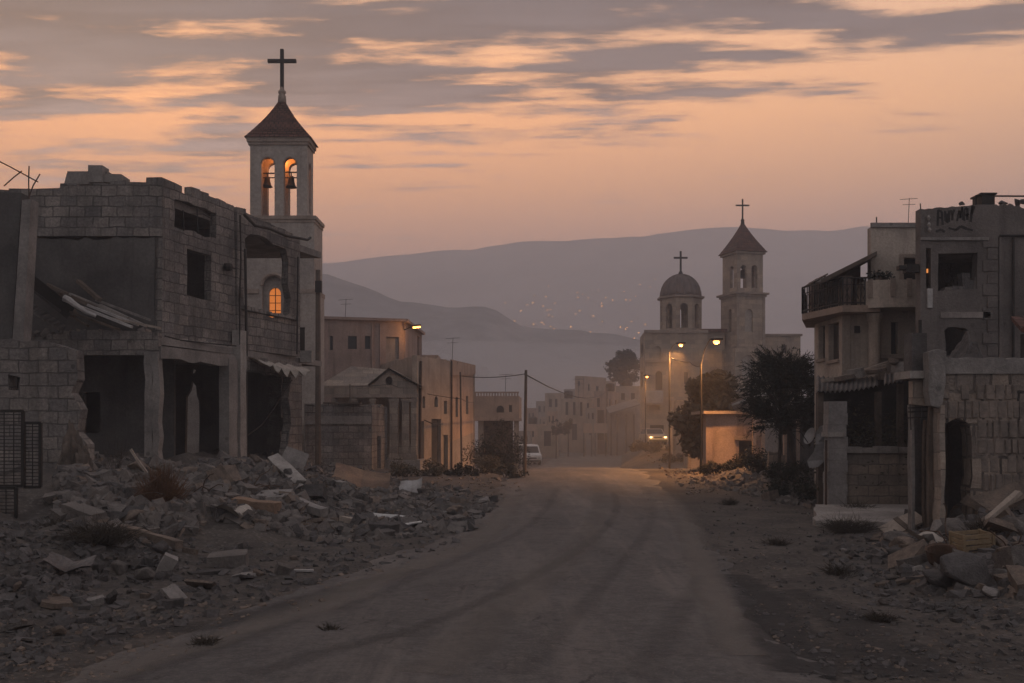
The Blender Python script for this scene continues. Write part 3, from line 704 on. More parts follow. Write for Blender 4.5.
    m.tube([P(292, 380, 34.5), P(276, 405, 33.6), P(262, 425, 33.0), P(245, 437, 32.2)], .02, 5)
    m.tube([P(165, 336, 28.2), P(180, 340, 28.8), P(205, 343, 30.0), P(236, 346, 31.4)], .022, 5)
    m.build('cable', 'iron', t)
    # torn awning
    m = MB(); n = 16; rows = 5; vs = []; fs = []
    for j in range(rows + 1):
        for i in range(n + 1):
            tt = i / n; px = lerp(246, 294, tt); D = lerp(32.3, 35.2, tt)
            top_ = P(px, lerp(358, 366, tt), D); low = 0.42 * (1 - .55 * abs(2 * tt - 1) ** 2) * (1 + .25 * math.sin(i * 2.1))
            out_ = .75 * j / rows
            vs.append(top_ + Vector((out_ * .97, -out_ * .25, -low * (j / rows) ** 1.3 + .05 * math.sin(i * 1.9 + j))))
    k = len(vs); vs += [p + Vector((0, 0, -.02)) for p in vs]
    for j in range(rows):
        for i in range(n):
            a = j * (n + 1) + i; q = (a, a + 1, a + n + 2, a + n + 1); fs += [q, tuple(x + k for x in reversed(q))]
    MB().add(vs, fs).build('awning', 'cloth', t)
    # meter box and wrought bracket near the far corner
    m = MB(); c = P(300, 362, 36.2); m.obox(c, (.42, 0, 0), (0, .3, 0), (0, 0, .42)); m.build('meter_box', 'concrete_pale', t)
    m = MB()
    for i in range(5): m.tube([P(299.5 + i * 1.2, 352, 36.4), P(299.5 + i * 1.2, 328, 36.4)], .022, 5)
    m.tube([P(299, 328, 36.4), P(305, 328, 36.4)], .03); m.tube([P(299, 351, 36.4), P(305, 351, 36.4)], .03)
    m.build('balcony_railing', 'iron', t)
    # bent bars in the upper window
    m = MB(); m.tube([P(183, 210, 29.3), P(184, 231, 29.3)], .018, 5); m.tube([P(197, 207, 30), P(198, 234, 30)], .016, 5); m.tube([P(190, 214, 29.7), P(203, 214, 30.2), P(212, 219, 30.6)], .016, 5)
    m.build('window_bar', 'iron', t)
    return t
ruined_house()

# debris lying on the terrace of the ruin
def terrace():
    ter = 4.72; g = 'fallen roof parts on the terrace of the ruin'
    def sheet(px0, py0, px1, py1, D, wdt, mt, name, label, cat, thick=.04, tilt=0.0, wave=False):
        a, b = P(px0, py0, D), P(px1, py1, D - .25); d = (b - a); up = Vector((0, .8, .55 + tilt)).normalized() * wdt
        nrm = d.cross(up).normalized()
        m = MB(); n = 18
        if wave:
            vs = []; fs = []
            for i in range(n * 2 + 1):
                q = a + up * (i / (n * 2)); off = nrm * (.03 * (1 if i % 2 else -1))
                vs += [q + off, q + off + d]
            k = len(vs); vs += [p + nrm * .015 for p in vs]
            for i in range(n * 2): q = (2 * i, 2 * i + 1, 2 * i + 3, 2 * i + 2); fs += [q, tuple(x + k for x in reversed(q))]
            m.add(vs, fs)
        else: m.obox(a, d, up, nrm * thick)
        o = m.build(name, mt, None, origin=(a + b) / 2); tag(o, label, cat, g); return o
    sheet(26, 285, 67, 318, 27.55, .55, 'iron', 'roof_sheet', 'dark corrugated sheet sliding down towards the terrace edge, upper of the two', 'metal sheet', wave=True)
    sheet(26, 308, 62, 332, 27.5, .30, 'sheet', 'roof_sheet', 'grey sheet propped low in the terrace corner beside the leaning pillar', 'metal sheet', wave=True)
    for i, (x0, y0, x1, y1, D, lab) in enumerate([(66, 301, 132, 327, 27.4, 'lowest pale batten of the bundle lying across the terrace'), (88, 305, 138, 325, 27.7, 'middle pale batten of the bundle lying across the terrace'), (70, 294, 128, 318, 27.95, 'longest batten at the top of the terrace bundle'),
                                             (100, 305, 146, 326, 28.1, 'short thick batten ending near the ruin corner')]):
        m = MB().bar(P(x0, y0, D), P(x1, y1, D - .1), .13, .07); o = m.build('roof_batten', 'sheet_pale' if i < 2 else 'concrete_pale', None, origin=P(x0, y0, D)); tag(o, lab, 'batten', g)
    for i, (x0, y0, x1, y1, lab) in enumerate([(48, 285, 96, 308, 'dark timber rafter slanting behind the pale battens'), (58, 291, 76, 315, 'short dark rafter leaning on the terrace sheets'), (78, 281, 100, 300, 'splintered rafter end sticking up against sooty plaster')]):
        o = MB().bar(P(x0, y0, 28.2), P(x1, y1, 27.7), .12, .1).build('rafter', 'wood', None, origin=P(x0, y0, 28)); tag(o, lab, 'beam', g)
    # crumpled gutter in pale metal
    vs = []; m = MB()
    pts = [P(64, 298, 27.3), P(69, 300, 27.3), P(74, 304, 27.2), P(80, 308, 27.2), P(86, 312, 27.2), P(96, 316, 27.3)]
    m.tube(pts, .10, 7, .05); o = m.build('roof_gutter', 'sheet_pale', None, origin=pts[0]); tag(o, 'crumpled pale gutter hanging over the left part of the terrace', 'gutter', g)
    for i, (x0, y0, x1, y1, D_, mt_) in enumerate([(70, 312, 120, 330, 27.45, 'wood'), (96, 300, 150, 320, 28.2, 'concrete'), (110, 318, 160, 328, 27.6, 'wood_pale'), (44, 300, 88, 326, 27.8, 'wood')]):
        o = MB().bar(P(x0, y0, D_), P(x1, y1, D_ - .15), .09, .06).build('roof_lath', mt_, None, origin=P(x0, y0, D_)); tag(o, ['dark lath under the pale battens on the terrace', 'grey lath behind the battens reaching the ruin corner', 'pale lath lying low at the right end of the terrace', 'dark lath crossing the corrugated sheets on the terrace'][i], 'lath', g)
    rgt = random.Random(41)
    for i in range(16):
        px = 30 + i * 7.9 + rgt.uniform(-2, 2); s_ = rgt.uniform(.14, .38); p = P(px, 334, 27.65 + rgt.uniform(0, .35)); bm = bmesh.new()
        for q in range(12): bm.verts.new(Vector((rgt.gauss(0, 1), rgt.gauss(0, 1), rgt.gauss(0, 1))).normalized() * s_ * rgt.uniform(.4, .62))
        r_ = bmesh.ops.convex_hull(bm, input=bm.verts); bmesh.ops.delete(bm, geom=[e for e in r_['geom_interior'] if isinstance(e, bmesh.types.BMVert)], context='VERTS')
        me = bpy.data.meshes.new('broken_stone'); bm.to_mesh(me); bm.free(); me.materials.append(M['stone_warm' if i % 3 == 0 else 'stone']); o = bpy.data.objects.new('broken_stone', me); COL.objects.link(o); o.location = (p.x, p.y, ter + .05); tag(o, 'angular broken stone lying along the terrace edge of the ruin', 'rubble', 'stones along the terrace edge')
    # sagging cable
    o = MB().bar(P(2, 268, 26.3), P(60, 311, 26.5), .05).build('sagging_cable', 'iron', None, origin=P(20, 280, 26.4)); tag(o, 'black cable sagging from the leaning pillar to the terrace edge', 'cable')
terrace()

# ---- wall stub and pillar at the left margin
def left_stub():
    t = thing('ruined_wall', 'broken block wall with a leaning concrete pillar at the left margin', 'wall', P(20, 500, 23))
    f = Face(XY(-60, 23.5), XY(80, 23.5))
    pts = [f.uz(75, 352), f.uz(78, 378), f.uz(73, 395), f.uz(80, 410), f.uz(78, 430), f.uz(86, 446), f.uz(90, 475), f.uz(94, 500)]
    out = [(0, .2)] + [(f.u(94), .2)] + list(reversed([(u, z) for u, z in pts])) + [f.uz(70, 346), f.uz(40, 341), f.uz(10, 338), (0, f.uz(0, 338)[1])]
    MB().panel(ragged(out, .35, .06), [ragged(rect(f.px_rect(10, 376, 19, 390)), .2, .05)], lambda u, z: f.pt(u, z), f.back(.4)).build('wall', 'block', t)
    m = MB(); D = 24.2
    def col(a0, a1, b0, b1, dep):
        p = [P(b0[0], b0[1], D), P(b1[0], b1[1], D), P(a1[0], a1[1], D), P(a0[0], a0[1], D)]
        q = [x + Vector((0, dep, 0)) for x in p]; m.add(p + q, [(0, 1, 2, 3), (7, 6, 5, 4), (0, 4, 5, 1), (1, 5, 6, 2), (2, 6, 7, 3), (3, 7, 4, 0)])
    col((22, 200), (31, 199), (12, 345), (23, 345), .4)
    m.build('pillar', 'concrete', t)
    m = MB(); D = 24.35; col((-40, 190), (21.5, 193), (-40, 345), (11.5, 345), .35); m.build('pillar_wall', 'plaster_dark', t)
    m = MB()
    for a, b in (((29, 200), (29, 166)), ((4, 186), (22, 171)), ((28, 200), (40, 174)), ((-20, 152), (38, 182))):
        m.tube([P(a[0], a[1], 24.4), (P(a[0], a[1], 24.4) + P(b[0], b[1], 24.4)) / 2 + Vector((rnd.uniform(-.04, .04), 0, .03)), P(b[0], b[1], 24.4)], .016, 5)
    m.build('rebar', 'rust', t)
left_stub()
def earth_lump():
    for (px, py, D, w_, h_, lab) in ((83, 478, 22.9, .26, .75, 'tall leaning lump of clay and masonry against the broken wall'), (100, 500, 21.3, .3, .26, 'squat clay lump below the leaning one'), (72, 458, 22.9, .26, .7, 'narrow upright clump of mortar behind mesh panels')):
        bm = bmesh.new(); bmesh.ops.create_icosphere(bm, subdivisions=4, radius=1)
        for v in bm.verts:
            n_ = noise.fractal(v.co * 2.1 + Vector((px, py, 0)), .8, 2.1, 6); v.co *= 1 + .42 * n_
            v.co = Vector((v.co.x * w_ * (1 - .28 * v.co.z), v.co.y * w_ * .8, v.co.z * h_))
        me = bpy.data.meshes.new('clay_lump'); bm.to_mesh(me); bm.free(); me.materials.append(M['stone_clay'])
        o = bpy.data.objects.new('clay_lump', me); COL.objects.link(o); p = P(px, py, D); o.location = p; tag(o, lab, 'masonry lump', 'lumps of clay beside the broken wall')
earth_lump()
def mesh_panel(x0, y0, x1, y1, D, label):
    a = P(x0, y1, D); b = P(x1, y1, D); z1 = P(x0, y0, D).z; t = thing('mesh_panel', label, 'fence panel', (a + b) / 2, 'wire mesh panels at the left margin')
    m = MB()
    for p, q in (((a.x, a.z), (b.x, a.z)), ((b.x, a.z), (b.x, z1)), ((b.x, z1), (a.x, z1)), ((a.x, z1), (a.x, a.z))):
        m.bar((p[0], D, p[1]), (q[0], D, q[1]), .05)
    m.build('frame', 'iron', t); m = MB()
    n = int((z1 - a.z) / .06)
    for i in range(1, n): z = lerp(a.z, z1, i / n); m.bar((a.x, D, z), (b.x, D, z), .014)
    n = int((b.x - a.x) / .14)
    for i in range(1, n): x = lerp(a.x, b.x, i / n); m.bar((x, D + .012, a.z), (x, D + .012, z1), .014)
    m.build('wire_mesh', 'iron', t)
mesh_panel(-25, 411, 23, 486, 17.0, 'taller upper wire mesh panel at the left margin')
mesh_panel(24, 423, 40.5, 487, 17.1, 'narrow wire mesh panel standing right of the taller ones')
mesh_panel(-25, 488, 16, 566, 16.9, 'wire mesh panel at the bottom of the left margin, carrying the other one')
# the pale wall seen through the doorway of the ruin
f = Face(XY(150, 44), XY(236, 44)); o = MB().panel(ragged([(0, .3), (f.len, .3), (f.len, 4.6), (f.len * .6, 5.0), (0, 4.4)], .5, .08), [], lambda u, z: f.pt(u, z), f.back(.3)).build('garden_wall', 'concrete_pale', None, origin=f.pt(f.len / 2, .3)); tag(o, 'pale rendered wall seen through the dark doorway of the ruin', 'wall')

# ---- tall bell tower
def cross_mesh(m, base, h, arm, thick, arm_at=.72, dirx=Vector((1, 0, 0))):
    w2 = thick / 2; dy = Vector((-dirx.y, dirx.x, 0))
    m.obox(base - dirx * w2 - dy * w2, dirx * thick, dy * thick, (0, 0, h))
    za = h * arm_at
    for sgn in (-1, 1):
        m.obox(base + Vector((0, 0, za - w2)) + dirx * w2 * sgn - dy * (w2 - .003), dirx * (arm / 2 - w2) * sgn, dy * (thick - .006), (0, 0, thick))
def bell(parent, c, h, r, nm='bell'):
    pr = [(.01, h * .5), (r * .38, h * .5), (r * .5, h * .32), (r * .58, 0), (r * .74, -h * .3), (r, -h * .5), (r * .92, -h * .5), (r * .6, -h * .2)]
    b = MB().lathe(c, pr, 14).build(nm, 'bronze', parent, smooth=True)
    m = MB(); m.bar(c + Vector((0, 0, h * .5)), c + Vector((0, 0, h * .85)), .05); m.bar(c + Vector((-r * 1.5, 0, h * .85)), c + Vector((r * 1.5, 0, h * .85)), .06); m.build('yoke', 'iron', b)
    return b
def tile_roof(eave, apex_z, cx, cy, mt, parent, flare=.08, courses=13):
    """pyramid in overlapping tile courses; eave: ground polygon corners at eave height z"""
    m = MB(); z0 = eave[0].z
    for i in range(courses):
        t0, t1 = i / courses, (i + 1) / courses
        f0 = 1 - t0 + flare * math.sin(math.pi * t0) * -.9; f1 = 1 - t1 + flare * math.sin(math.pi * t1) * -.9
        f0 = max(f0, .03); f1 = max(f1, .03)
        za, zb = lerp(z0, apex_z, t0), lerp(z0, apex_z, t1)
        lo = [Vector((cx + (p.x - cx) * f0 * 1.03, cy + (p.y - cy) * f0 * 1.03, za)) for p in eave]
        hi = [Vector((cx + (p.x - cx) * f1, cy + (p.y - cy) * f1, zb + .012)) for p in eave]
        k = len(eave); m.add(lo + hi, [(j, (j + 1) % k, k + (j + 1) % k, k + j) for j in range(k)] + [tuple(range(k)), tuple(range(k, 2 * k))])
    return m.build('roof', mt, parent)
def bell_tower():
    D = 50.0; XA, XB = P(250, 0, D).x, P(307, 0, D).x; DEP = 1.55
    zl = P(0, 217, D).z; ze = P(0, 139, D).z; cx, cy = (XA + XB) / 2, D + DEP / 2
    t = thing('bell_tower', 'tall pale bell tower with two open arches, red tiled cap and large dark cross', 'church tower', (cx, cy, G(cx, cy)))
    fr = Face((XA, D), (XB, D)); bk = Face((XA, D + DEP), (XB, D + DEP)); sR = Face((XB, D), (XB, D + DEP)); sL = Face((XA, D), (XA, D + DEP))
    hs = [arch(fr.px_rect(261.3, 157, 274.5, 216.5), 10), arch(fr.px_rect(283.5, 157, 296.7, 216.5), 10)]
    hs2 = [[(u, z) for u, z in h] for h in hs]
    b = MB(); T = .38
    b.panel([(0, zl), (fr.len, zl), (fr.len, ze), (0, ze)], hs, lambda u, z: fr.pt(u, z), fr.back(T))
    b.panel([(0, zl), (fr.len, zl), (fr.len, ze), (0, ze)], hs2, lambda u, z: Vector((XA + u, D + DEP - T, z)), Vector((0, T, 0)))
    for x, sg in ((XA, 1), (XB, -1)):
        y0, y1 = D + T, D + DEP - T; yc = (y0 + y1) / 2
        hh = arch((yc - D - .33, zl + .3, yc - D + .33, zl + 2.9), 8)
        b.panel([(y0 - D, zl), (y1 - D, zl), (y1 - D, ze), (y0 - D, ze)], [hh] if sg < 0 else [], lambda u, z, x=x: Vector((x, D + u, z)), Vector((sg * T, 0, 0)))
    belfry = b.build('belfry', 'tower', t)
    # raised archivolt lines
    for h in hs:
        MB().tube([fr.pt(u, z, -.02) for u, z in h[2:]], .045, 5).build('arch_moulding', 'trim', belfry)
    # cornices
    m = MB(); m.box(XA - .14, XB + .14, D - .14, D + DEP + .14, ze - .16, ze + .06); m.box(XA - .08, XB + .08, D - .08, D + DEP + .08, ze - .3, ze - .163); m.build('cornice', 'trim', t)
    SX0, SX1, SY0, SY1 = XA - .55, XB + .42, D - .28, D + DEP + .3
    m = MB(); m.box(SX0 - .1, SX1 + .1, SY0 - .1, SY1 + .1, zl - .18, zl - .001); m.box(SX0 - .04, SX1 + .04, SY0 - .04, SY1 + .04, zl - .34, zl - .183)
    m.build('cornice', 'trim', t)
    # shaft with the recessed lit window
    sf = Face((SX0, SY0), (SX1, SY0)); wz = sf.px_rect(267.5, 287, 279.5, 317); rec = sf.px_rect(262, 274, 285, 322)
    zs = G(cx, cy) - .5; za = zl - .343
    m = MB(); m.panel([(0, zs), (sf.len, zs), (sf.len, za), (0, za)], [arch(rec, 10)], lambda u, z: sf.pt(u, z), sf.back(.3))
    m.panel([(rec[0] - .2, rec[1] - .2), (rec[2] + .2, rec[1] - .2), (rec[2] + .2, rec[3] + .2), (rec[0] - .2, rec[3] + .2)], [arch(wz, 10)], lambda u, z: sf.pt(u, z, .303), sf.back(.25))
    m.box(SX0, SX0 + .3, SY0 + .303, SY1, zs, za); m.box(SX1 - .3, SX1, SY0 + .303, SY1, zs, za); m.box(SX0 + .303, SX1 - .303, SY1 - .3, SY1, zs, za)
    m.build('shaft', 'tower', t)
    wn = MB(); wn.panel([(wz[0] - .1, wz[1] - .1), (wz[2] + .1, wz[1] - .1), (wz[2] + .1, wz[3] + .1), (wz[0] - .1, wz[3] + .1)], [], lambda u, z: sf.pt(u, z, .45), sf.back(.03))
    wo_ = wn.build('window', 'litwin', t); tag(wo_, 'arched window glowing orange')
    m = MB(); uc = (wz[0] + wz[2]) / 2
    m.bar(sf.pt(uc, wz[1], .42), sf.pt(uc, wz[3], .42), .035)
    for k in (.25, .5, .75): z = lerp(wz[1], wz[3], k); m.bar(sf.pt(wz[0], z, .42), sf.pt(wz[2], z, .42), .03)
    m.build('lattice', 'iron', wo_)
    m = MB()
    pts = [sf.pt(u, z, -.03) for u, z in arch(rec, 12)[2:]]; m.tube(pts, .09, 6); m.build('arch_moulding', 'trim', t)
    zc = P(0, 292, D).z
    MB().box(SX0 - .12, sf.a.x + rec[0] - .15, SY0 - .12, SY0 + .1, zc - .12, zc + .1).build('string_course', 'trim', t)
    m = MB(); m.box(sf.a.x + rec[2] + .15, SX1 + .12, SY0 - .12, SY0 + .1, zc - .12, zc + .1); m.box(SX1 - .1, SX1 + .12, SY0 + .103, SY1 + .1, zc - .12, zc + .1)
    m.build('string_course', 'trim', t)
    # corner pilaster below, plinth
    m = MB(); m.box(SX1 - .62, SX1 + .10, SY0 - .1, SY0 + .02, zs, zc - .123); m.box(SX1 - .02, SX1 + .1, SY0 + .023, SY1, zs, zc - .123); m.build('pilaster', 'tower', t)
    zp = P(0, 424, D).z
    m = MB(); m.box(SX0 - .2, SX1 + .2, SY0 - .2, SY0 - .103, zs, zp); m.box(SX1 + .103, SX1 + .2, SY0 - .1, SY1 + .1, zs, zp); m.build('plinth', 'ashlar', t)
    # belfry floor; an unseen lamp is added to warm the arch jambs
    MB().box(XA + T, XB - T, D + T, D + DEP - T, zl - .1, zl + .02).build('belfry_floor', 'trim', t)
    ld = bpy.data.lights.new('added_belfry_lamp', 'POINT'); ld.energy = 42; ld.color = (1, .30, .06); ld.shadow_soft_size = .12
    lo = bpy.data.objects.new('added_belfry_lamp', ld); COL.objects.link(lo); lo.location = (cx + .0, D + DEP * .5, zl + 3.1)
    lb = MB().lathe(Vector((cx, D + DEP * .5, zl + 3.45)), [(.02, .12), (.14, .06), (.16, 0), (.03, -.02)], 10).build('added_ceiling_lamp', 'iron', t)
    bell(t, P(267.3, 182, D + .75), .52, .27); bell(t, P(291.3, 182, D + .75), .58, .29)
    MB().bar(Vector((XA + .2, D + .75, P(0, 174, D).z)), Vector((XB - .2, D + .75, P(0, 174, D).z)), .05).build('bell_beam', 'iron', t)
    ev = [Vector((XA - .2, D - .2, ze + .06)), Vector((XB + .2, D - .2, ze + .06)), Vector((XB + .2, D + DEP + .2, ze + .06)), Vector((XA - .2, D + DEP + .2, ze + .06))]
    za_ = P(0, 91, D).z; tile_roof(ev, za_, cx, cy, 'tile', t)
    MB().lathe(Vector((cx, cy, za_ - .35)), [(.22, 0), (.2, .35), (.14, .42), (.2, .5), (.2, .58), (.12, .66), (.1, .8)], 10).build('finial', 'trim', t, smooth=True)
    m = MB(); cross_mesh(m, Vector((cx, cy, za_ + .4)), 1.98, 1.45, .17, .70); m.build('cross', 'iron', t)
bell_tower()
def pole(px, D, ytop, ybase, r, label, name='utility_pole', group='poles along the street', arm=None, lean=0.0):
    zt = P(px, ytop, D).z; x = P(px, 0, D).x; zb = min(P(px, ybase, D).z, G(x, D)) - .1
    t = thing(name, label, 'pole', (x, D, zb), group)
    MB().tube([(x, D, zb), (x + lean * .5, D, (zb + zt) / 2), (x + lean, D, zt)], r, 9, r * .75).build('shaft', 'wood', t)
    if arm:
        m = MB(); z = zt - .25; m.bar((x + lean - arm, D, z), (x + lean + arm, D, z), .08)
        m.build('crossarm', 'wood', t); m = MB()
        for s_ in (-.85, -.4, .4, .85): m.lathe(Vector((x + lean + arm * s_, D, z + .04)), [(.03, 0), (.05, .05), (.03, .12)], 7)
        m.build('insulator', 'iron', t)
    return t
pole(318, 44.5, 270, 462, .14, 'thick dark pole standing against the right side of the bell tower')
o = MB().obox(P(315, 292, 44.2), (.28, 0, 0), (0, .2, 0), (0, 0, .5)).build('junction_box', 'iron', None, origin=P(318, 290, 44.3)); tag(o, 'small dark box fixed high on the thick pole by the bell tower', 'box')
# ================================================================== MIDDLE LEFT
def solid_house(t, corners, ztop, zbase, walls, mt, roof_mt=None, thick=.28, parapet=.5, jag=0.0, slab=True):
    """corners: ground points in order (left-back ... right-back); walls: {index: [(kind, pixel rect, pane material, part name)]} for wall i from corner i to i+1.
    pixel rects are read on that wall's own plane"""
    m = MB(); n = len(corners); panes = []
    cx = sum(c[0] for c in corners) / n; cy = sum(c[1] for c in corners) / n
    for i in range(n):
        a, b = Vector(corners[i]), Vector(corners[(i + 1) % n]); f = Face(a, b)
        out_n = f.n
        if out_n.dot((a + b) / 2 - Vector((cx, cy))) < 0: inn = f.n
        else: inn = -f.n
        bk = Vector((inn.x, inn.y, 0)) * thick
        holes = []
        for w_ in walls.get(i, []):
            kind, pr, pm, nm = w_[:4]
            r = f.px_rect(*pr); q0 = (thick if i % 2 else 0) + .06; r = (max(r[0], q0), max(r[1], zbase + .06), min(r[2], f.len - q0), min(r[3], ztop - .06))
            if r[2] - r[0] < .1: continue
            holes.append(arch(r, 7) if kind == 'arch' else rect(r)); panes.append((f, r, bk, pm, nm))
        e = thick if i % 2 else 0.0
        a_u, b_u = (thick + .003, f.len - thick - .003) if i % 2 else (0, f.len)
        tops = [(a_u, ztop), (b_u, ztop)]
        if jag: tops = stepped(tops, .5, jag, p=.5)
        m.panel([(a_u, zbase), (b_u, zbase)] + list(reversed(tops)), holes, lambda u, z: Vector(((f.a + f.d * u).x, (f.a + f.d * u).y, z)), bk)
    wl = m.build('wall', mt, t)
    if slab:
        k = 1 - thick * 1.6 / max(.5, min((Vector(corners[i]) - Vector((cx, cy))).length for i in range(n)))
        MB().slab([(cx + (c[0] - cx) * k, cy + (c[1] - cy) * k) for c in corners], ztop - parapet - .2, ztop - parapet).build('roof', roof_mt or 'concrete', t)
    for f, r, bk, pm, nm in panes:
        b = bk * .62
        q = MB().panel([(r[0] - .05, r[1] - .05), (r[2] + .05, r[1] - .05), (r[2] + .05, r[3] + .05), (r[0] - .05, r[3] + .05)], [],
                       lambda u, z: Vector(((f.a + f.d * u).x, (f.a + f.d * u).y, z)) + b, bk * .1)
        q.build(nm, pm, t)
    return wl
def corner_house(name, label, cat, pl, pc, pr, Dl, Dc, Dr, ytop, zbase, walls, mt, group=None, **kw):
    """a block seen on its corner: left end pl, corner pc, right end pr in photo columns with their distances"""
    A, B, C = XY(pl, Dl), XY(pc, Dc), XY(pr, Dr); E = A + (C - B)
    zt = P(pc, ytop, Dc).z; c = (A + B + C + E) / 4
    t = thing(name, label, cat, (c.x, c.y, zbase), group)
    solid_house(t, [A, B, C, E], zt, zbase, walls, mt, **kw)
    return t, (A, B, C, E), zt
W_ = lambda *r: ('rect', r, 'glass', 'window')
AW = lambda *r: ('arch', r, 'glass', 'window')
DR = lambda *r: ('rect', r, 'inner_shade', 'doorway')  # a near-black pane paints the inner shade of each doorway

def mid_left():
    # A: flat roofed rendered block with the corner lamp
    t, cs, zt = corner_house('rendered_house', 'flat roofed pinkish block with a lit lamp at its upper corner', 'house', 300, 404, 421, 60, 62, 71, 322, -.6,
        {0: [W_(348, 336, 357, 349), W_(365, 336, 370.5, 349), ('rect', (386, 337, 399, 362), 'greyhouse', 'blocked_window'), W_(330, 336, 333, 350)], 1: [W_(417, 336, 419.5, 360)]}, 'pink', parapet=.3)
    A, B, C, E = cs
    MB().slab([(A.x - .2, A.y - .25), (B.x + .25, B.y - .3), (C.x + .3, C.y), (E.x, E.y)], zt + .003, zt + .17).build('roof_edge', 'pink', t)
    f = Face(A, B)
    for px in (372, 380): MB().tube([f.pt(f.u(px), zt - .2, -.06), f.pt(f.u(px), 1.5, -.06)], .05, 6).build('drainpipe', 'pink', t)
    f2 = Face(B, C); u = .55
    lp = thing('wall_lamp', 'lit sodium lamp at the upper corner of the pinkish block', 'lamp', (B.x + .3, B.y, zt - .7))
    b0 = Vector((B.x + .02, B.y - .02, zt - .5)); b1 = Vector((B.x + .75, B.y - .55, zt - .38))
    MB().tube([b0, (b0 + b1) / 2 + Vector((0, 0, .08)), b1], .03, 6).build('bracket', 'iron', lp)
    MB().obox(b1 + Vector((-.2, -.12, .03)), (.55, 0, .04), (0, .24, 0), (0, 0, .1)).build('lamp_head', 'iron', lp)
    MB().obox(b1 + Vector((-.14, -.09, -.06)), (.46, 0, .04), (0, .18, 0), (0, 0, .085)).build('bulb', 'bulb', lp)
    add_light(b1 + Vector((.08, 0, -.25)), 38, (1, .46, .15))
    # B: little portico with gabled roof and round opening
    D = 52.0; zr_, zev, zb = P(0, 369, D).z, P(0, 386, D).z, .1
    X0, X1, XG, XP = P(322, 0, D).x, P(417, 0, D).x, P(370, 0, D).x, P(388, 0, D).x
    t = thing('stone_portico', 'pale stone portico with a low hipped roof and a round opening in its gable', 'portico', ((X0 + X1) / 2, D + 2, zb))
    f = Face((XG, D), (X1, D)); oc = []
    um, zm = f.uz(389, 381)
    apex = f.uz(389, 370)
    oc = [(um + .20 * math.cos(2 * math.pi * i / 12), zm + .24 * math.sin(2 * math.pi * i / 12)) for i in range(12)]
    zl = P(0, 396, D).z
    MB().panel([(0, zl), (f.len, zl), (f.len, zev), apex, (0, zev)], [oc], lambda u, z: f.pt(u, z), f.back(.4)).build('gable', 'ashlar', t)
    MB().lathe(f.pt(um, zm - .0, .35), [(.01, 0), (.01, .01)], 4).build('oculus_grille', 'iron', t) if False else None
    m = MB()  # roof: ridge running left, hip at the left end, tiled slopes of pale stone
    zR = apex[1] + .12; rx = f.a.x + apex[0]
    vs = [(XG - .12, D - .15, zev + .05), (X1 + .18, D - .15, zev + .05), (rx, D - .15, zR), (X1 + .18, D + 4, zev + .05), (rx, D + 4, zR),
          (X0 - .3, D + .4, zev + .02), (P(345, 0, D).x, D + 2.0, P(0, 368, D + 2).z + .1), (X0 - .3, D + 4, zev + .02), (XG - .12, D + .4, zev + .05), (rx, D + 2.0, zR)]
    vs2 = [Vector(v) - Vector((0, 0, .14)) for v in vs]; k = len(vs)
    fs = [(0, 2, 9), (0, 9, 8), (1, 3, 4, 2), (5, 8, 9, 6), (5, 6, 7), (7, 6, 9, 4), (3, 7, 4)]
    m.add(list(map(Vector, vs)) + vs2, fs + [tuple(i + k for i in reversed(q)) for q in fs]); m.build('roof', 'ashlar', t)
    m = MB(); m.box(X0, X1 + .06, D - .06, D - .003, zl - .08, zl + .1); m.build('entablature', 'trim', t)
    MB().box(X0, XG - .003, D, D + .4, zl, zev).build('entablature', 'ashlar', t)
    for px0, px1 in ((370, 375), (389.5, 398), (402, 409), (411, 416.5), (352, 356), (332, 335)):
        a, b = P(px0, 0, D).x, P(px1, 0, D).x
        m = MB(); m.box(a, b, D + .02, D + .38, zb - .6, zl - .085); m.box(a - .05, b + .05, D - .03, D + .42, zl - .3, zl - .15); m.box(a - .05, b + .05, D - .03, D + .42, zb + .3, zb + .55); m.build('pillar', 'ashlar', t)
    MB().box(X0, X1, D + 3.6, D + 3.9, zb - .4, zev).build('back_wall', 'tan', t)
    MB().box(X0 - .2, X1 + .2, D - .35, D + 3.9, zb - .6, zb + .28).build('plinth', 'concrete_pale', t)
    MB().box(P(398.5, 0, D).x, P(416, 0, D).x, D + .1, D + .3, zb + .28, zb + 1.1).build('low_wall', 'ashlar', t)
    # C: roofless stone shed in front of it
    t, cs, zt = corner_house('stone_shed', 'low roofless shed of squared stone in front of the portico', 'shed', 305, 371, 386, 45, 46, 52, 404, -.2,
        {1: [DR(377, 436, 381, 478)]}, 'block', jag=.25, parapet=1.4)
    A, B, C, E = cs; f = Face(A, B)
    m = MB(); m.panel([(0, f.uz(350, 424)[1]), (f.len, f.uz(370, 424)[1]), (f.len, f.uz(370, 416)[1]), (0, f.uz(330, 416)[1])], [], lambda u, z: f.pt(u, z, -.06), f.back(.05)); m.build('band', 'concrete', t)
    m = MB(); m.obox(f.pt(f.u(323), zt + .003, .05), (1.7, .05, 0), (0, .5, 0), (0, 0, .06)); m.build('roof_plank', 'wood', t)
    # thin fence post in front of the roof
    pole(350, 47.5, 384, 410, .035, 'short thin post rising from behind the stone shed', 'fence_post', None)
    # D: two-storey street house with narrow windows
    A, B, C = XY(417, 53.5), XY(450, 58), XY(474, 63.5); E = A + Vector((-3.2, 8.5))
    zt = P(450, 360.5, 58).z; zb = -1.6
    c = (A + B + C + E) / 4
    t = thing('street_house', 'two-storey stone house with narrow windows and shuttered shop doors along the street', 'house', (c.x, c.y, zb))
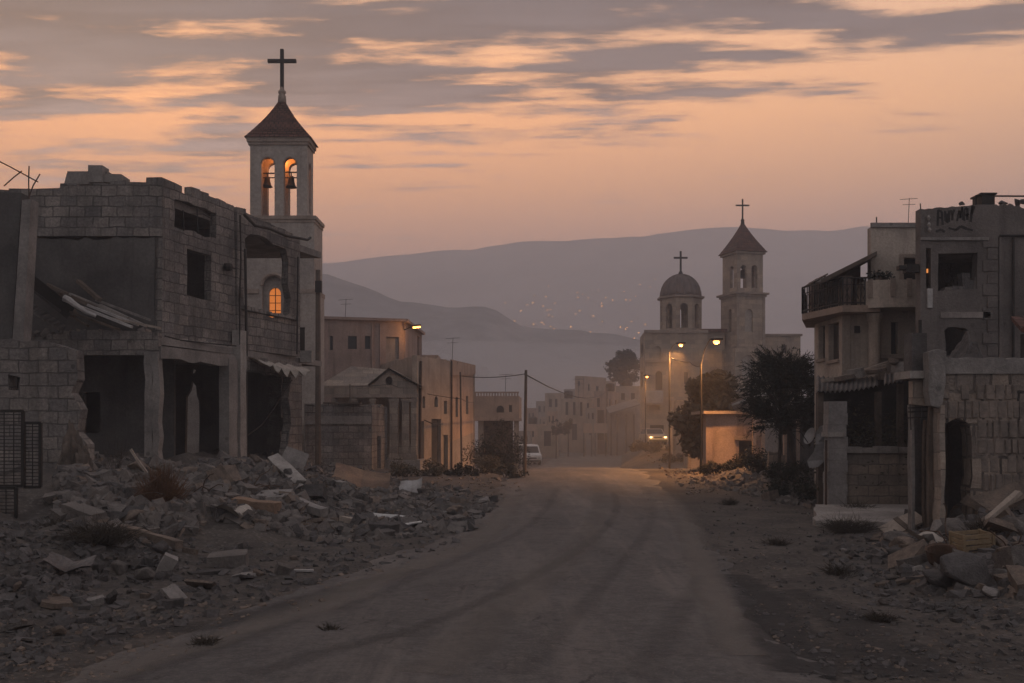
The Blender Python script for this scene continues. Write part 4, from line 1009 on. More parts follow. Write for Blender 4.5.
    solid_house(t, [A, B, C, E], zt, zb, {0: [AW(422.5, 396, 425, 408), AW(434.5, 396, 438, 407), W_(444, 401, 447, 414), DR(420, 421, 424, 462), DR(431.5, 419, 441, 466), DR(443.5, 435, 448, 472)],
                                         1: [W_(455.2, 397, 457.6, 417), W_(465.6, 396, 468, 414)]}, 'tan', parapet=.45, jag=.08)
    f0, f1 = Face(A, B), Face(B, C)
    m = MB(); m.panel([(0.02, f1.uz(452, 442)[1]), (f1.len, f1.uz(473, 432)[1]), (f1.len, zb), (0.02, zb)], [], lambda u, z: f1.pt(u, z, -.025), f1.back(.022)); m.build('dado', 'greyhouse', t)
    m = MB(); m.panel([(.03, f1.uz(452, 376)[1]), (f1.len, f1.uz(473, 374)[1]), (f1.len, zt + .06), (.03, zt + .06)], [], lambda u, z: f1.pt(u, z, -.1), f1.back(.095)); m.build('cornice', 'ochre', t)  # same ochre as the face below, carrying its warm light
    f1b = f1
    m = MB(); m.panel([(0.03, f1.uz(452, 442)[1]), (f1.len, f1.uz(473, 432)[1]), (f1.len, f1.uz(473, 374)[1]), (.03, f1.uz(452, 376)[1])], [rect(f1.px_rect(455.2, 397, 457.6, 417)), rect(f1.px_rect(465.6, 396, 468, 414))], lambda u, z: f1.pt(u, z, -.02), f1.back(.017)); m.build('warm_light_coat', 'ochre', t)  # ochre on this face stands in for warm lamp and sunset light
    MB().tube([f1.pt(.05, zb, -.09), f1.pt(.05, zt, -.09)], .05, 6).build('drainpipe', 'rust', t); m = MB(); m.tube([f0.pt(f0.u(418.5), .2, -.08), f0.pt(f0.u(419.5), zt - .3, -.08)], .07, 6); m.build('drainpipe', 'rust', t)
    m = MB(); m.tube([P(424, 420, 53.9), P(433, 424, 54.2), P(443, 424, 56.4)], .03, 5); m.build('cable', 'iron', t)
    o = MB().obox(P(437, 371, 59), (1.15, .2, 0), (0, 1, 0), (0, 0, .5)).obox(P(436.5, 363.3, 59) , (1.25, .2, 0), (0, 1.1, 0), (0, 0, .08)).build('roof_hut', 'rust', None, origin=P(446, 371, 59)); tag(o, 'dark rusty box hut on the roof of the street house', 'roof hut')
    o = MB().lathe(P(432.5, 372, 59), [(.02, 0), (.26, 0), (.28, .1), (.28, .55), (.2, .62), (.05, .66)], 12).build('water_tank', 'sheet_pale', None, origin=P(432.5, 372, 59), smooth=True); tag(o, 'small pale water tank beside the rusty roof hut', 'water tank')
    t, cs, zt2 = corner_house('small_house', 'small ochre roof storey peeping over the street house, below the corner lamp', 'house', 421, 438, 441, 72, 72, 76, 355, -1, {0: [W_(424, 358, 427, 364)]}, 'ochre')
    # E: house with overhanging upper storey
    D = 74
    t = thing('overhang_house', 'ochre house with a jutting upper storey over a dark recess behind bushes', 'house', (P(497, 0, D).x, D + 3, -1.5))
    z0, z1 = P(0, 418, D).z, P(0, 396, D).z
    A, B, C = XY(474, D), XY(519, D), XY(521.5, D + 6); E = XY(476, D + 6)
    solid_house(t, [A, B, C, E], z1, z0, {0: [AW(496.5, 405.5, 504, 412.5), W_(509, 405, 512, 412), W_(516, 404, 517, 412)]}, 'ochre', parapet=.25)
    MB().slab([(A.x - .2, D - .3), (B.x + .2, D - .3), (C.x, C.y), (E.x, E.y)], z0 - .2, z0 - .003).build('floor_edge', 'ochre', t)
    m = MB()
    f = Face(XY(474, D), XY(519, D))
    for i in range(16):
        uu = f.len * (i + .5) / 16; m.obox(f.pt(uu - .06, z1 + .003, .05), (.12, 0, 0), (0, .2, 0), (0, 0, .22))
    m.obox(f.pt(0, z1 + .226, .02), (f.len, 0, 0), (0, .24, 0), (0, 0, .1)); m.build('balustrade', 'ochre', t)
    m = MB(); a = XY(483, D + 1.5); b = XY(513, D + 1.5)
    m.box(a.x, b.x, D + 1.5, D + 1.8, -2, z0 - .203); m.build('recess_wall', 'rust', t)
    MB().box(P(478, 0, D).x, P(483, 0, D).x, D + .1, D + 1.8, -2, z0 - .203).build('pillar', 'tan', t); MB().box(P(514, 0, D).x, P(519, 0, D).x, D + .1, D + 4, -2, z0 - .203).build('pillar', 'tan', t)
    o = MB().lathe(P(483, 397, 76), [(.1, 0), (.5, .1), (.62, .5), (.45, .9), (.1, 1.1)], 10).build('roof_shrub', 'leaf_olive', None, origin=P(483, 397, 76)); bpy.data.objects.remove(o)
def add_light(p, e, col, r=.08, name='street_light'):
    ld = bpy.data.lights.new(name, 'POINT'); ld.energy = e; ld.color = col; ld.shadow_soft_size = r
    lo = bpy.data.objects.new(name, ld); COL.objects.link(lo); lo.location = p; return lo
mid_left()
pole(524.5, 45, 370, 478, .085, 'dark bare pole standing at the left edge of the road', lean=.07)
pole(461.8, 54, 372, 478, .06, 'thin pole in front of the narrow-windowed street house', lean=-.08)
pole(607, 128, 388, 452, .13, 'distant pole before the buildings at the end of the road')

# ================================================================== THE FAR STREET
def far_street():
    g = 'houses at the end of the road'
    H = corner_house
    zb = -2.2
    H('far_house', 'flat roofed house with a cornice and three tall windows at the end of the road', 'house', 561, 592, 597, 135, 135, 143, 399, zb,
      {0: [W_(565.5, 402, 568.3, 415), W_(573, 402, 575.5, 415), W_(580, 402, 582.5, 416), W_(587, 403, 589, 416), DR(572, 424, 577, 440)]}, 'tan', g)
    H('far_house', 'taller tower-like house with a lit side rising behind the cornice house', 'house', 575, 583, 606, 158, 158, 164, 376, zb, {0: [W_(577, 381, 580, 386)], 1: [W_(596, 386, 599, 392), W_(588, 384, 590, 391)]}, 'ochre', g)
    H('far_house', 'ruddy house with wide broken openings right of the cornice house', 'house', 594, 607, 619, 128, 128, 134, 391, zb, {0: [W_(597, 398, 600, 407), DR(596, 410, 604, 440)], 1: [W_(609, 399, 612, 408), W_(615, 400, 617, 408)]}, 'pink', g)
    H('far_house', 'grey house under the round dark tree at the end of the road', 'house', 616, 640, 643, 140, 140, 147, 386, zb, {0: [W_(621, 393, 625, 400), W_(631, 393, 635, 400), DR(626, 420, 631, 442)]}, 'greyhouse', g)
    H('far_house', 'low tan house left of the cornice house, behind the young trees', 'house', 545, 561, 564, 150, 150, 156, 393, zb, {0: [W_(549, 399, 552, 407), W_(555, 399, 557.5, 407)]}, 'tan', g)
    H('far_house', 'small pale house with one lit window right of the road pole', 'house', 527, 544, 547, 125, 125, 131, 424, zb, {0: [W_(531, 431, 534, 437), W_(539, 431, 541, 437)]}, 'ochre', g)
    H('far_house', 'squat house with a shuttered wide door behind the parked van', 'house', 538, 556, 559, 115, 115, 120, 426, zb, {0: [DR(544, 431, 551, 446)]}, 'tan', g)
    for x0, x1, x2, y, D_, m_, lab in ((527, 536, 538, 408, 170, 'pink', 'narrow ruddy house just right of the bare left pole'), (536, 549, 551, 401, 182, 'greyhouse', 'grey house with a high parapet behind the small pale house'), (547, 556, 558, 411, 142, 'ochre', 'low ochre house between the grey and the tan houses'),
                                  (586, 597, 600, 386, 176, 'greyhouse', 'grey upper storey showing behind the ruddy house'), (599, 613, 616, 381, 192, 'tan', 'tan house highest behind the ruddy house, left of the round tree'), (564, 575, 577, 389, 200, 'greyhouse', 'small grey storey behind the left end of the cornice house'),
                                  (631, 642, 644, 393, 165, 'pink', 'ruddy house wedged between the shed and the church'), (519, 530, 532, 431, 108, 'greyhouse', 'low grey house hidden behind the bare left pole'), (541, 553, 555, 417, 160, 'tan', 'low tan house above the squat shuttered one'), (586, 596, 598, 408, 124, 'greyhouse', 'grey house with broken windows behind the hoardings')):
        wd = (x1 - x0); H('far_house', lab, 'house', x0, x1, x2, D_, D_, D_ + 6, y, -6, {0: [W_(x0 + wd * .18, y + 5, x0 + wd * .36, y + 11), W_(x0 + wd * .58, y + 5, x0 + wd * .78, y + 11), DR(x0 + wd * .3, y + 18, x0 + wd * .6, y + 27)]}, m_, g)
    for px, y, D_, lab in ((569, 393, 136, 'water tank on the cornice house roof'), (611, 386, 129, 'water tank on the ruddy house roof'), (533, 420, 126, 'water tank on the small pale house roof'), (628, 381.5, 141, 'water tank on the grey house under the round tree')):
        p = P(px, y + 5.2, D_); o = MB().lathe(p + Vector((0, 1, 0)), [(.1, 0), (.55, 0), (.58, .2), (.58, .95), (.4, 1.05), (.1, 1.1)], 10).build('water_tank', 'iron', None, origin=p); tag(o, 'dark ' + lab, 'water tank')
    # shed with a sloping sheet roof and pale boards
    D = 122; t = thing('market_shed', 'open shed with a sagging sheet roof left of the domed church', 'shed', (P(624, 0, D).x, D + 2, zb))
    a, b = P(609, 413, D), P(640, 404, D); m = MB()
    m.add([a, b, b + Vector((0, 4, .8)), a + Vector((0, 4, .8)), a + Vector((0, 0, -.15)), b + Vector((0, 0, -.15)), b + Vector((0, 4, .65)), a + Vector((0, 4, .65))], [(0, 1, 2, 3), (7, 6, 5, 4), (0, 4, 5, 1), (1, 5, 6, 2), (2, 6, 7, 3), (3, 7, 4, 0)])
    m.build('roof', 'sheet', t)
    for px in (611, 617, 626, 634): MB().bar(P(px, 414, D + .3) + Vector((0, 0, -.0)), Vector((P(px, 0, D + .3).x, D + .3, -2.3)), .22).build('post', 'wood', t)
    MB().box(P(610, 0, D).x, P(640, 0, D).x, D + 3.6, D + 3.9, -2.3, P(0, 411, D).z).build('back_wall', 'greyhouse', t)
    for x0, x1, lab in ((583, 592.5, 'pale hoarding board at the far end of the road, left of the pair'), (594, 607, 'wider pale hoarding board at the far end of the road')):
        a, b = P(x0, 433, 118), P(x1, 433, 118); t = thing('hoarding', lab, 'hoarding', (a + b) / 2, 'hoarding boards')
        MB().obox(a, b - a, (0, .1, 0), (0, 0, 1.15)).build('board', 'ochre', t)
        for q in (a + (b - a) * .1, a + (b - a) * .9): MB().bar(q + Vector((0, .18, 1)), Vector((q.x, q.y + .18, -2.2)), .12).build('post', 'wood', t)
far_street()

def hillside():
    rng = random.Random(5)
    g = 'houses scattered over the valley and hillside'
    base = MB().box(-.5, .5, -.4, .4, -.5, .62).build('hillside_house', 'greyhouse', None)
    # walls, parapet, window panes in one small kind
    bpy.data.objects.remove(base)
    kinds = []
    for k, (wm, lab) in enumerate((('tower', 'small flat roofed grey house in the hazy valley'), ('church', 'small flat roofed tan house in the hazy valley'), ('ochre', 'small ochre house with a dark door in the hazy valley'))):
        t = thing('hillside_house', lab, 'house', (0, 0, -900), g)
        t['_org'] = Vector((0, 0, 0))
        m = MB(); m.box(-4, 4, 0, 7, -4, 5.2 - k); m.box(-4.2, 4.2, -.2, 7.2, 5.203 - k, 5.5 - k)
        if k != 1: m.box(-1, 3, 2, 6, 5.503 - k, 8 - k)
        w1 = m.build('wall', wm, t)
        for x in (-2.8, 0, 2.4): MB().box(x - .5, x + .5, -.06, -.01, 1.4, 3.0).build('window', 'glass', t)
        kinds.append(t)
    lit = []
    for t in kinds:
        c = cp_tree(t); c['label'] = t['label'].replace('in the hazy valley', 'with a light on, in the hazy valley')
        MB().box(-.8, .8, -.35, -.1, 2.9, 4.0).build('lit_lamp', 'townlight', None)
        o = bpy.context.scene.objects[-1] if False else [x for x in COL.objects if x.name.startswith('lit_lamp') and x.parent is None][0]
        o.parent = c; lit.append(c)
    n = 0; spots = []
    # valley floor and foot of the hills (photo column, distance, height)
    dg = bpy.context.evaluated_depsgraph_get()
    def drop(x, y):
        r = S.ray_cast(dg, Vector((x, y, 262)), Vector((0, 0, -1)))
        # the haze box top is at 222: start below it
        return r[1].z if r[0] and r[4] and r[4].name.startswith(('hill', 'ground')) and not r[4].name.startswith('hillside') else None
    for i in range(230):
        far = rng.random() < .5
        if far: px = rng.uniform(505, 660); y = rng.uniform(700, 1080)
        else: px = rng.triangular(430, 700, 560); y = rng.triangular(265, 420, 300)
        x = (px - HX) / F * y; z = drop(x, y)
        if z is None: continue
        k = rng.randrange(3); src = lit[k] if rng.random() < (.95 if far else .2) else kinds[k]
        c = cp_tree(src, loc=(x, y, z + .3), rot=(0, 0, rng.uniform(-.2, .2)), sc=(rng.uniform(.5, .8),) * 3 if not far else (rng.uniform(.35, .5),) * 3)
        n += 1
    for t in kinds + lit:
        for ch in list(t.children): bpy.data.objects.remove(ch)
        bpy.data.objects.remove(t)
hillside()

# ---- the domed church with its own tower
def church():
    t = thing('domed_church', 'limestone church with a ribbed dome on a drum and a tower with a red cap', 'church', (P(700, 0, 97).x, 97, .3))
    zb = -.6; D = 95.0
    # west block: two storeys
    A, B, C, E = XY(645, D), XY(708, D), XY(708, D + 7), XY(645, D + 7)
    zt = P(0, 331, D).z
    A0 = XY(640, D + 7)
    solid_house(t, [A, B, Vector((B.x, D + 7)), A0], zt, zb, {0: [('arch', (653, 346, 661, 360), 'church', 'blind_window'), AW(655.5, 371, 662.5, 390), DR(650, 425, 664, 446), W_(684, 372, 688, 384)],
                                                       3: [W_(641, 344, 643, 357), W_(641, 372, 643, 388)]}, 'church', parapet=.2)
    f = Face(A, B)
    def course(y0, y1, out=.14, x0=0, x1=None, nm='string_course'):
        m = MB(); z0, z1 = P(0, y1, D).z, P(0, y0, D).z; x1 = f.len if x1 is None else x1
        m.box(A.x + x0 - .1, A.x + x1, D - out, D - .004, z0, z1); return m.build(nm, 'trim', t)
    course(330, 333); course(360, 362.5); course(399, 401, .05)
    # balcony
    bz = P(0, 403, D).z; bx0, bx1 = P(645, 0, D - 1).x, P(663.5, 0, D - 1).x
    bal = MB().box(bx0, bx1, D - 1.0, D - .005, bz - .18, bz).build('balcony', 'trim', t)
    m = MB(); zt2 = P(0, 391, D - 1).z
    n = 15
    for i in range(n + 1): x = lerp(bx0 + .06, bx1 - .06, i / n); m.box(x - .035, x + .035, D - .97, D - .9, bz + .003, zt2 - .08)
    m.box(bx0, bx1, D - 1.0, D - .86, zt2 - .077, zt2 + .03); m.build('railing', 'sheet_pale', bal)
    m = MB(); m.box(bx0 + .1, bx0 + .3, D - .6, D - .006, bz - .6, bz - .183); m.box(bx1 - .3, bx1 - .1, D - .6, D - .006, bz - .6, bz - .183); m.build('bracket', 'trim', bal)
    # niche window rim that catches the street lamp
    fr = f.px_rect(681, 366, 691, 386)
    m = MB(); hh = arch(f.px_rect(683, 369, 689, 385), 8); m.panel([(fr[0], fr[1]), (fr[2], fr[1]), (fr[2], fr[3]), (fr[0], fr[3])], [hh], lambda u, z: f.pt(u, z, -.12), f.back(.115)); m.build('window_surround', 'trim', t)
    # drum and dome
    cx = P(681, 0, D + 3).x; cy = D + 3.2; r = 2.08; z0 = zt - .3; z1 = P(0, 297.5, D + 1.5).z
    m = MB(); k = 8; ph = R(22.5)
    for i in range(k):
        a0 = ph + 2 * math.pi * i / k; a1 = ph + 2 * math.pi * (i + 1) / k
        p0 = Vector((cx + r * math.cos(a0), cy + r * math.sin(a0))); p1 = Vector((cx + r * math.cos(a1), cy + r * math.sin(a1)))
        ff = Face(p0, p1); mid = (p0 + p1) / 2; inn = (Vector((cx, cy)) - mid).normalized()
        h_ = arch((ff.len * .5 - .37, z0 + .75, ff.len * .5 + .37, z1 - .55), 7)
        m.panel([(0, z0), (ff.len, z0), (ff.len, z1), (0, z1)], [h_], lambda u, z, ff=ff: Vector(((ff.a + ff.d * u).x, (ff.a + ff.d * u).y, z)), Vector((inn.x, inn.y, 0)) * .25)
    m.build('drum', 'church', t)
    m = MB(); 
    for zz, hh, rr in ((z1, .22, r + .28), (z0 + .35, .2, r + .22)):
        m.lathe((cx, cy, zz), [(rr - .15, 0), (rr, .05), (rr, hh), (rr - .2, hh + .02)], 8, ph)
    m.build('drum_cornice', 'trim', t)
    MB().lathe((cx, cy, z0 + .6), [(.02, 0), (1.2, 0), (1.2, .02), (.02, .03)], 8, ph).build('drum_floor', 'inner_shade', t)
    pr = [(2.02 * math.cos(a) + .0, z1 + .24 + 2.25 * math.sin(a)) for a in [math.pi / 2 * i / 10 for i in range(11)]]; pr[-1] = (.06, pr[-1][1])
    MB().lathe((cx, cy, 0), pr, 24).build('dome', 'dome', t, smooth=True)
    m = MB()
    for i in range(16):
        a = 2 * math.pi * i / 16; m.tube([(cx + 2.04 * math.cos(b) * math.cos(a), cy + 2.04 * math.cos(b) * math.sin(a), z1 + .24 + 2.27 * math.sin(b)) for b in [math.pi / 2 * j / 8 for j in range(8)]], .045, 4)
    m.build('dome_rib', 'dome', t)
    zc = z1 + .24 + 2.2; m = MB(); m.lathe((cx, cy, zc), [(.3, 0), (.2, .2), (.14, .35)], 8); cross_mesh(m, Vector((cx, cy, zc + .3)), 2.05, 1.35, .17, .68); m.build('cross', 'iron', t)
    # link between and the nave to the right
    MB().box(P(704, 0, D).x, P(727, 0, D).x, D + 1, D + 8, zb, P(0, 332, D + 1).z).build('nave', 'church', t)
    m = MB(); a = P(702, 332, D + .8); b = P(727, 330.5, D + .8); m.box(a.x, b.x, D + .7, D + 8, a.z + .003, a.z + .3); m.build('nave_cornice', 'tile', t)
    nf = Face(XY(764, D + 2), XY(800.5, D + 2)); zn = P(0, 336, D + 2).z
    MB().panel([(0, zb), (nf.len, zb), (nf.len, zn), (0, zn)], [rect(nf.px_rect(782, 345, 787, 353))], lambda u, z: nf.pt(u, z), Vector((0, .4, 0))).build('nave_wall', 'church', t)
    MB().box(nf.a.x - .3, nf.b.x + .15, D + 1.85, D + 7, zn + .003, zn + .2).build('nave_roof', 'trim', t)
    MB().box(nf.b.x - .4, nf.b.x, D + 2.403, D + 7, zb, zn).build('nave_wall', 'church', t)
    MB().box(nf.a.x, nf.b.x - .5, D + 5, D + 5.2, zb, zn).build('nave_inside', 'inner_shade', t)
    # tower, seen a little on its left corner
    tw = thing('church_tower', 'red capped stone tower with three belfry arches beside the ribbed dome', 'church tower', (P(745, 0, D).x, D + 2, .3))
    th = R(17); ux = Vector((math.cos(th), math.sin(th))); uy = Vector((-math.sin(th), math.cos(th)))
    K = XY(737, D - .6)                              # near corner of the shaft
    def sq(s0, grow=0.0):
        o = K - (ux + uy) * grow; L = s0 + 2 * grow
        return [o, o + ux * L, o + ux * L + uy * L, o + uy * L]
    s = 2.82
    def level(zlo, zhi, grow, front, left, nm, mt='church', thick=.32, rear=False):
        q = sq(s, grow); m = MB()
        for i, holes in ((0, front), (3, left), (1, []), (2, [])):
            a, b = q[i], q[(i + 1) % 4]; ff = Face(a, b); mid = (a + b) / 2; cc = (q[0] + q[2]) / 2; inn = (cc - mid).normalized()
            e = 0 if i % 2 == 0 else thick + .003
            hs = [arch(h, 8) for h in holes(ff)] if callable(holes) else []
            if rear and i in (1, 2):
                zh = P(0, 264, D).z; hs = [arch((k - .29, zlo + .35, k + .29, zh), 8) for k in (ff.len * .3, ff.len * .68)]
            m.panel([(e, zlo), (ff.len - e, zlo), (ff.len - e, zhi), (e, zhi)], hs, lambda u, z, ff=ff: Vector(((ff.a + ff.d * u).x, (ff.a + ff.d * u).y, z)), Vector((inn.x, inn.y, 0)) * thick)
        return m.build(nm, mt, tw)
    zA, zB, zC = P(0, 254, D).z, P(0, 293, D).z, P(0, 347, D).z
    level(zB + .02, zA, -.02, lambda ff: [ff.px_rect(740.5, 265, 746.5, 288), ff.px_rect(751.5, 265, 757.5, 288)], lambda ff: [ff.px_rect(730, 266, 733.6, 288)], 'belfry', rear=True)
    # the far belfry walls stay open too: light shows through the arches
    level(zC + .02, zB - .36, .10, lambda ff: [ff.px_rect(745, 309, 753, 332)], lambda ff: [ff.px_rect(728.5, 309, 731.5, 332)], 'shaft')
    q = sq(s - .2, -.0); 
    def pane(pr, off, mtl, nm, grow):
        qq = sq(s, grow); ff = Face(qq[0], qq[1]); r = ff.px_rect(*pr)
        MB().panel(rect((r[0] - .1, r[1] - .1, r[2] + .1, r[3] + .1)), [], lambda u, z: ff.pt(u, z, off), ff.back(.05)).build(nm, mtl, tw)
    pane((745, 309, 753, 332), .2, 'tower', 'blind_window', .10)
    def slab_(grow, z0, z1, nm='cornice', mt='trim'):
        MB().slab([tuple(p) for p in sq(s, grow)], z0, z1).build(nm, mt, tw)
    slab_(.42, zB - .16, zB + .02); slab_(.24, zB - .36, zB - .163); slab_(.16, zA + .003, zA + .2); slab_(.22, zC - .2, zC + .02)
    # lower stage, wider, with an arched doorway high up
    level(zb, zC - .203, .55, lambda ff: [ff.px_rect(742, 355, 755, 378)], None, 'lower_stage')
    pane((742, 355, 755, 378), .25, 'tower', 'blind_door', .55)
    c = (sq(s)[0] + sq(s)[2]) / 2
    ev = [Vector((p.x, p.y, zA + .2)) for p in sq(s, .26)]; za = P(0, 222, D + 1.5).z
    tile_roof(ev, za, c.x, c.y, 'tile', tw, .06, 11)
    m = MB(); m.lathe((c.x, c.y, za - .3), [(.2, 0), (.16, .3), (.2, .4), (.12, .5)], 8); cross_mesh(m, Vector((c.x, c.y, za + .1)), 2.05, 1.3, .13, .70); m.build('cross', 'iron', tw)
    bell(tw, Vector((c.x, c.y, zB + 2.0)), .8, .42)
    for p in (K + ux * .2, K + ux * (s - .2)):
        pass
    m = MB()
    for a in (.0, .92): 
        o = K - (ux + uy) * .10 + ux * a * (s + .2); m.obox((o.x - uy.x * .06, o.y - uy.y * .06, zC + .023), (ux * .26).to_3d(), (uy * .058).to_3d(), (0, 0, zB - .37 - zC - .02)); 
        m.build('pilaster', 'trim', tw); m = MB()
church()

# ---- round dark tree and small trees far down the road
def foliage_mass(centers, n, size, rng, flat=.7):
    """many small leaf faces through a few uneven clumps"""
    m = MB()
    tot = sum(r ** 2 for _, r in centers)
    for c, r in centers:
        for i in range(int(n * r * r / tot)):
            d = Vector((rng.gauss(0, 1), rng.gauss(0, 1), rng.gauss(0, 1))).normalized() * r * (rng.random() ** .45)
            nn = noise.noise((c + d) * (1.1 / max(.3, r)) + Vector((9, 2, 4)))
            if nn < -.18: continue
            p = c + Vector((d.x, d.y, d.z * .85)); a = Vector((rng.gauss(0, 1), rng.gauss(0, 1), rng.gauss(0, flat))).normalized(); b = a.cross(Vector((rng.gauss(0, 1), rng.gauss(0, 1), rng.gauss(0, 1)))).normalized()
            s = size * rng.uniform(.6, 1.3); o = len(m.v)
            m.v += [p - a * s, p + b * s * .42, p + a * s, p - b * s * .42]; m.f.append((o, o + 1, o + 2, o + 3))
    return m
def simple_tree(px, D, ytop, ycrown, ybase, wpx, label, leafm='leaf_far', n=5000, group=None, name='broadleaf_tree', seed=1, clumps=14):
    rng = random.Random(seed); x = P(px, 0, D).x; zt = P(0, ytop, D).z; zc = P(0, ycrown, D).z; zb = min(P(0, ybase, D).z, G(x, D) if D < 165 else 99) ; W = wpx / F * D / 2; h = zt - zc
    t = thing(name, label, 'tree', (x, D, zb), group)
    tk = MB(); tops = []
    tk.tube([(x, D, zb - .2), (x + .05 * W, D, lerp(zb, zc, .6)), (x, D, zc + h * .35)], max(.05, W * .09), 8, W * .05)
    cen = []
    for i in range(clumps):
        a = rng.uniform(0, 2 * math.pi); k = math.sqrt(rng.random()); q = rng.random()
        prof = math.sin(math.pi * min(1, .18 + .75 * q)) ** .7
        c = Vector((x + W * .74 * k * prof * math.cos(a), D + W * .74 * k * prof * math.sin(a), zc + h * (.12 + .76 * q)))
        cen.append((c, W * rng.uniform(.22, .42)))
        tk.tube([(x, D, zc + h * .1), (x * .5 + c.x * .5, D * .5 + c.y * .5, lerp(zc + h * .1, c.z, .6)), c], max(.025, W * .03), 5, max(.01, W * .01))
    tk.build('trunk', 'bark', t)
    foliage_mass(cen, n, W * .085, rng).build('crown', leafm, t)
    return t
simple_tree(623, 150, 349, 391, 440, 40, 'large round dark tree behind the roofs left of the domed church', n=9000, seed=4, clumps=22)
simple_tree(556, 112, 418, 437, 450, 16, 'small dark tree at the far left side of the road end, left of a pair', n=2500, seed=8, group='small trees at the end of the road')
simple_tree(568, 118, 416, 436, 449, 18, 'small dark tree at the far end of the road, right of a pair', n=2500, seed=9, group='small trees at the end of the road')
simple_tree(712, 50.5, 370, 468, 480, 78, 'tall haze-paled olive-green tree behind the bare pole on the right', 'leaf_olive', n=30000, seed=12, clumps=70)
# ================================================================== RIGHT SIDE
M['stone_face'] = mat('worn facing stone', (.27, .215, .178), (.13, .108, .094), scale=3.2, bump=.6, streak=.25, fine=8)
def wall_block():
    """the ashlar enclosure at the right margin with its dark doorway and the pillars beside it"""
    D = 19.0; t = thing('ashlar_wall', 'high wall of big worn ashlar blocks with a dark doorway at the right margin', 'wall', P(985, 520, D))
    f = Face(XY(941, D), XY(1100, D)); zt = P(0, 358, D).z; zc = P(0, 374, D).z
    dr = f.px_rect(944, 420, 972, 545); dr = (dr[0], -.05, dr[2], dr[3])
    hole = ragged([(dr[0], dr[1]), (dr[2], dr[1]), (dr[2] - .02, dr[3] - .05), (dr[0] + .25, dr[3] + .04), (dr[0], dr[3] - .08)], .25, .03)
    out = [(0, -.3), (dr[0], -.3), (dr[0], -.05)]
    MB().panel([(0, -.3), (f.len, -.3), (f.len, zc), (0, zc)], [[(u, max(z, -.2)) for u, z in hole]], lambda u, z: f.pt(u, z), f.back(.42)).build('wall', 'block_big', t)
    m = MB(); m.panel([(-.04, zc + .003), (f.len, zc + .003)] + [(lerp(f.len, -.04, i / 24), zt + rnd.uniform(-.03, .02)) for i in range(25)], [], lambda u, z: f.pt(u, z, -.05), f.back(.5)); m.build('capping', 'concrete', t)
    # raised blocks: the stones stand proud by different amounts
    rg = random.Random(3); m = MB(); zrow = -.1; row = 0
    while zrow < zc - .2:
        h = .34 + rg.uniform(-.05, .06); u = -.02
        while u < f.len:
            w_ = rg.uniform(.10, .21)
            z1 = min(zrow + h, zc)
            if not (u + w_ > dr[0] - .05 and u < dr[2] + .05 and zrow < dr[3] - .02) and rg.random() < .93:
                o = rg.uniform(.005, .042); j = lambda: rg.uniform(-.012, .012)
                a = [f.pt(u + .015 + j(), zrow + .018 + j(), -.001), f.pt(u + w_ - .012 + j(), zrow + .015 + j(), -.001), f.pt(u + w_ - .012 + j(), z1 - .015 + j(), -.001), f.pt(u + .014 + j(), z1 - .018 + j(), -.001)]
                ins = .014
                b = [f.pt(u + .015 + ins + j(), zrow + .018 + ins + j(), -o), f.pt(u + w_ - .012 - ins + j(), zrow + .015 + ins + j(), -o), f.pt(u + w_ - .012 - ins + j(), z1 - .015 - ins + j(), -o), f.pt(u + .014 + ins + j(), z1 - .018 - ins + j(), -o)]
                m.add(a + b, [(0, 1, 5, 4), (1, 2, 6, 5), (2, 3, 7, 6), (3, 0, 4, 7), (4, 5, 6, 7)])
            u += w_
        zrow += h; row += 1
    m.build('facing_stone', 'stone_face', t)
    # inside of the doorway
    MB().box(f.a.x + 1.02, f.a.x + 3.0, D + 2.2, D + 2.4, -.3, zc - .26).build('inner_wall', 'inner_shade', t); MB().slab([(f.a.x + .04, D + .43), (f.a.x + .1, D + .43), (f.a.x + 1.0, D + 2.19), (f.a.x + .94, D + 2.19)], -.3, zc - .26).build('inner_wall', 'inner_shade', t)
    MB().slab([(f.a.x + .25, D + .43), (f.b.x, D + .43), (f.b.x + .9, D + 2.6), (f.a.x + 1.2, D + 2.6)], zc - .25, zc - .05).build('roof', 'concrete', t)
    # left return with posts
    def postb(px0, px1, D_, y0, zb, mt, dep=.3):
        a, b = P(px0, y0, D_), P(px1, y0, D_); n = 8; m = MB(); f_ = Face(XY(px0, D_), XY(px1, D_)); L = [(rnd.uniform(-.02, .02), lerp(zb, a.z, i / n)) for i in range(n + 1)]; Q = [(f_.len + rnd.uniform(-.02, .02), lerp(zb, a.z, i / n)) for i in range(n + 1)]
        m.panel(L + list(reversed(Q)), [], lambda u, z: f_.pt(u, z), f_.back(dep)); return m.build('post', mt, t)
    postb(929.5, 932.5, 19.2, 405, -.2, 'wood', .12); postb(912, 915, 19.6, 405, -.2, 'concrete', .2); postb(940.5, 944.8, 18.9, 405, -.2, 'ashlar', .3); postb(925, 928.5, 19.7, 420, -.2, 'wood', .12)
    MB().box(P(914, 0, 20.3).x, P(944, 0, 20.5).x, 20.3, 20.5, -.2, P(0, 405, 20).z).build('inner_wall', 'plaster_dark', t)
    # hanging slabs over the return
    m = MB(); f_ = Face(XY(928, 18.9), XY(946, 18.9)); 
    o = [f_.uz(928, 352), f_.uz(940, 349), f_.uz(945.5, 352), f_.uz(946, 380), f_.uz(942, 402), f_.uz(939, 407), f_.uz(930, 405), f_.uz(928, 390)]
    m.panel(ragged(o, .25, .02), [], lambda u, z: f_.pt(u, z), f_.back(.25)); m.build('hanging_slab', 'concrete', t)
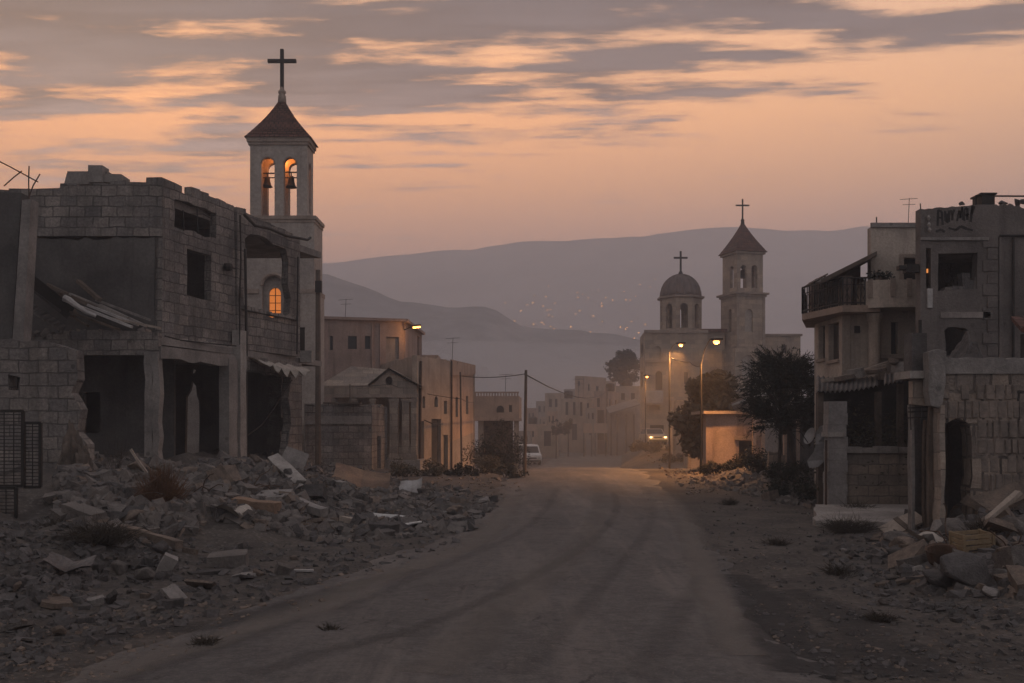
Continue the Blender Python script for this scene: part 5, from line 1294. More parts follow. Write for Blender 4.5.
    m = MB(); f_ = Face(XY(912, 19.3), XY(928, 19.3)); m.panel(ragged([f_.uz(912, 380), f_.uz(927.5, 378), f_.uz(927.5, 407), f_.uz(913, 405)], .25, .015), [], lambda u, z: f_.pt(u, z), f_.back(.2)); m.build('hanging_slab', 'ashlar', t)
    m = MB(); m.box(P(908, 0, 19.2).x, P(929, 0, 19.2).x, 19.1, 19.9, P(0, 378.5, 19.2).z, P(0, 371, 19.2).z); m.build('shelf_slab', 'concrete_pale', t)
    m = MB(); m.obox(P(912, 370.8, 19.3), P(927, 370.8, 19.3) - P(912, 370.8, 19.3), (0, .4, 0), (0, 0, P(0, 333, 19.3).z - P(0, 370.8, 19.3).z)); m.build('block_stub', 'stone_dark', t)
    m = MB(); m.bar(P(920, 333, 19.4), P(920, 320, 19.4), .05); m.build('pipe_stub', 'iron', t)
    m = MB()
    for y in (408, 412, 418): m.tube([P(908, y, 19.4), P(934, y - 1, 19.4)], .012, 5)
    m.tube([P(910, 404, 19.4), P(911, 430, 19.4)], .012, 5); m.tube([P(922, 405, 19.4), P(922, 424, 19.4)], .012, 5); m.build('wire', 'iron', t)
wall_block()

def right_ruin():
    D = 24.0; A = XY(920.5, D); B = XY(1120, D)
    t = thing('gutted_house', 'gutted two-storey house with faded lettering under its roof at the right margin', 'house', (A.x + 3, D + 3, 0))
    f = Face(A, B)
    tops = [f.uz(920.5, 209), f.uz(960, 206), f.uz(1000, 204), f.uz(1024, 206), (f.len, f.uz(1100, 206)[1])]
    tp = []
    for (u0, z0), (u1, z1) in zip(tops, tops[1:]):
        for i in range(10): tp.append((lerp(u0, u1, i / 10), lerp(z0, z1, i / 10) + rnd.uniform(-.03, .02) * (2.2 if u0 > 1.8 else .6)))
    w1 = ragged(rect(f.px_rect(939, 253, 977, 290)), .4, .025); w2 = ragged([f.uz(945, 356), f.uz(969, 356), f.uz(969, 331), f.uz(965, 328), f.uz(956, 326.5), f.uz(948, 328), f.uz(945, 331)], .3, .02)
    sl = rect(f.px_rect(926, 248, 931, 288))
    MB().panel([(0, -.2), (f.len, -.2), (f.len, tops[-1][1])] + list(reversed(tp)), [w1, w2, sl], lambda u, z: f.pt(u, z), f.back(.3)).build('front_wall', 'greyhouse_dark', t)
    zt = f.uz(920, 209)[1]
    k_ = A.x / D + .004
    def plan(x1, y0, y1): return [(A.x + .303 + k_ * (y0 - D), y0), (x1, y0), (x1, y1), (A.x + .303 + k_ * (y1 - D), y1)]
    MB().slab([(A.x + k_ * .303, D + .303), (A.x + .3 + k_ * .303, D + .303), (A.x + .3 + k_ * 8, D + 8), (A.x + k_ * 8, D + 8)], -.2, zt - .02).build('side_wall', 'greyhouse_dark', t)
    MB().slab(plan(B.x, D + .303, D + 8), zt - .55, zt - .35).build('roof', 'concrete', t)
    MB().slab(plan(B.x, D + .303, D + 8), 3.55, 3.75).build('floor_slab', 'concrete', t)
    MB().slab(plan(B.x, D + 4.5, D + 4.7), -.2, zt - .56).build('inner_wall', 'inner_shade', t)
    m = MB()
    za, zb = f.uz(930, 240.5)[1], f.uz(930, 237.5)[1]; m.obox(f.pt(.0, za, -.05), (f.u(988), 0, 0), (0, .046, 0), (0, 0, zb - za)); m.build('string_course', 'concrete', t)
    za, zb = f.uz(930, 318)[1], f.uz(930, 312)[1]; MB().obox(f.pt(f.u(940), za, -.03), (f.u(990) - f.u(940), 0, 0), (0, .027, 0), (0, 0, zb - za)).build('string_course', 'greyhouse', t)
    # quoins
    z = f.uz(990, 356)[1]; i = 0
    while z < f.uz(990, 244)[1]:
        w_ = (.25, .36)[i % 2]; h = .27
        MB().obox(f.pt(f.u(997.5) - w_, z + .01, -.03), (w_, 0, 0), (0, .028, 0), (0, 0, h)).build('quoin', 'greyhouse_dark', t); z += .29; i += 1
    m = MB(); u = f.u(998); m.obox(f.pt(u + .01, -.2, -.05), (.10, 0, 0), (0, .048, 0), (0, 0, f.uz(998, 237)[1] + .2)); m.build('pilaster', 'greyhouse_dark', t)
    m = MB(); m.tube([f.pt(f.u(1012), .2, -.06), f.pt(f.u(1012), f.uz(1012, 238)[1], -.06)], .035, 6); m.build('drainpipe', 'iron', t)
    m = MB(); za = f.uz(1000, 236)[1]; m.tube([f.pt(f.u(999), za, -.05), f.pt(f.len, za, -.05)], .03, 6); m.build('conduit', 'iron', t)
    # white shutter strip beside the slot window, warm lamp in the slot
    m = MB(); q = f.px_rect(926.5, 289, 931.5, 308); m.panel(rect(q), [], lambda u, z: f.pt(u, z, -.07), f.back(.06)); m.build('shutter', 'sheet_pale', t)
    m = MB(); q = f.px_rect(929.0, 268, 930.2, 272); m.panel(rect(q), [], lambda u, z: f.pt(u, z, .12), f.back(.03)); m.build('lit_gap', 'bulb_soft', t)
    m = MB(); q = f.px_rect(925.5, 247, 932, 289); m.panel(rect(q), [], lambda u, z: f.pt(u, z, .25), f.back(.03)); m.build('window', 'glass', t)
    m = MB(); c = f.pt(-.05, f.uz(918, 268)[1], .1); m.obox(c + Vector((-.28, -.1, -.1)), (.3, 0, 0), (0, .25, 0), (0, 0, .2)); m.obox(c + Vector((-.45, -.08, -.03)), (.18, 0, 0), (0, .2, 0), (0, 0, .1)); m.build('floodlight', 'iron', t)
    # broken blocks on the sill of the upper window
    for i, (px, hh, ww) in enumerate(((945, .09, .3), (953, .12, .22), (960, .1, .34), (968, .26, .25), (974, .34, .16), (964, .42, .2))):
        r_ = MB(); u, z = f.uz(px, 290.5); r_.obox(f.pt(u, z, .02), (ww, .02, 0), (0, .24, 0), (rnd.uniform(-.05, .05), 0, hh)); r_.build('sill_block', 'stone_dark' if i % 2 else 'stone', t)
    # lettering: dark uneven strokes, as worn as in the photo
    letters = [[(0, 0), (.05, .8), (.35, .72), (.42, .05)], [(.1, .42), (.36, .4)],
               [(.62, .75), (.66, .25), (.92, .2), (.95, .78)], [(.78, .3), (.82, .62)],
               [(1.12, .8), (1.2, .5), (1.36, .82)], [(1.22, .5), (1.2, .28)],
               [(1.6, .25), (1.78, .78), (1.86, .4), (2.02, .95), (2.08, .3)], [(2.2, .25), (2.22, .85), (2.45, .9), (2.44, .3)], [(2.3, .5), (2.55, .62)],
               [(2.72, .2), (2.86, 1.05)], [(2.78, .6), (3.0, 1.0)],
               [(-.12, -.28), (.3, -.18), (.6, -.3)], [(.9, -.1), (1.5, -.2), (1.9, -.02), (2.4, -.14), (2.9, -.22)]]
    u0, z0 = f.uz(937.5, 226); sc = (f.u(974) - u0) / 3.0; m = MB()
    for st in letters:
        pts = [(u0 + x * sc, z0 + y * .48) for x, y in st]
        for (ua, za), (ub, zb) in zip(pts, pts[1:]):
            d = Vector((ub - ua, zb - za)); n_ = Vector((-d.y, d.x)).normalized() * rnd.uniform(.020, .034)
            p = [f.pt(ua + n_.x, za + n_.y, -.006), f.pt(ub + n_.x, zb + n_.y, -.006), f.pt(ub - n_.x, zb - n_.y, -.006), f.pt(ua - n_.x, za - n_.y, -.006)]
            q_ = [x + Vector((0, .004, 0)) for x in p]; m.add(p + q_, [(0, 1, 2, 3), (7, 6, 5, 4), (0, 4, 5, 1), (1, 5, 6, 2), (2, 6, 7, 3), (3, 7, 4, 0)])
    m.build('lettering', 'marks', t)
    m = MB()
    for x, y in ((928, 218), (928.5, 225), (929, 230)): u, z = f.uz(x, y); m.lathe(f.pt(u, z, -.03), [(.02, -.06), (.05, 0), (.02, .06)], 6)
    m.build('wall_patch', 'stone_pale', t)
    # roof things
    tk = thing('roof_tank', 'square dark tank on the roof edge of the gutted house', 'water tank', P(985, 204, D + .8)); D2 = D + .8
    a = P(978, 206, D2); m = MB(); m.box(a.x, P(991, 0, D2).x, D2 - .2, D2 + .3, a.z, P(0, 196.5, D2).z); m.build('body', 'iron', tk)
    m = MB(); m.box(a.x - .04, P(992.5, 0, D2).x, D2 - .24, D2 + .34, P(0, 196.4, D2).z, P(0, 194.8, D2).z); m.build('lid', 'iron', tk)
    for px in (976, 993.5): MB().tube([P(px, 206, D2), P(px, 195, D2)], .02, 5).build('leg', 'iron', tk)
    o = MB().tube([P(990, 196, D2 + .1), P(1060, 196.3, D2 + .1)], .022, 6).tube([P(1058, 196.3, D2 + .1), P(1058, 208, D2 + .1)], .022, 6).build('roof_rail', 'iron', None, origin=P(1020, 196, D2)); tag(o, 'thin rail running level from the roof tank to the right', 'rail')
    o = MB().tube([P(920.6, 209, D + .2), P(920.3, 203.5, D + .2)], .014, 5).build('roof_rod', 'iron', None, origin=P(920, 209, D)); tag(o, 'thin short rod on the left roof corner of the gutted house', 'rod')
    global ROOF_LUMPS
    ROOF_LUMPS = ((1003, .3, 'small rubble lump on the roof right of the square tank'), (962, .2, 'flat rubble lump on the roof above the lettering'), (1016, .34, 'low rubble lump on the roof near the right margin'), (1022, .3, 'rubble lump on the roof cut by the right margin'))
    # earth heap showing in front of the arched window
    bm = bmesh.new(); bmesh.ops.create_icosphere(bm, subdivisions=4, radius=1)
    for v in bm.verts:
        n_ = noise.fractal(v.co * 2.2, 1.0, 2.0, 4); v.co *= 1 + .18 * n_; v.co = Vector((v.co.x * (1.0 if v.co.z < 0 else 1 - .75 * v.co.z) * .62, v.co.y * .5, v.co.z * (1.1 if v.co.z > 0 else 2.6)))
    me = bpy.data.meshes.new('debris_heap'); bm.to_mesh(me); bm.free(); me.materials.append(M['stone_dark']); o = bpy.data.objects.new('debris_heap', me); COL.objects.link(o); p = P(966, 356, 22.6); o.location = (p.x, p.y, p.z - .62); tag(o, 'peaked heap of dark debris behind the ashlar wall, before the arched window', 'debris heap')
    # small tiled porch roof at the right edge
    pt_ = thing('tiled_porch', 'small red tiled porch roof jutting in at the right margin', 'porch', P(1024, 340, 20.5)); D3 = 20.6
    a = P(1007, 331, D3); b = P(1018, 318, D3); X1 = P(1090, 0, D3).x; m = MB()
    vs = [(a.x, D3 - .6, a.z), (X1, D3 - .6, a.z), (X1, D3 + .5, b.z + .1), (b.x + .1, D3 + .5, b.z + .1)]; vs = [Vector(v) for v in vs]; v2 = [v - Vector((0, 0, .09)) for v in vs]
    m.add(vs + v2, [(0, 1, 2, 3), (7, 6, 5, 4), (0, 4, 5, 1), (1, 5, 6, 2), (2, 6, 7, 3), (3, 7, 4, 0)]); m.build('roof', 'tile', pt_)
    m = MB()
    for i in range(18): x = a.x + .06 + i * .105; m.lathe(Vector((x, D3 - .6, a.z - .02)), [(.03, -.05), (.055, -.04), (.055, .04), (.03, .05)], 8)
    m.build('eave_tile', 'tile', pt_)
    m = MB(); m.box(P(1013, 0, D3).x, X1, D3 - .45, D3 - .3, zcap(), a.z - .1); m.build('wall', 'inner_shade', pt_)
def zcap(): return 3.4
M['greyhouse_dark'] = mat('dirty grey render', (.19, .163, .148), (.105, .092, .085), scale=.8, bump=.5, streak=.6, pits=.5)
right_ruin()

def balcony_house():
    g = None
    # left house: corner at column 842; left face towards the street
    Xc = P(842, 0, 30).x; D = 30.0
    t = thing('balcony_house', 'ochre house with a railed corner balcony under a lean-to roof on the right', 'house', (Xc + 2, D + 2, 0))
    A = Vector((Xc, D)); L = Vector((P(815, 0, 32.8).x + .0, 32.8)); Rr = Vector((P(870.5, 0, 30).x, 30.0))
    zf = P(0, 315, 30).z
    fl = Face(L, A); ff = Face(A, Rr)
    hs = [fl.px_rect(818.5, 326, 825, 359), fl.px_rect(828.5, 323, 839, 360)]
    MB().panel([(0, -.2), (fl.len, -.2), (fl.len, zf), (0, zf)], [rect(h) for h in hs], lambda u, z: fl.pt(u, z), fl.back(.25)).build('wall', 'cream', t)
    for h in hs:
        MB().panel(rect((h[0] - .05, h[1] - .05, h[2] + .05, h[3] + .05)), [], lambda u, z: fl.pt(u, z, .16), fl.back(.03)).build('window', 'glass', t)
        MB().obox(fl.pt(h[0] - .06, h[1] - .1, -.07), (fl.d * (h[2] - h[0] + .12)).to_3d(), fl.back(.068), (0, 0, .1)).build('window_sill', 'trim', t)
    MB().panel([(.26, -.2), (ff.len, -.2), (ff.len, zf), (.26, zf)], [], lambda u, z: ff.pt(u, z), ff.back(.25)).build('wall', 'cream', t)
    m = MB(); q = ff.px_rect(854, 326, 859.5, 333); m.panel(rect(q), [], lambda u, z: ff.pt(u, z, -.05), ff.back(.045)); m.build('vent', 'iron', t)
    MB().box(A.x + .26, Rr.x, D + 3.4, D + 3.6, -.2, zf).build('back_wall', 'cream', t)
    # balcony slab, wraps the corner
    sl = [XY(802, 31.5), XY(842.5, 29.2), Vector((Rr.x, 29.2)), Vector((Rr.x, 34)), XY(806, 34)]
    sl = [tuple(p) for p in sl]
    MB().slab(sl, zf + .003, zf + .2).build('balcony_slab', 'ochre', t)
    z0 = zf + .2; zh = z0 + .82
    runs = [(XY(802.5, 31.4), XY(842.5, 29.3)), (XY(842.5, 29.3), Vector((Rr.x, 29.3))), (XY(806.5, 33.9), XY(802.5, 31.4))]
    for a, b in runs:
        rl = thing_part = MB(); n = max(2, int((b - a).length / .13))
        for z in (z0 + .08, zh): rl.bar((a.x, a.y, z), (b.x, b.y, z), .045)
        rl.bar((a.x, a.y, zh - .2), (b.x, b.y, zh - .2), .025)
        for i in range(n + 1): p = a.lerp(b, i / n); rl.bar((p.x, p.y, z0), (p.x, p.y, zh), .028 if i % 5 else .05)
        for i in range(0, n, 2):
            p = a.lerp(b, (i + .5) / n); q_ = a.lerp(b, min(1, (i + 1.5) / n)); rl.bar((p.x, p.y, z0 + .2), (q_.x, q_.y, zh - .25), .018); rl.bar((q_.x, q_.y, z0 + .2), (p.x, p.y, zh - .25), .018)
        rl.build('railing', 'iron', t)
    # upper storey set back: side wall lit by the sky, dark porch
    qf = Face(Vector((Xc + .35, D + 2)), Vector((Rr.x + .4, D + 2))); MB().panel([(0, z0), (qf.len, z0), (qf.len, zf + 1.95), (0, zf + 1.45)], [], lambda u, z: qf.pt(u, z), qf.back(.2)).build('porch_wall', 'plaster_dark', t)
    MB().box(Xc + .05, Xc + .35, D + .1, D + .5, z0, zf + 1.2).build('pillar', 'pink', t)
    MB().box(Xc - .42, Xc - .18, D + 1.7, D + 2.0, z0, zf + 1.25).build('pillar', 'pink', t)
    MB().box(Xc - .15, Xc + .33, D + 2.0, D + 2.2, z0, zf + 1.4).build('porch_wall', 'greyhouse', t)
    q = Face(Vector((Xc + .4, D + 2)), Vector((Rr.x, D + 2)))
    MB().panel([(.3, z0), (1.2, z0), (.95, z0 + 1.2), (.3, z0 + 1.2)], [], lambda u, z: q.pt(u, z, -.03), q.back(.028)).build('door', 'wood', t)
    # lean-to roof, falling to the left
    lo0, lo1 = P(822, 278, 29.2), P(822, 276, 31.6); hi0, hi1 = P(882, 247.5, 29.2), P(882, 247.5, 32.2)
    lo0.z = lo1.z = P(0, 277, 29.5).z; hi0.z = hi1.z = P(0, 248, 29.3).z
    hi0.x = hi1.x = P(877, 0, 29.3).x; hi0.z = hi1.z = P(0, 251, 29.3).z; lo0.z = lo1.z = P(0, 279, 29.3).z; lo1.x = lo0.x; lo0.y = hi0.y = 29.3; hi1.z += .5; lo1.z += .35; hi1.y = lo1.y = 32.6; lo1.x *= 32.6 / 29.3; hi1.x *= 32.6 / 29.3
    vs = [lo0, hi0, hi1, lo1]; v2 = [v - Vector((0, 0, .13)) for v in vs]
    MB().add(vs + v2, [(0, 1, 2, 3), (7, 6, 5, 4), (0, 4, 5, 1), (1, 5, 6, 2), (2, 6, 7, 3), (3, 7, 4, 0)]).build('lean_to_roof', 'wood', t)
    # thin sheet awning over the balcony end on two posts
    a, b = P(813, 280.5, 31.2), P(828, 273, 30.4); m = MB(); w_ = Vector((.1, 1.3, 0)); m.add([a, b, b + w_, a + w_, a - Vector((0, 0, .05)), b - Vector((0, 0, .05)), b + w_ - Vector((0, 0, .05)), a + w_ - Vector((0, 0, .05))], [(0, 1, 2, 3), (7, 6, 5, 4), (0, 4, 5, 1), (1, 5, 6, 2), (2, 6, 7, 3), (3, 7, 4, 0)]); m.build('awning', 'sheet', t)
    for px, D_, y in ((814.5, 31.2, 280), (825, 30.5, 276)): MB().tube([P(px, y, D_), Vector((P(px, 0, D_).x, D_, z0))], .03, 6).build('post', 'iron', t)

    # right house: taller block with a bowed balcony
    D = 29.0; XL = P(871, 0, D + 1).x; XR = P(934, 0, D + 1).x
    t = thing('bow_balcony_house', 'pale plastered house with a bowed parapet balcony between its neighbours on the right', 'house', ((XL + XR) / 2, D + 2, 0))
    f = Face((P(881, 0, D + 1).x, D + 1.0), (XR + .5, D + 1.0)); zt = P(0, 227, D).z; zm = P(0, 305, D).z
    fa = Face((XL, D + 1.0), (XR, D + 1.0)); zt1 = P(0, 227, D + 1).z
    hs = [fa.px_rect(903.5, 258, 918, 286), fa.px_rect(891, 322, 898, 354)]
    MB().panel([(0, -.2), (fa.len, -.2), (fa.len, zt1), (0, zt1)], [rect(h) for h in hs], lambda u, z: fa.pt(u, z), fa.back(.3)).build('wall', 'cream', t)
    for h in hs:
        MB().panel(rect((h[0] - .05, h[1] - .05, h[2] + .05, h[3] + .05)), [], lambda u, z: fa.pt(u, z, .2), fa.back(.03)).build('window', 'glass', t)
    h = hs[0]; m = MB()
    for r_ in ((h[0] - .12, h[1], h[0] - .003, h[3]), (h[2] + .003, h[1], h[2] + .12, h[3]), (h[0] - .12, h[3] + .003, h[2] + .12, h[3] + .12)): m.panel(rect(r_), [], lambda u, z: fa.pt(u, z, -.04), fa.back(.038))
    m.build('window_surround', 'trim', t)
    MB().slab([(XL + .1, D + 1.303), (XL + .4, D + 1.303), (XL + 2.2, D + 6), (XL + 1.9, D + 6)], -.2, zt1).build('side_wall', 'pink', t)
    MB().box(XL - .02, XR, D + .94, D + .998, zt1 - .02, zt1 + .12).build('roof_edge', 'concrete', t); MB().slab([(XL + .45, D + 1.31), (XR, D + 1.31), (XR + 2, D + 6), (XL + 2.2, D + 6)], zt1 - .5, zt1 - .3).build('roof', 'concrete', t)
    MB().tube([P(876.5, 228, D + 1.2), P(876.5, 217, D + 1.2)], .02, 5).build('roof_rod', 'iron', t)
    # corner column below the balcony
    MB().lathe((P(874.5, 0, D + .5).x, D + .5, 0), [(.2, -.2), (.2, .1), (.17, .2), (.17, zm - .5), (.22, zm - .35), (.24, zm - .2)], 14).build('column', 'tan', t, smooth=False)
    # window beside the column: recessed bay
    q = fa.px_rect(874, 323, 880, 362); m = MB(); m.panel(rect(q), [], lambda u, z: fa.pt(u, z, -.012), fa.back(.01)); m.build('window', 'glass', t)
    # bow balcony: parapet wall on a curved slab
    pts = []
    for i in range(15):
        a = lerp(math.pi * 1.02, math.pi * 1.9, i / 14); pts.append((P(895, 0, D).x + 1.35 * math.cos(a) * .62, D + .99 + 1.05 * math.sin(a)))
    x0, x1 = P(867.5, 0, D).x, XR - .02
    pts = [(x0, D + .99), (x0 + .01, D + .35), (x0 + .12, D + .12), (x0 + .35, D - .02), (x0 + .7, D - .1), (x1, D - .12), (x1, D + .99)]
    za, zb_ = P(0, 304, D).z, P(0, 297.5, D).z
    MB().slab(pts, za - .1, zb_).build('balcony_slab', 'cream', t)
    m = MB(); outer = pts; inner = [(lerp(p[0], (x0 + x1) / 2, .07), p[1] + (.1 if 0 < i < 6 else 0)) for i, p in enumerate(pts)]
    zt2 = P(0, 280, D).z; k = len(pts)
    vs = [Vector((*p, zb_ + .003)) for p in outer] + [Vector((*p, zt2)) for p in outer] + [Vector((*p, zb_ + .003)) for p in inner] + [Vector((*p, zt2)) for p in inner]; fs = []
    for i in range(k - 1): fs += [(i, i + 1, k + i + 1, k + i), (2 * k + i, 3 * k + i, 3 * k + i + 1, 2 * k + i + 1), (k + i, k + i + 1, 3 * k + i + 1, 3 * k + i), (i, 2 * k + i, 2 * k + i + 1, i + 1)]
    fs += [(0, k, 3 * k, 2 * k), (k - 1, 3 * k - 1, 4 * k - 1, 2 * k - 1)]
    m.add(vs, fs); m.build('parapet', 'cream', t)
    m = MB()
    for i in (2, 4): p = pts[i]; MB().box(p[0] - .07, p[0] + .07, p[1] - .04, p[1] + .02, zb_ + .003, zt2 + .03).build('parapet_post', 'trim', t)
    MB().box(x0 + 1.1, x0 + 1.24, D - .15, D - .09, zb_ + .003, zt2 + .03).build('parapet_post', 'trim', t)
    # ledge over the ruined ground floor
    z = P(0, 355, D + .9).z; MB().box(P(884, 0, D).x, XR, D + .7, D + .998, z - .12, z).build('ledge', 'trim', t)
    # potted plant remains on the balcony
    rg = random.Random(31); pl = thing('balcony_plant', 'dark dried plant spilling over the bowed balcony parapet', 'plant', P(880, 280, D))
    c = [(P(874 + i * 4.2, 276 + (i % 2) * 2, D + .25), .22) for i in range(4)]; foliage_mass(c, 380, .06, rg).build('foliage', 'leaf_far', pl)
    m = MB(); [m.lathe(P(x, 281, D + .28), [(.06, -.02), (.1, .12), (.08, .12)], 8) for x in (878, )]; m.build('pot', 'trim', pl)
balcony_house()

# ---- ruined sheds and low wall below the houses
def sheds():
    t = thing('ruined_shed', 'collapsed shed with a sagging corrugated roof below the balcony house', 'shed', P(862, 450, 27))
    D = 26.5
    def sag(x0, y0, x1, y1, Dn, Df, yf0, yf1, nm='roof_sheet', mt='sheet', k=26, s=0.0):
        m = MB(); vs = []; rows = 4
        for j in range(rows + 1):
            for i in range(k + 1):
                t_ = i / k; v = j / rows; D_ = lerp(Dn, Df, v); px = lerp(x0, x1, t_); py = lerp(lerp(y0, y1, t_), lerp(yf0, yf1, t_), v)
                p = P(px, py, D_); p.z += .035 * (1 if i % 2 else -1) - s * math.sin(math.pi * t_); vs.append(p)
        n = len(vs); vs += [p - Vector((0, 0, .025)) for p in vs]; fs = []
        for j in range(rows):
            for i in range(k): a = j * (k + 1) + i; q = (a, a + 1, a + k + 2, a + k + 1); fs += [q, tuple(x + n for x in reversed(q))]
        m.add(vs, fs); m.build(nm, mt, t)
    sag(816, 391, 878, 385, 26, 28.5, 376, 376, s=.06)
    sag(884, 384, 914, 378, 25.5, 27, 374, 371, 'roof_sheet', 'sheet', 14)
    m = MB()
    for a, b, D_ in (((822, 381), (880, 371), 27.5), ((836, 379), (885, 366), 28), ((850, 376), (890, 362), 28.2)): m.bar(P(*a, D_), P(*b, D_ + .4), .14, .1)
    m.build('rafter', 'wood_pale', t)
    for px, yb in ((820, 470), (878, 470), (900, 470)): MB().bar(P(px, 392 if px < 880 else 384, 26.2), Vector((P(px, 0, 26.2).x, 26.2, -.1)), .14).build('post', 'wood', t)
    MB().box(P(817, 0, 28.6).x, P(940, 0, 28.6).x, 28.5, 28.7, -.2, P(0, 380, 28.6).z).build('back_wall', 'inner_shade', t)
    MB().slab([(P(818, 0, 26.4).x, 26.4), (P(820, 0, 26.4).x, 26.4), (P(820, 0, 28.4).x, 28.4), (P(818, 0, 28.4).x, 28.4)], -.2, P(0, 402, 27).z).build('side_wall', 'plaster_dark', t)
    # low wall and pier
    D = 25.3; t = thing('low_wall', 'low wall of tan blocks with a stone pier, before the dark shed on the right', 'wall', P(870, 505, D))
    f = Face(XY(829, D), XY(914, D)); zt = P(0, 453, D).z
    MB().panel([(0, -.2), (f.len, -.2), (f.len, zt), (0, zt)], [], lambda u, z: f.pt(u, z), f.back(.3)).build('wall', 'block_tan', t)
    u = 0; 
    while u < f.len - .1:
        w_ = rnd.uniform(.35, .55); w_ = min(w_, f.len - u); m = MB(); o = rnd.uniform(0, .04); m.obox(f.pt(u + .01, zt + .004, -.05 - o), (f.d * (w_ - .02)).to_3d(), f.back(.38), (0, 0, rnd.uniform(.12, .18))); m.build('coping_stone', 'concrete', t); u += w_
    m = MB(); z = -.2; k = 0
    while z < P(0, 408, D).z:
        h = .3; o = rnd.uniform(-.02, .02); m.box(P(827, 0, D).x + o, P(846, 0, D).x + o * .6 - (.02 if k % 2 else 0), D - .12, D + .3, z + .006, z + h); z += h; k += 1
    m.build('pier', 'ashlar_grey', t)
    m = MB(); zp = z; m.box(P(825.5, 0, D).x, P(842, 0, D).x, D - .18, D + .34, zp - .9, zp - .78); m.build('pier_cap', 'concrete_pale', t)
    m = MB(); m.tube([P(826, 508, D - .3), P(826.2, 440, D - .3)], .03, 6); m.build('pipe', 'rust', t)
    # dish and twisted pale sheet left of the pier
    d = thing('satellite_dish', 'grey satellite dish hanging crooked left of the stone pier', 'satellite dish', P(812, 437, 26))
    c = P(812, 437, 26); m = MB(); n = 16; rings = 5; vs = []; 
    ax = Vector((-.88, -.28, .38)).normalized(); e1 = ax.cross(Vector((0, 0, 1))).normalized(); e2 = ax.cross(e1)
    for j in range(rings + 1):
        r_ = .23 * j / rings
        for i in range(n): a = 2 * math.pi * i / n; vs.append(c + (e1 * math.cos(a) + e2 * math.sin(a)) * r_ + ax * (.28 * (r_ / .23) ** 2 * .3))
    kk = len(vs); vs += [p - ax * .012 for p in vs]; fs = []
    for j in range(rings):
        for i in range(n): a, b = j * n + i, j * n + (i + 1) % n; q = (a, b, b + n, a + n); fs += [q, tuple(x + kk for x in reversed(q))]
    m.add(vs, fs); m.build('dish', 'dish', d, smooth=True)
    m = MB(); m.tube([c - ax * .02, c - ax * .2, c + Vector((.35, .2, -.1)), Vector((c.x + .35, c.y + .2, G(c.x + .3, c.y + .2)))], .025, 6); m.build('mast', 'iron', d)
    m = MB(); m.tube([c + e2 * .21, c + ax * .38], .012, 5); m.lathe(c + ax * .38, [(.02, -.04), (.035, 0), (.02, .04)], 7); m.build('feed_arm', 'iron', d)
    vs = []; pts = [(823, 426, .10), (822, 434, .17), (820, 444, .13), (821, 452, .2), (818, 461, .26), (814, 468, .12)]
    for px, py, w_ in pts: p = P(px, py, 25.8); vs += [p + Vector((-w_, .1 * math.sin(py), 0)), p + Vector((w_ * .7, -.06, .03))]
    k = len(vs); vs += [p + Vector((0, .02, 0)) for p in vs]; fs = []
    for i in range(len(pts) - 1): q = (2 * i, 2 * i + 1, 2 * i + 3, 2 * i + 2); fs += [q, tuple(x + k for x in reversed(q))]
    o = MB().add(vs, fs).build('twisted_sheet', 'dish', None, origin=P(820, 465, 25.8)); tag(o, 'pale twisted sheet hanging between the dish and the stone pier', 'metal sheet')
    # concrete apron slab
    a, b, c_, d_ = hit(796, 524), hit(912, 511), hit(915, 499), hit(822, 509)
    a, b = Vector((P(796, 0, 23.0).x, 21.6, 0)), Vector((P(916, 0, 21.8).x, 21.0, 0)); c_, d_ = Vector((P(918, 0, 25).x, 25.1, 0)), Vector((P(818, 0, 25).x, 25.1, 0))
    poly = ragged([(a.x, a.y), (b.x, b.y), (c_.x, c_.y), (d_.x, d_.y)], .5, .06); m = MB(); m.slab(poly, -.1, .13)
    for v in m.v: v.z += .02 * (v.y - 21.5)
    o = m.build('concrete_slab', 'concrete_pale', None, origin=(7.5, 23, 0)); tag(o, 'broad pale concrete slab lying before the low wall on the right', 'concrete slab')
M['block_tan'] = mat('tan block wall', (.30, .245, .20), (.18, .15, .125), brick=(.52, .27, .016), mortar=(.10, .085, .075), bump=.7, streak=.5)
M['ashlar_grey'] = mat('grey pier stone', (.34, .31, .29), (.22, .20, .19), bump=.7, streak=.4)
sheds()

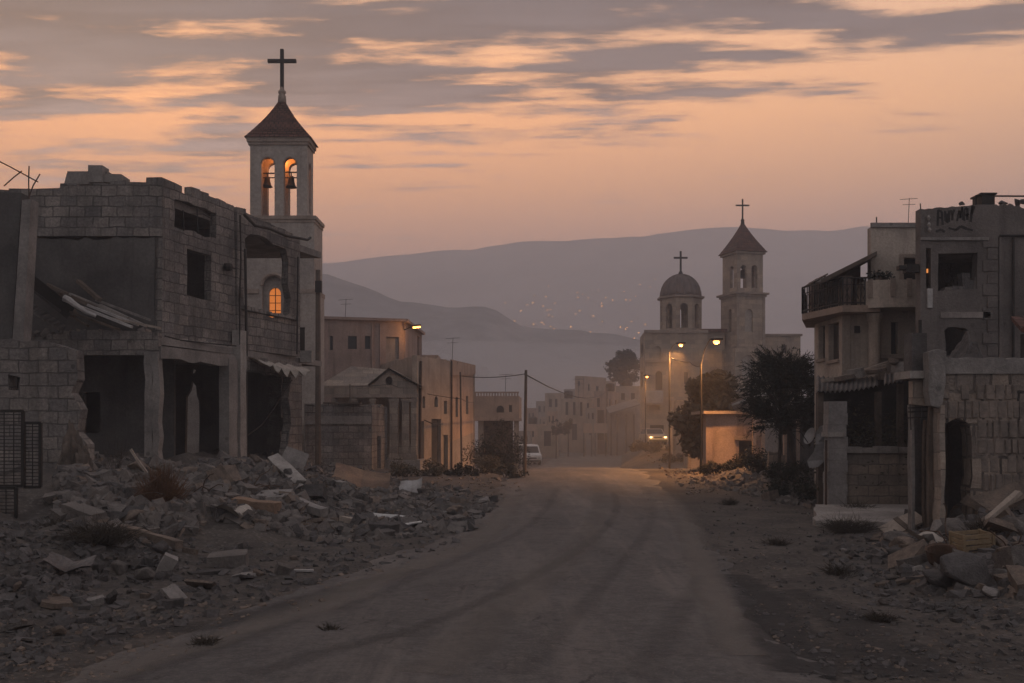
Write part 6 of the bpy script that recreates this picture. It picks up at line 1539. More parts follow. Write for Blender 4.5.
# ---- low buildings between the tree and the church
def low_building():
    D = 46.0
    t, cs, zt = corner_house('low_building', 'low flat roofed pinkish building with a patch of bare render behind the bare pole', 'building', 703, 706, 763, 49, D, 45.5, 414, -.9, {1: [DR(739, 441, 759, 474)]}, 'pink', parapet=.12)
    A, B, C, E = cs; f = Face(B, C)
    m = MB(); m.slab([(B.x - .15, B.y - .2), (C.x + .1, C.y - .2), (C.x + .1, C.y + 3), (B.x - .15, B.y + 3)], zt + .003, zt + .14); m.build('roof_edge', 'trim', t)
    o = [f.uz(714, 478), f.uz(714, 440), f.uz(716, 432), f.uz(722, 429), f.uz(729, 430), f.uz(734, 436), f.uz(737, 448), f.uz(735, 462), f.uz(737, 478)]
    MB().panel(ragged(o, .3, .05), [], lambda u, z: f.pt(u, z, -.03), f.back(.028)).build('render_patch', 'ochre', t)
    m = MB(); za, zb = f.uz(730, 440)[1], f.uz(730, 436)[1]; m.obox(f.pt(f.u(734.5), za, -.09), (f.d * (f.u(762) - f.u(734.5))).to_3d(), f.back(.087), (0, 0, zb - za)); m.build('lintel', 'trim', t)
    m = MB()
    for px in (754, 762.5): m.bar(P(px, 478, 45), P(px + .3, 405 if px < 760 else 400, 45), .16)
    m.build('gate_post', 'ochre', t)
    g = 'walls and posts behind the dark tree'
    D = 38
    t = thing('broken_hut', 'broken hut of upright posts and tan walling behind the dark tree trunk', 'hut', P(792, 460, D))
    for px0, px1, y0, mt in ((784, 787, 425, 'ochre'), (797, 800, 404, 'ochre')): MB().obox(P(px0, 470, D - .4), P(px1, 470, D - .4) - P(px0, 470, D - .4), (0, .15, 0), (0, 0, P(0, y0, D).z - P(0, 470, D).z)).build('post', mt, t)
    f = Face(XY(770, D), XY(824, D)); MB().panel(ragged([(0, -.3), (f.len, -.3), f.uz(823, 404), f.uz(805, 402), f.uz(788, 410), f.uz(780, 452), f.uz(770, 455)], .4, .06), [], lambda u, z: f.pt(u, z), f.back(.25)).build('wall', 'plaster_dark', t)
    f = Face(XY(768, D - .5), XY(784, D - .5)); MB().panel(ragged([(0, -.3), (f.len, -.3), f.uz(784, 456), f.uz(769, 452)], .3, .04), [], lambda u, z: f.pt(u, z), f.back(.2)).build('wall', 'block_tan', t)
    # sloping tin roofs seen between the trees
    D = 52; t = thing('tin_roof_house', 'low house with pale sloping tin roofs behind the dark tree', 'house', P(745, 440, D))
    for (x0, y0, x1, y1, yb) in ((722, 396, 768, 379, 374), (730, 405, 772, 392, 382)):
        a, b = P(x0, y0, D), P(x1, y1, D); up = Vector((1.6, 2.4, .5)); m = MB(); m.add([a, b, b + up, a + up] + [p - Vector((0, 0, .08)) for p in (a, b, b + up, a + up)], [(0, 1, 2, 3), (7, 6, 5, 4), (0, 4, 5, 1), (1, 5, 6, 2), (2, 6, 7, 3), (3, 7, 4, 0)]); m.build('roof', 'sheet_pale', t); D -= .8
    MB().box(P(735, 0, 52).x, P(785, 0, 52).x, 52.7, 53.0, -1, P(0, 394, 53.5).z).build('wall', 'greyhouse', t)
low_building()
def church_annex():
    # stepped house fronts along the right of the road before the church
    g = 'house fronts along the right of the road before the church'
    corner_house('stepped_house', 'narrow pale house front with a tall window just before the domed church', 'house', 670, 673, 694, 84, 78, 76, 400, -1.4, {1: [W_(676, 408, 680, 424), DR(684, 424, 690, 450)], 0: []}, 'church', g)
    corner_house('stepped_house', 'low tan house front behind the haze-paled olive tree on the right', 'house', 684, 688, 712, 70, 64, 62, 412, -1.3, {1: [W_(692, 420, 696, 430), W_(701, 420, 704, 430)]}, 'tan', g)
church_annex()
# ================================================================== STREET LAMPS, WIRES, VEHICLES
def street_lamp(px, D, yl, ypole_top, ybase, armpx, label, power, bulb='bulb', size=.16):
    """pole with an outreach arm; armpx: photo column of the lamp head, px: of the pole"""
    x = P(px, 0, D).x; zb = G(x, D); zt = P(0, ypole_top, D).z; xl = P(armpx, 0, D).x; zl = P(0, yl, D).z
    t = thing('street_lamp', label, 'street lamp', (x, D, zb), 'lit street lamps')
    MB().tube([(x, D, zb - .1), (x, D, zb + 1), (x, D, zt)], .07, 8, .04).build('pole', 'iron', t)
    m = MB(); m.tube([(x, D, zt - .1), (lerp(x, xl, .25), D - .08, lerp(zt, zl + .12, .62)), (lerp(x, xl, .6), D - .18, zl + .14), (xl, D - .25, zl + .12)], .018, 6); m.build('arm', 'iron', t)
    c = Vector((xl, D - .3, zl)); s_ = 1 if xl >= x else -1
    MB().obox(c + Vector((-.28, -.12, .06)), (.56, 0, .02), (0, .24, 0), (0, 0, .09)).build('lamp_head', 'iron', t)
    MB().lathe(c, [(.02, -size * .7), (size * .75, -size * .45), (size, 0), (size * .8, .05), (.02, .058)], 12).build('bulb', bulb, t, smooth=True)
    lo = add_light(c + Vector((0, -.05, -size - .1)), power * .012, (1, .45, .14), .1)
    sd_ = bpy.data.lights.new('street_spot', 'SPOT'); sd_.energy = power; sd_.color = (1, .43, .13); sd_.spot_size = R(122); sd_.spot_blend = .8; sd_.shadow_soft_size = .12
    so = bpy.data.objects.new('street_spot', sd_); COL.objects.link(so); so.location = c + Vector((0, -.05, -size - .1)); so.rotation_euler = (R(-12), R(26), 0)
street_lamp(645.5, 84, 377, 374, 440, 646.5, 'short lit street lamp left of the church balcony', 1200, size=.12)
street_lamp(669.5, 61, 345.5, 351, 458, 680, 'tall lit street lamp with its head below the ribbed dome', 5000, size=.13)
street_lamp(701, 45, 342.5, 364, 478, 715, 'brightest lit street lamp, its dark pole beside the low pinkish building', 2500, size=.15)

def wires():
    def cable(pts, label, r=.016):
        out = []
        for a, b in zip(pts, pts[1:]):
            L = (b - a).length
            for i in range(8): p = a.lerp(b, i / 8); p.z -= 4 * L * .012 * (i / 8) * (1 - i / 8); out.append(p)
        out.append(pts[-1]); o = MB().tube(out, r, 5).build('power_cable', 'iron', None, origin=pts[0]); tag(o, label, 'cable', 'cables over the street')
    cable([P(418, 392, 55), P(461.8, 399, 54), P(474, 402, 62)], 'cable strung along the street house to its thin pole')
    cable([P(350, 386, 47.5), P(390, 384, 51), P(418, 392, 55)], 'cable slung from the short post past the stone portico')
    cable([P(461.8, 376, 54), P(524.5, 374, 45)], 'cable from the thin pole to the bare pole at the left road edge', .02)
    cable([P(524.5, 374, 45), P(607, 391, 128)], 'long cable from the bare left pole to the distant pole', .03)
    cable([P(669.5, 357, 61), P(690, 362, 53), P(701, 366, 45)], 'cable from the tall street lamp to the brightest one', .02)
wires()

for px, y, D, lab in ((452, 361, 59, 'on the narrow-windowed street house'), (345, 322, 63, 'on the flat roofed pinkish block'), (578, 399, 137, 'on the cornice house at the end of the road'), (505, 396, 76, 'on the overhanging ochre house'), (634, 386, 142, 'on the grey house under the round tree'), (908, 227, 30.5, 'on the roof of the bowed balcony house')):
    b0 = P(px, y + 1.5, D); k = D / 60 + .3; o = MB().tube([b0, b0 + Vector((.05 * k, 0, 1.15 * k))], .012 * k, 5).bar(b0 + Vector((-.3 * k, 0, 1.1 * k)), b0 + Vector((.36 * k, 0, 1.14 * k)), .016 * k).bar(b0 + Vector((-.2 * k, 0, .9 * k)), b0 + Vector((.28 * k, 0, .92 * k)), .014 * k).build('roof_aerial', 'iron', None, origin=b0); tag(o, 'thin aerial ' + lab, 'aerial')
def vehicle(name, label, cat, loc, rot, L, Wd, prof, win, wheels_x, body_m, wr=.31, lit=False, group=None):
    """prof: side outline (x along the car, z); win: side glass polygons; front at +x"""
    t = thing(name, label, cat, loc, group); t.rotation_euler = (0, 0, rot); t['_org'] = Vector((0, 0, 0))
    m = MB(); n = len(prof); h = Wd / 2; zmax = max(p[1] for p in prof)
    vs = []
    for sgn in (-1, 1):
        for x, z in prof: vs.append(Vector((x, sgn * (h - (.12 * max(0, (z - .85)) / max(.1, zmax - .85) if z > .85 else 0)), z)))
    tri = tessellate_polygon([[Vector((x, z, 0)) for x, z in prof]])
    fs = [tuple(i for i in t_) for t_ in tri] + [tuple(n + i for i in reversed(t_)) for t_ in tri] + [(i, (i + 1) % n, n + (i + 1) % n, n + i) for i in range(n)]
    b = m.add(vs, fs).build('body', body_m, t)
    bv = b.modifiers.new('bevel', 'BEVEL'); bv.width = .05; bv.segments = 2; bv.limit_method = 'ANGLE'
    for sgn in (-1, 1):
        for w_ in win['side']:
            yo = lambda z: sgn * (h - .12 * max(0, (z - .85)) / max(.1, zmax - .85) + .006)
            q = [Vector((x, yo(z), z)) for x, z in w_]; k = len(q); q2 = [p - Vector((0, sgn * .02, 0)) for p in q]
            MB().add(q + q2, [tuple(range(k)), tuple(reversed(range(k, 2 * k)))] + [(i, (i + 1) % k, k + (i + 1) % k, k + i) for i in range(k)]).build('window', 'glass', t)
    for (x0, z0, x1, z1), nm in win['ends']:
        d = Vector((x1 - x0, 0, z1 - z0)); nrm = Vector((d.z, 0, -d.x)).normalized(); nrm = nrm if (nrm.x > 0) == (x0 > 0) else -nrm
        a = Vector((x0, -h * .82, z0)) + nrm * .006; bb = Vector((x1, -h * .74, z1)) + nrm * .006; q = [a, Vector((a.x, -a.y, a.z)), Vector((bb.x, -bb.y, bb.z)), bb]; q2 = [p - nrm * .02 for p in q]
        MB().add(q + q2, [(0, 1, 2, 3), (7, 6, 5, 4), (0, 1, 5, 4), (1, 2, 6, 5), (2, 3, 7, 6), (3, 0, 4, 7)]).build(nm, 'glass', t)
    for x in wheels_x:
        for sgn in (-1, 1):
            c = Vector((x, sgn * (h - .1), wr)); wm = MB()
            def ring(rr, y0, y1):
                o = len(wm.v); k = 16
                for yy in (y0, y1): wm.v.extend(c + Vector((rr * math.cos(2 * math.pi * i / k), yy, rr * math.sin(2 * math.pi * i / k))) for i in range(k))
                wm.f.extend((o + i, o + (i + 1) % k, o + k + (i + 1) % k, o + k + i) for i in range(k)); wm.f.append(tuple(range(o, o + k))); wm.f.append(tuple(range(o + k, o + 2 * k)))
            ring(wr, -.1, .1); w_ = wm.build('wheel', 'rubber', t)
            wm = MB(); ring(wr * .58, -.108, .108); wm.build('rim', 'rim', w_)
    xf = max(p[0] for p in prof); xb = min(p[0] for p in prof)
    for sgn in (-1, 1):
        MB().obox((xf - .05, sgn * h * .72 - .09, .64), (.075, 0, 0), (0, .18, 0), (0, 0, .11)).build('headlight', 'headlight' if lit else 'rim', t)
        MB().obox((xb - .02, sgn * h * .84 - .08, .72), (.05, 0, 0), (0, .16, 0), (0, 0, .3)).build('tail_light', 'rust', t)
    MB().obox((xf - .03, -h * .9, .30), (.1, 0, 0), (0, Wd * .9, 0), (0, 0, .2)).build('bumper', 'iron', t)
    MB().obox((xf - .03, -h * .42, .62), (.05, 0, 0), (0, h * .84, 0), (0, 0, .13)).build('grille', 'iron', t)
    if lit:
        for sgn in (-1, 1):
            q = Matrix.Rotation(rot, 3, 'Z') @ Vector((xf + .7, sgn * h * .72, .7)); add_light(Vector(loc) + q, 16, (1, .62, .28), .06, 'car_light')
    return t
VAN = [(-2.15, .35), (2.2, .35), (2.28, .62), (2.2, .95), (1.75, 1.12), (1.05, 1.82), (.7, 1.93), (-1.95, 1.93), (-2.15, 1.6)]
x = P(529, 0, 96).x
vehicle('parked_van', 'small white van parked at the left edge beyond the bare pole', 'van', (x, 96, G(x, 96)), R(-82), 4.4, 1.75, VAN,
        {'side': [[(1.5, 1.12), (.95, 1.72), (.2, 1.75), (.2, 1.12)], [(.1, 1.12), (.1, 1.75), (-.9, 1.75), (-.9, 1.12)], [(-1.0, 1.12), (-1.0, 1.75), (-1.9, 1.75), (-1.95, 1.12)]], 'ends': [((1.70, 1.17, 1.1, 1.77), 'windshield'), ((-2.13, 1.15, -2.0, 1.75), 'rear_window')]}, (1.35, -1.35), 'white')
CAR = [(-2.1, .3), (2.1, .3), (2.15, .6), (2.05, .82), (1.0, .95), (.35, 1.42), (-1.1, 1.44), (-1.75, 1.0), (-2.1, .92)]
x = P(653, 0, 88).x
vehicle('approaching_car', 'pale car with both headlights lit, coming down beside the church', 'car', (x, 88, G(x, 88) + .02), R(-86), 4.2, 1.75, CAR,
        {'side': [[(.85, .97), (.32, 1.36), (-.35, 1.38), (-.35, .97)], [(-.43, .97), (-.43, 1.38), (-1.08, 1.38), (-1.5, 1.0)]], 'ends': [((.95, .99, .40, 1.38), 'windshield'), ((-1.7, 1.04, -1.16, 1.4), 'rear_window')]}, (1.3, -1.3), 'wood_pale', lit=True)

M['leaf_shrub'] = mat('dull shrub leaves', (.085, .072, .05), (.045, .04, .03), scale=2, bump=0, streak=0, rough=.8)
# ================================================================== TREES AND PLANTS
def spiky_tree():
    rng = random.Random(21); D = 35.0; x0 = P(792, 0, D).x; zb = G(x0, D)
    t = thing('spiky_tree', 'dark bushy tree with spiky upswept sprays in front of the balcony house', 'tree', (x0, D, zb))
    top = P(0, 352, D).z; c0 = P(783, 0, D).x
    tk = MB(); tk.tube([(x0 + .1, D, zb - .2), (x0 + .02, D, zb + 1.0), (x0 - .12, D, zb + 2.0), (c0 + .1, D, zb + 3.0)], .12, 8, .07)
    tk.tube([(x0 - .45, D + .2, zb - .2), (x0 - .38, D + .15, zb + 1.1), (c0 - .1, D, zb + 2.3)], .07, 7, .05)
    fo = MB()
    zlo = P(0, 432, D).z
    def spray(p, d, L, w_, tk_=None):
        n = int(L / .028)
        side = d.cross(Vector((rng.gauss(0, 1), rng.gauss(0, 1), rng.gauss(0, 1)))).normalized()
        for i in range(n):
            q = i / n; c = p + d * L * q + Vector((0, 0, -.10 * L * q * q))
            a = (d * 1.25 + Vector((rng.gauss(0, .6), rng.gauss(0, .6), rng.gauss(-.1, .5)))).normalized(); b = a.cross(Vector((rng.gauss(0, 1), rng.gauss(0, 1), rng.gauss(0, 1)))).normalized()
            s = w_ * rng.uniform(.6, 1.2) * (1 - .45 * q); o = len(fo.v)
            fo.v += [c, c + a * s * .5 + b * s * .085, c + a * s, c + a * s * .5 - b * s * .085]; fo.f.append((o, o + 1, o + 2, o + 3))
    for i in range(190):
        q = rng.random(); z = lerp(zlo, top - .35, q ** .8); h_ = (z - zlo) / (top - zlo)
        rad = 1.38 * math.sin(math.pi * min(1, .22 + .72 * h_)) ** .8 * (1.0 if h_ < .8 else .8)
        a = rng.uniform(0, 2 * math.pi); rr = rad * math.sqrt(rng.random()) * .8
        base = Vector((c0 + rr * math.cos(a) * 1.0, D + rr * math.sin(a) * .9, z))
        tk.tube([Vector((c0, D, max(zb + 1.6, z - .5 - .3 * rr))), base.lerp(Vector((c0, D, z)), .4), base], .022, 5, .008)
        d = Vector((math.cos(a), math.sin(a), rng.uniform(-.15, .95) * (.4 + h_))).normalized()
        for k in range(5):
            dd = (d + Vector((rng.gauss(0, .45), rng.gauss(0, .45), rng.gauss(0, .4)))).normalized(); spray(base, dd, rng.uniform(.4, 1.0), .22)
    tk.build('trunk', 'bark', t); fo.build('crown', 'leaf_dark', t)
spiky_tree()

def bush(px, py, D, w_, h_, label, leafm='leaf_far', n=2500, group=None, seed=0, name='bush', size=.055, stems=True):
    rng = random.Random(seed * 13 + 5); p = P(px, py, D); p.z = G(p.x, D)
    t = thing(name, label, 'bush', p, group); m = MB(); cen = []
    for i in range(9):
        a = rng.uniform(0, 6.28); k = math.sqrt(rng.random()); c = p + Vector((w_ / 2 * k * math.cos(a) * .8, w_ / 2 * k * math.sin(a) * .5, h_ * rng.uniform(.15, .75) * (1 - .5 * k))); cen.append((c, h_ * rng.uniform(.22, .42)))
        m.tube([p + Vector((rng.uniform(-.1, .1) * w_, 0, -.1)), p.lerp(c, .5) + Vector((0, 0, .05)), c], .018, 5, .008)
    m.build('stem', 'bark', t); foliage_mass(cen, n, size, rng).build('foliage', leafm, t); return t
def dry_bush(px, py, D, w_, h_, label, n=420, seed=1, m_='dry', group=None, name='dry_bush', z=None):
    rng = random.Random(seed); p = P(px, py, D); p.z = G(p.x, D) if z is None else z; mb = MB()
    def stick(a, b, r):
        s = (b - a).cross(Vector((rng.gauss(0, 1), rng.gauss(0, 1), rng.gauss(0, 1)))).normalized() * r; s2 = (b - a).cross(s).normalized() * r
        o = len(mb.v); mb.v += [a + s, a - s * .5 + s2, a - s * .5 - s2, b]; mb.f += [(o, o + 1, o + 3), (o + 1, o + 2, o + 3), (o + 2, o, o + 3)]
    for i in range(n):
        a = rng.uniform(0, 6.28); e = rng.random() ** .7; d = Vector((math.cos(a) * e * w_ / 2, math.sin(a) * e * w_ / 2, h_ * math.sqrt(max(.05, 1 - e * e * .75)) * rng.uniform(.55, 1.0)))
        st = p + Vector((d.x * .12, d.y * .12, -.03)); mid = st + d * .55 + Vector((rng.gauss(0, .04), rng.gauss(0, .04), rng.gauss(0, .04))) * w_; stick(st, mid, .006); stick(mid, st + d, .005)
        for k in range(3):
            q = st.lerp(mid, rng.uniform(.4, 1)); stick(q, q + Vector((rng.gauss(0, .12), rng.gauss(0, .12), abs(rng.gauss(.08, .08)))) * w_, .0045)
    o = mb.build(name, m_, None, origin=p); tag(o, label, 'bush', group); return o
dry_bush(162, 525, 18.6, 1.2, 1.05, 'round reddish dry bush growing in the rubble before the ruin', 420, 3)
dry_bush(116, 452, 22.5, .9, 1.2, 'bare dark twiggy sapling left of the round reddish bush', 26, 4, 'bark', name='bare_sapling')
g = 'bushes along the left edge of the road'
bush(501, 472, 50, 3.1, 2.9, 'large dark bush before the overhanging ochre house', n=9000, seed=1, group=g)
bush(486, 478, 47, 2.0, 1.4, 'dusty bush at the foot of the street house corner', 'leaf_olive', 3200, g, 2)
bush(508, 489, 41, 1.9, .8, 'low spreading bush beside the bare pole at the left road edge', 'leaf_olive', 2600, g, 3)
bush(405, 482, 43, 1.7, .9, 'dusty bush in front of the stone portico', 'leaf_olive', 2400, g, 4)
bush(433, 486, 43, 1.9, .85, 'greyish bush in front of the street house doors', 'leaf_olive', 2400, g, 5)
bush(462, 487, 43, 1.7, .7, 'low bush at the foot of the thin pole', 'leaf_far', 2000, g, 6)
g = 'bushes along the right side of the road'
bush(652, 448, 82, 4.6, 1.5, 'long low bush on the bank before the lit car', 'leaf_olive', 3400, g, 7, size=.09)
bush(672, 452, 76, 2.6, 1.3, 'bush at the foot of the tall street lamp', 'leaf_far', 2000, g, 8, size=.08)
bush(722, 484, 43, 2.2, .7, 'low dark bush along the pinkish low building', 'leaf_far', 2600, g, 9)
bush(745, 482, 43, 1.6, .8, 'dark bush under the doorway of the low building', 'leaf_far', 2200, g, 10)
bush(758, 476, 39, .95, 1.6, 'narrow upright dark bush left of the spiky tree', 'leaf_dark', 2600, g, 11)
bush(797, 476, 34, 1.9, 1.1, 'dark bush at the foot of the spiky tree', 'leaf_dark', 3200, g, 12)
bush(778, 500, 30.5, .8, .8, 'small dark bush on the rubble right of the road', 'leaf_dark', 1600, g, 13)
bush(812, 500, 28.5, 1.1, .9, 'dark bush left of the concrete slab', 'leaf_dark', 2000, g, 14)
t = bush(878, 450, 26.75, 1.9, 3.9, 'tall dark shrub growing up in front of the ruined shed', 'leaf_shrub', 9000, None, 15)
dry_bush(858, 505, 24.4, 1.3, .35, 'dry weeds at the foot of the low wall, on the slab', 160, 7, 'weed', 'dry weeds by the slab')
dry_bush(848, 536, 20.3, 1.5, .38, 'dark reddish dry weeds before the edge of the concrete slab', 200, 8, 'weed', 'dry weeds by the slab')
dry_bush(985, 560, 16.0, .9, .5, 'dark weeds between the stones below the ashlar wall', 160, 9, 'weed')
g = 'dry weeds at the left margin'
dry_bush(100, 560, 15.2, 1.6, .42, 'wide mat of dark dry weeds in the hollow below the mesh panels', 230, 10, 'weed', g)
dry_bush(60, 548, 16.0, 1.1, .4, 'dark weeds close to the foot of the mesh panels', 160, 11, 'weed', g)
g2 = 'weeds on the right verge'
for i, (px, py, w_, h_, lab) in enumerate(((776, 545, .7, .2, 'small dark weed tuft on the right verge, nearest the road crack'), (838, 575, .8, .22, 'dark weed tuft between the road edge and the right heap'), (880, 622, .5, .16, 'small weed tuft at the lower right, below the long splintered plank'), (730, 505, .8, .3, 'weed tuft beside the orange lit rubble'))): dry_bush(px, py, hit(px, py).y, w_, h_, lab, 70, 40 + i, 'weed', g2)
dry_bush(330, 640, 10.6, .35, .16, 'small tuft of dry grass at the left asphalt edge', 50, 12, 'weed', g)
dry_bush(205, 655, 9.9, .45, .18, 'wispy tuft of dry grass low at the left asphalt edge', 50, 13, 'weed', g)

# ================================================================== RUBBLE
def chunk_mesh(kind, seed):
    rng = random.Random(seed); bm = bmesh.new()
    if kind == 'stone':
        pts = [Vector((rng.gauss(0, 1), rng.gauss(0, 1), rng.gauss(0, 1))).normalized() * rng.uniform(.72, 1.05) for _ in range(13)]
        for p in pts: bm.verts.new(Vector((p.x, p.y * .85, p.z * .65)))
        r = bmesh.ops.convex_hull(bm, input=bm.verts); bmesh.ops.delete(bm, geom=[e for e in r['geom_interior'] if isinstance(e, bmesh.types.BMVert)], context='VERTS')
        bmesh.ops.bevel(bm, geom=list(bm.edges), offset=.05, segments=1, affect='EDGES')
    else:
        sx, sy, sz = {'block': (1, .55, .5), 'slab': (1, .75, .13), 'bar': (1.25, .2, .16)}[kind]
        bmesh.ops.create_cube(bm, size=2)
        for v in bm.verts: v.co = Vector((v.co.x * sx * rng.uniform(.8, 1.08), v.co.y * sy * rng.uniform(.78, 1.1), v.co.z * sz * rng.uniform(.85, 1.1)))
        bmesh.ops.subdivide_edges(bm, edges=list(bm.edges), cuts=2, use_grid_fill=True)
        for v in bm.verts:
            nn = noise.noise_vector(v.co * 1.8 + Vector((seed, 0, 0))); v.co += nn * (.10 if kind != 'slab' else .07) * Vector((sx, sy, sz * 1.2)).length * .5
        # a broken corner
        d = Vector((rng.choice((-1, 1)), rng.choice((-1, 1)), rng.uniform(-.3, .6))); 
        r = bmesh.ops.bisect_plane(bm, geom=list(bm.verts) + list(bm.edges) + list(bm.faces), plane_co=Vector((d.x * sx * .62, d.y * sy * .55, 0)), plane_no=d.normalized(), clear_outer=True)
        ed = [e for e in r['geom_cut'] if isinstance(e, bmesh.types.BMEdge)]
        if ed: bmesh.ops.contextual_create(bm, geom=ed)
    bmesh.ops.recalc_face_normals(bm, faces=bm.faces)
    me = bpy.data.meshes.new({'stone': 'broken_stone', 'block': 'broken_block', 'slab': 'slab_fragment', 'bar': 'beam_fragment'}[kind]); bm.to_mesh(me); bm.free(); return me
CH = {}
for kind, n in (('stone', 6), ('block', 5), ('slab', 4), ('bar', 3)):
    for ms in ('stone', 'stone_warm', 'stone_dark', 'stone_pale'):
        CH[kind, ms] = []
        for i in range(n):
            me = chunk_mesh(kind, i * 7 + len(kind)) if ms == 'stone' else CH[kind, 'stone'][i].copy()
            me.materials.clear(); me.materials.append(M[ms]); CH[kind, ms].append(me)
WORD = {'stone': 'broken stone', 'block': 'squared block', 'slab': 'flat slab piece', 'bar': 'long beam piece'}
CLR = {'stone': 'grey', 'stone_warm': 'tan', 'stone_dark': 'dark grey', 'stone_pale': 'pale'}
placed = []
def put(kind, ms, pos, size, rng, label, group, flat=True, rot=None, sink=.3):
    me = rng.choice(CH[kind, ms]); o = bpy.data.objects.new(me.name.split('.')[0], me); COL.objects.link(o)
    tilt = .35 if flat else .8
    o.rotation_euler = rot or (rng.uniform(-tilt, tilt), rng.uniform(-tilt, tilt), rng.uniform(0, 6.28)); s = size / 2
    o.scale = (s * rng.uniform(.85, 1.2), s * rng.uniform(.85, 1.15), s * rng.uniform(.85, 1.2)); o.location = pos + Vector((0, 0, s * (.62 if kind == 'stone' else .42 if kind == 'block' else .16) * (1 - sink)))
    tag(o, label, 'rubble', group); placed.append((pos.x, pos.y, size)); return o
ZONES = [
    (95, [(196, 462), (300, 452), (390, 474), (480, 512), (470, 532), (330, 545), (215, 520), (190, 490)], (.22, .72), 'in the main heap before the ruin', 'rubble of the main heap before the ruin', 1.0),
    (52, [(55, 455), (150, 462), (196, 470), (200, 530), (140, 545), (60, 520)], (.2, .62), 'below the ground floor of the ruin', 'rubble under the ground floor of the ruin', 1.0),
    (45, [(0, 590), (60, 560), (230, 552), (330, 560), (250, 590), (60, 640), (0, 650)], (.12, .42), 'scattered on the dirt at the lower left', 'rubble scattered on the dirt at the lower left', 1.0),
    (14, [(380, 478), (470, 490), (500, 505), (480, 520), (400, 500)], (.2, .5), 'at the roadside end of the main heap', 'rubble at the roadside end of the main heap', 1.0),
    (50, [(905, 525), (960, 512), (1024, 505), (1024, 600), (930, 596), (880, 560), (870, 540)], (.2, .68), 'heaped below the ashlar wall at the right', 'rubble heaped below the ashlar wall', 1.1),
    (16, [(745, 500), (815, 515), (880, 560), (960, 605), (880, 610), (770, 540)], (.1, .3), 'loose on the dirt verge right of the road', 'rubble loose on the right verge', 1.0),
    (32, [(716, 474), (800, 458), (826, 480), (826, 512), (760, 500), (715, 488)], (.25, .62), 'in the orange lit heap right of the road', 'rubble of the heap under the street lamps', 1.0),
]
rg = random.Random(77)
for n, poly, (s0, s1), where, grp, _ in ZONES:
    xs = [p[0] for p in poly]; ys = [p[1] for p in poly]; k = 0; lst = []
    while k < n:
        px, py = rg.uniform(min(xs), max(xs)), rg.uniform(min(ys), max(ys))
        if not inside(px, py, poly): continue
        k += 1; p = hit(px, py); kind = rg.choices(('stone', 'block', 'slab', 'bar'), (.46, .22, .24, .08))[0]; ms = rg.choices(('stone', 'stone_warm', 'stone_dark', 'stone_pale'), (.42, .22, .28, .08))[0]
        s = lerp(s0, s1, rg.random() ** 2.2)
        if kind == 'bar': s *= 1.15
        put(kind, ms, p, s, rg, '%s %s %s' % (CLR[ms], WORD[kind], where), grp + ', ' + CLR[ms] + ' ' + WORD[kind], flat=rg.random() < .65)
# the pieces that stand out, each built where the photo shows it
def box_piece(name, label, cat, px, py, dims, rot, m_, D=None, lift=0.0, group=None, bevel=.012):
    p = hit(px, py) if D is None else P(px, py, D); bm = bmesh.new(); bmesh.ops.create_cube(bm, size=1)
    bmesh.ops.subdivide_edges(bm, edges=list(bm.edges), cuts=3, use_grid_fill=True)
    for v in bm.verts:
        v.co = Vector((v.co.x * dims[0], v.co.y * dims[1], v.co.z * dims[2])); v.co += noise.noise_vector(v.co * 3 + Vector((px, 0, 0))) * min(.03, min(dims) * .4)
    bm.normal_update(); me = bpy.data.meshes.new(name); bm.to_mesh(me); bm.free(); me.materials.append(M[m_]); o = bpy.data.objects.new(name, me); COL.objects.link(o)
    o.location = p + Vector((0, 0, lift)); o.rotation_euler = [R(a) for a in rot]; tag(o, label, cat, group); return o
def bent_sheet(name, label, cat, px, py, w_, d_, m_, rot, sag, seed, D=None, lift=.1):
    p = hit(px, py) if D is None else P(px, py, D); vs = []; fs = []; n = 12; k = 8; th = .02
    for j in range(k + 1):
        for i in range(n + 1):
            u, v = i / n - .5, j / k - .5; ed = .08 * nz(u * 4, v * 4, 1, seed)
            vs.append(Vector((u * w_ * (1 + ed), v * d_ * (1 + .5 * ed), sag * (abs(u) * 1.2 - .2) + .12 * w_ * nz(u * 1.6, v * 1.6, 1, seed + 3))))
    N_ = len(vs); vs += [q - Vector((0, 0, th)) for q in vs]
    for j in range(k):
        for i in range(n): a = j * (n + 1) + i; q = (a, a + 1, a + n + 2, a + n + 1); fs += [q, tuple(x + N_ for x in reversed(q))]
    o = MB().add(vs, fs).build(name, m_, None); o.location = p + Vector((0, 0, lift)); o.rotation_euler = [R(a) for a in rot]; tag(o, label, cat); return o
bent_sheet('tan_sheet', 'wide buckled tan board lying on the right part of the main heap', 'board', 362, 487, 1.9, 1.1, 'tanboard', (32, 10, 8), .25, 5, lift=.3)
bent_sheet('white_sheet', 'crumpled pale sheet standing beside the buckled tan board', 'metal sheet', 411, 494, .75, .6, 'sheet_pale', (48, -12, -14), .15, 6, lift=.22)
bent_sheet('white_strip', 'long bent white strip lying at the toe of the main heap', 'metal strip', 398, 527, 1.05, .32, 'white', (8, 2, -4), .12, 7, lift=.07)
bent_sheet('white_strip', 'second, narrower white strip just above the long bent one', 'metal strip', 392, 522, .9, .16, 'white', (14, 5, 3), .1, 8, lift=.1)
box_piece('concrete_beam', 'pale square beam lying slantwise in the main heap', 'beam', 306, 511, (1.15, .2, .17), (6, 12, -38), 'stone_pale', lift=.1)
box_piece('timber_baulk', 'dark brown timber baulk with rough bark in the main heap', 'timber', 256, 514, (.95, .26, .26), (4, 5, -14), 'tanboard', lift=.12)
box_piece('pale_slab', 'pale flat slab lying above the dark timber baulk', 'slab', 273, 503, (.72, .5, .11), (14, -4, -10), 'stone_pale', lift=.12)
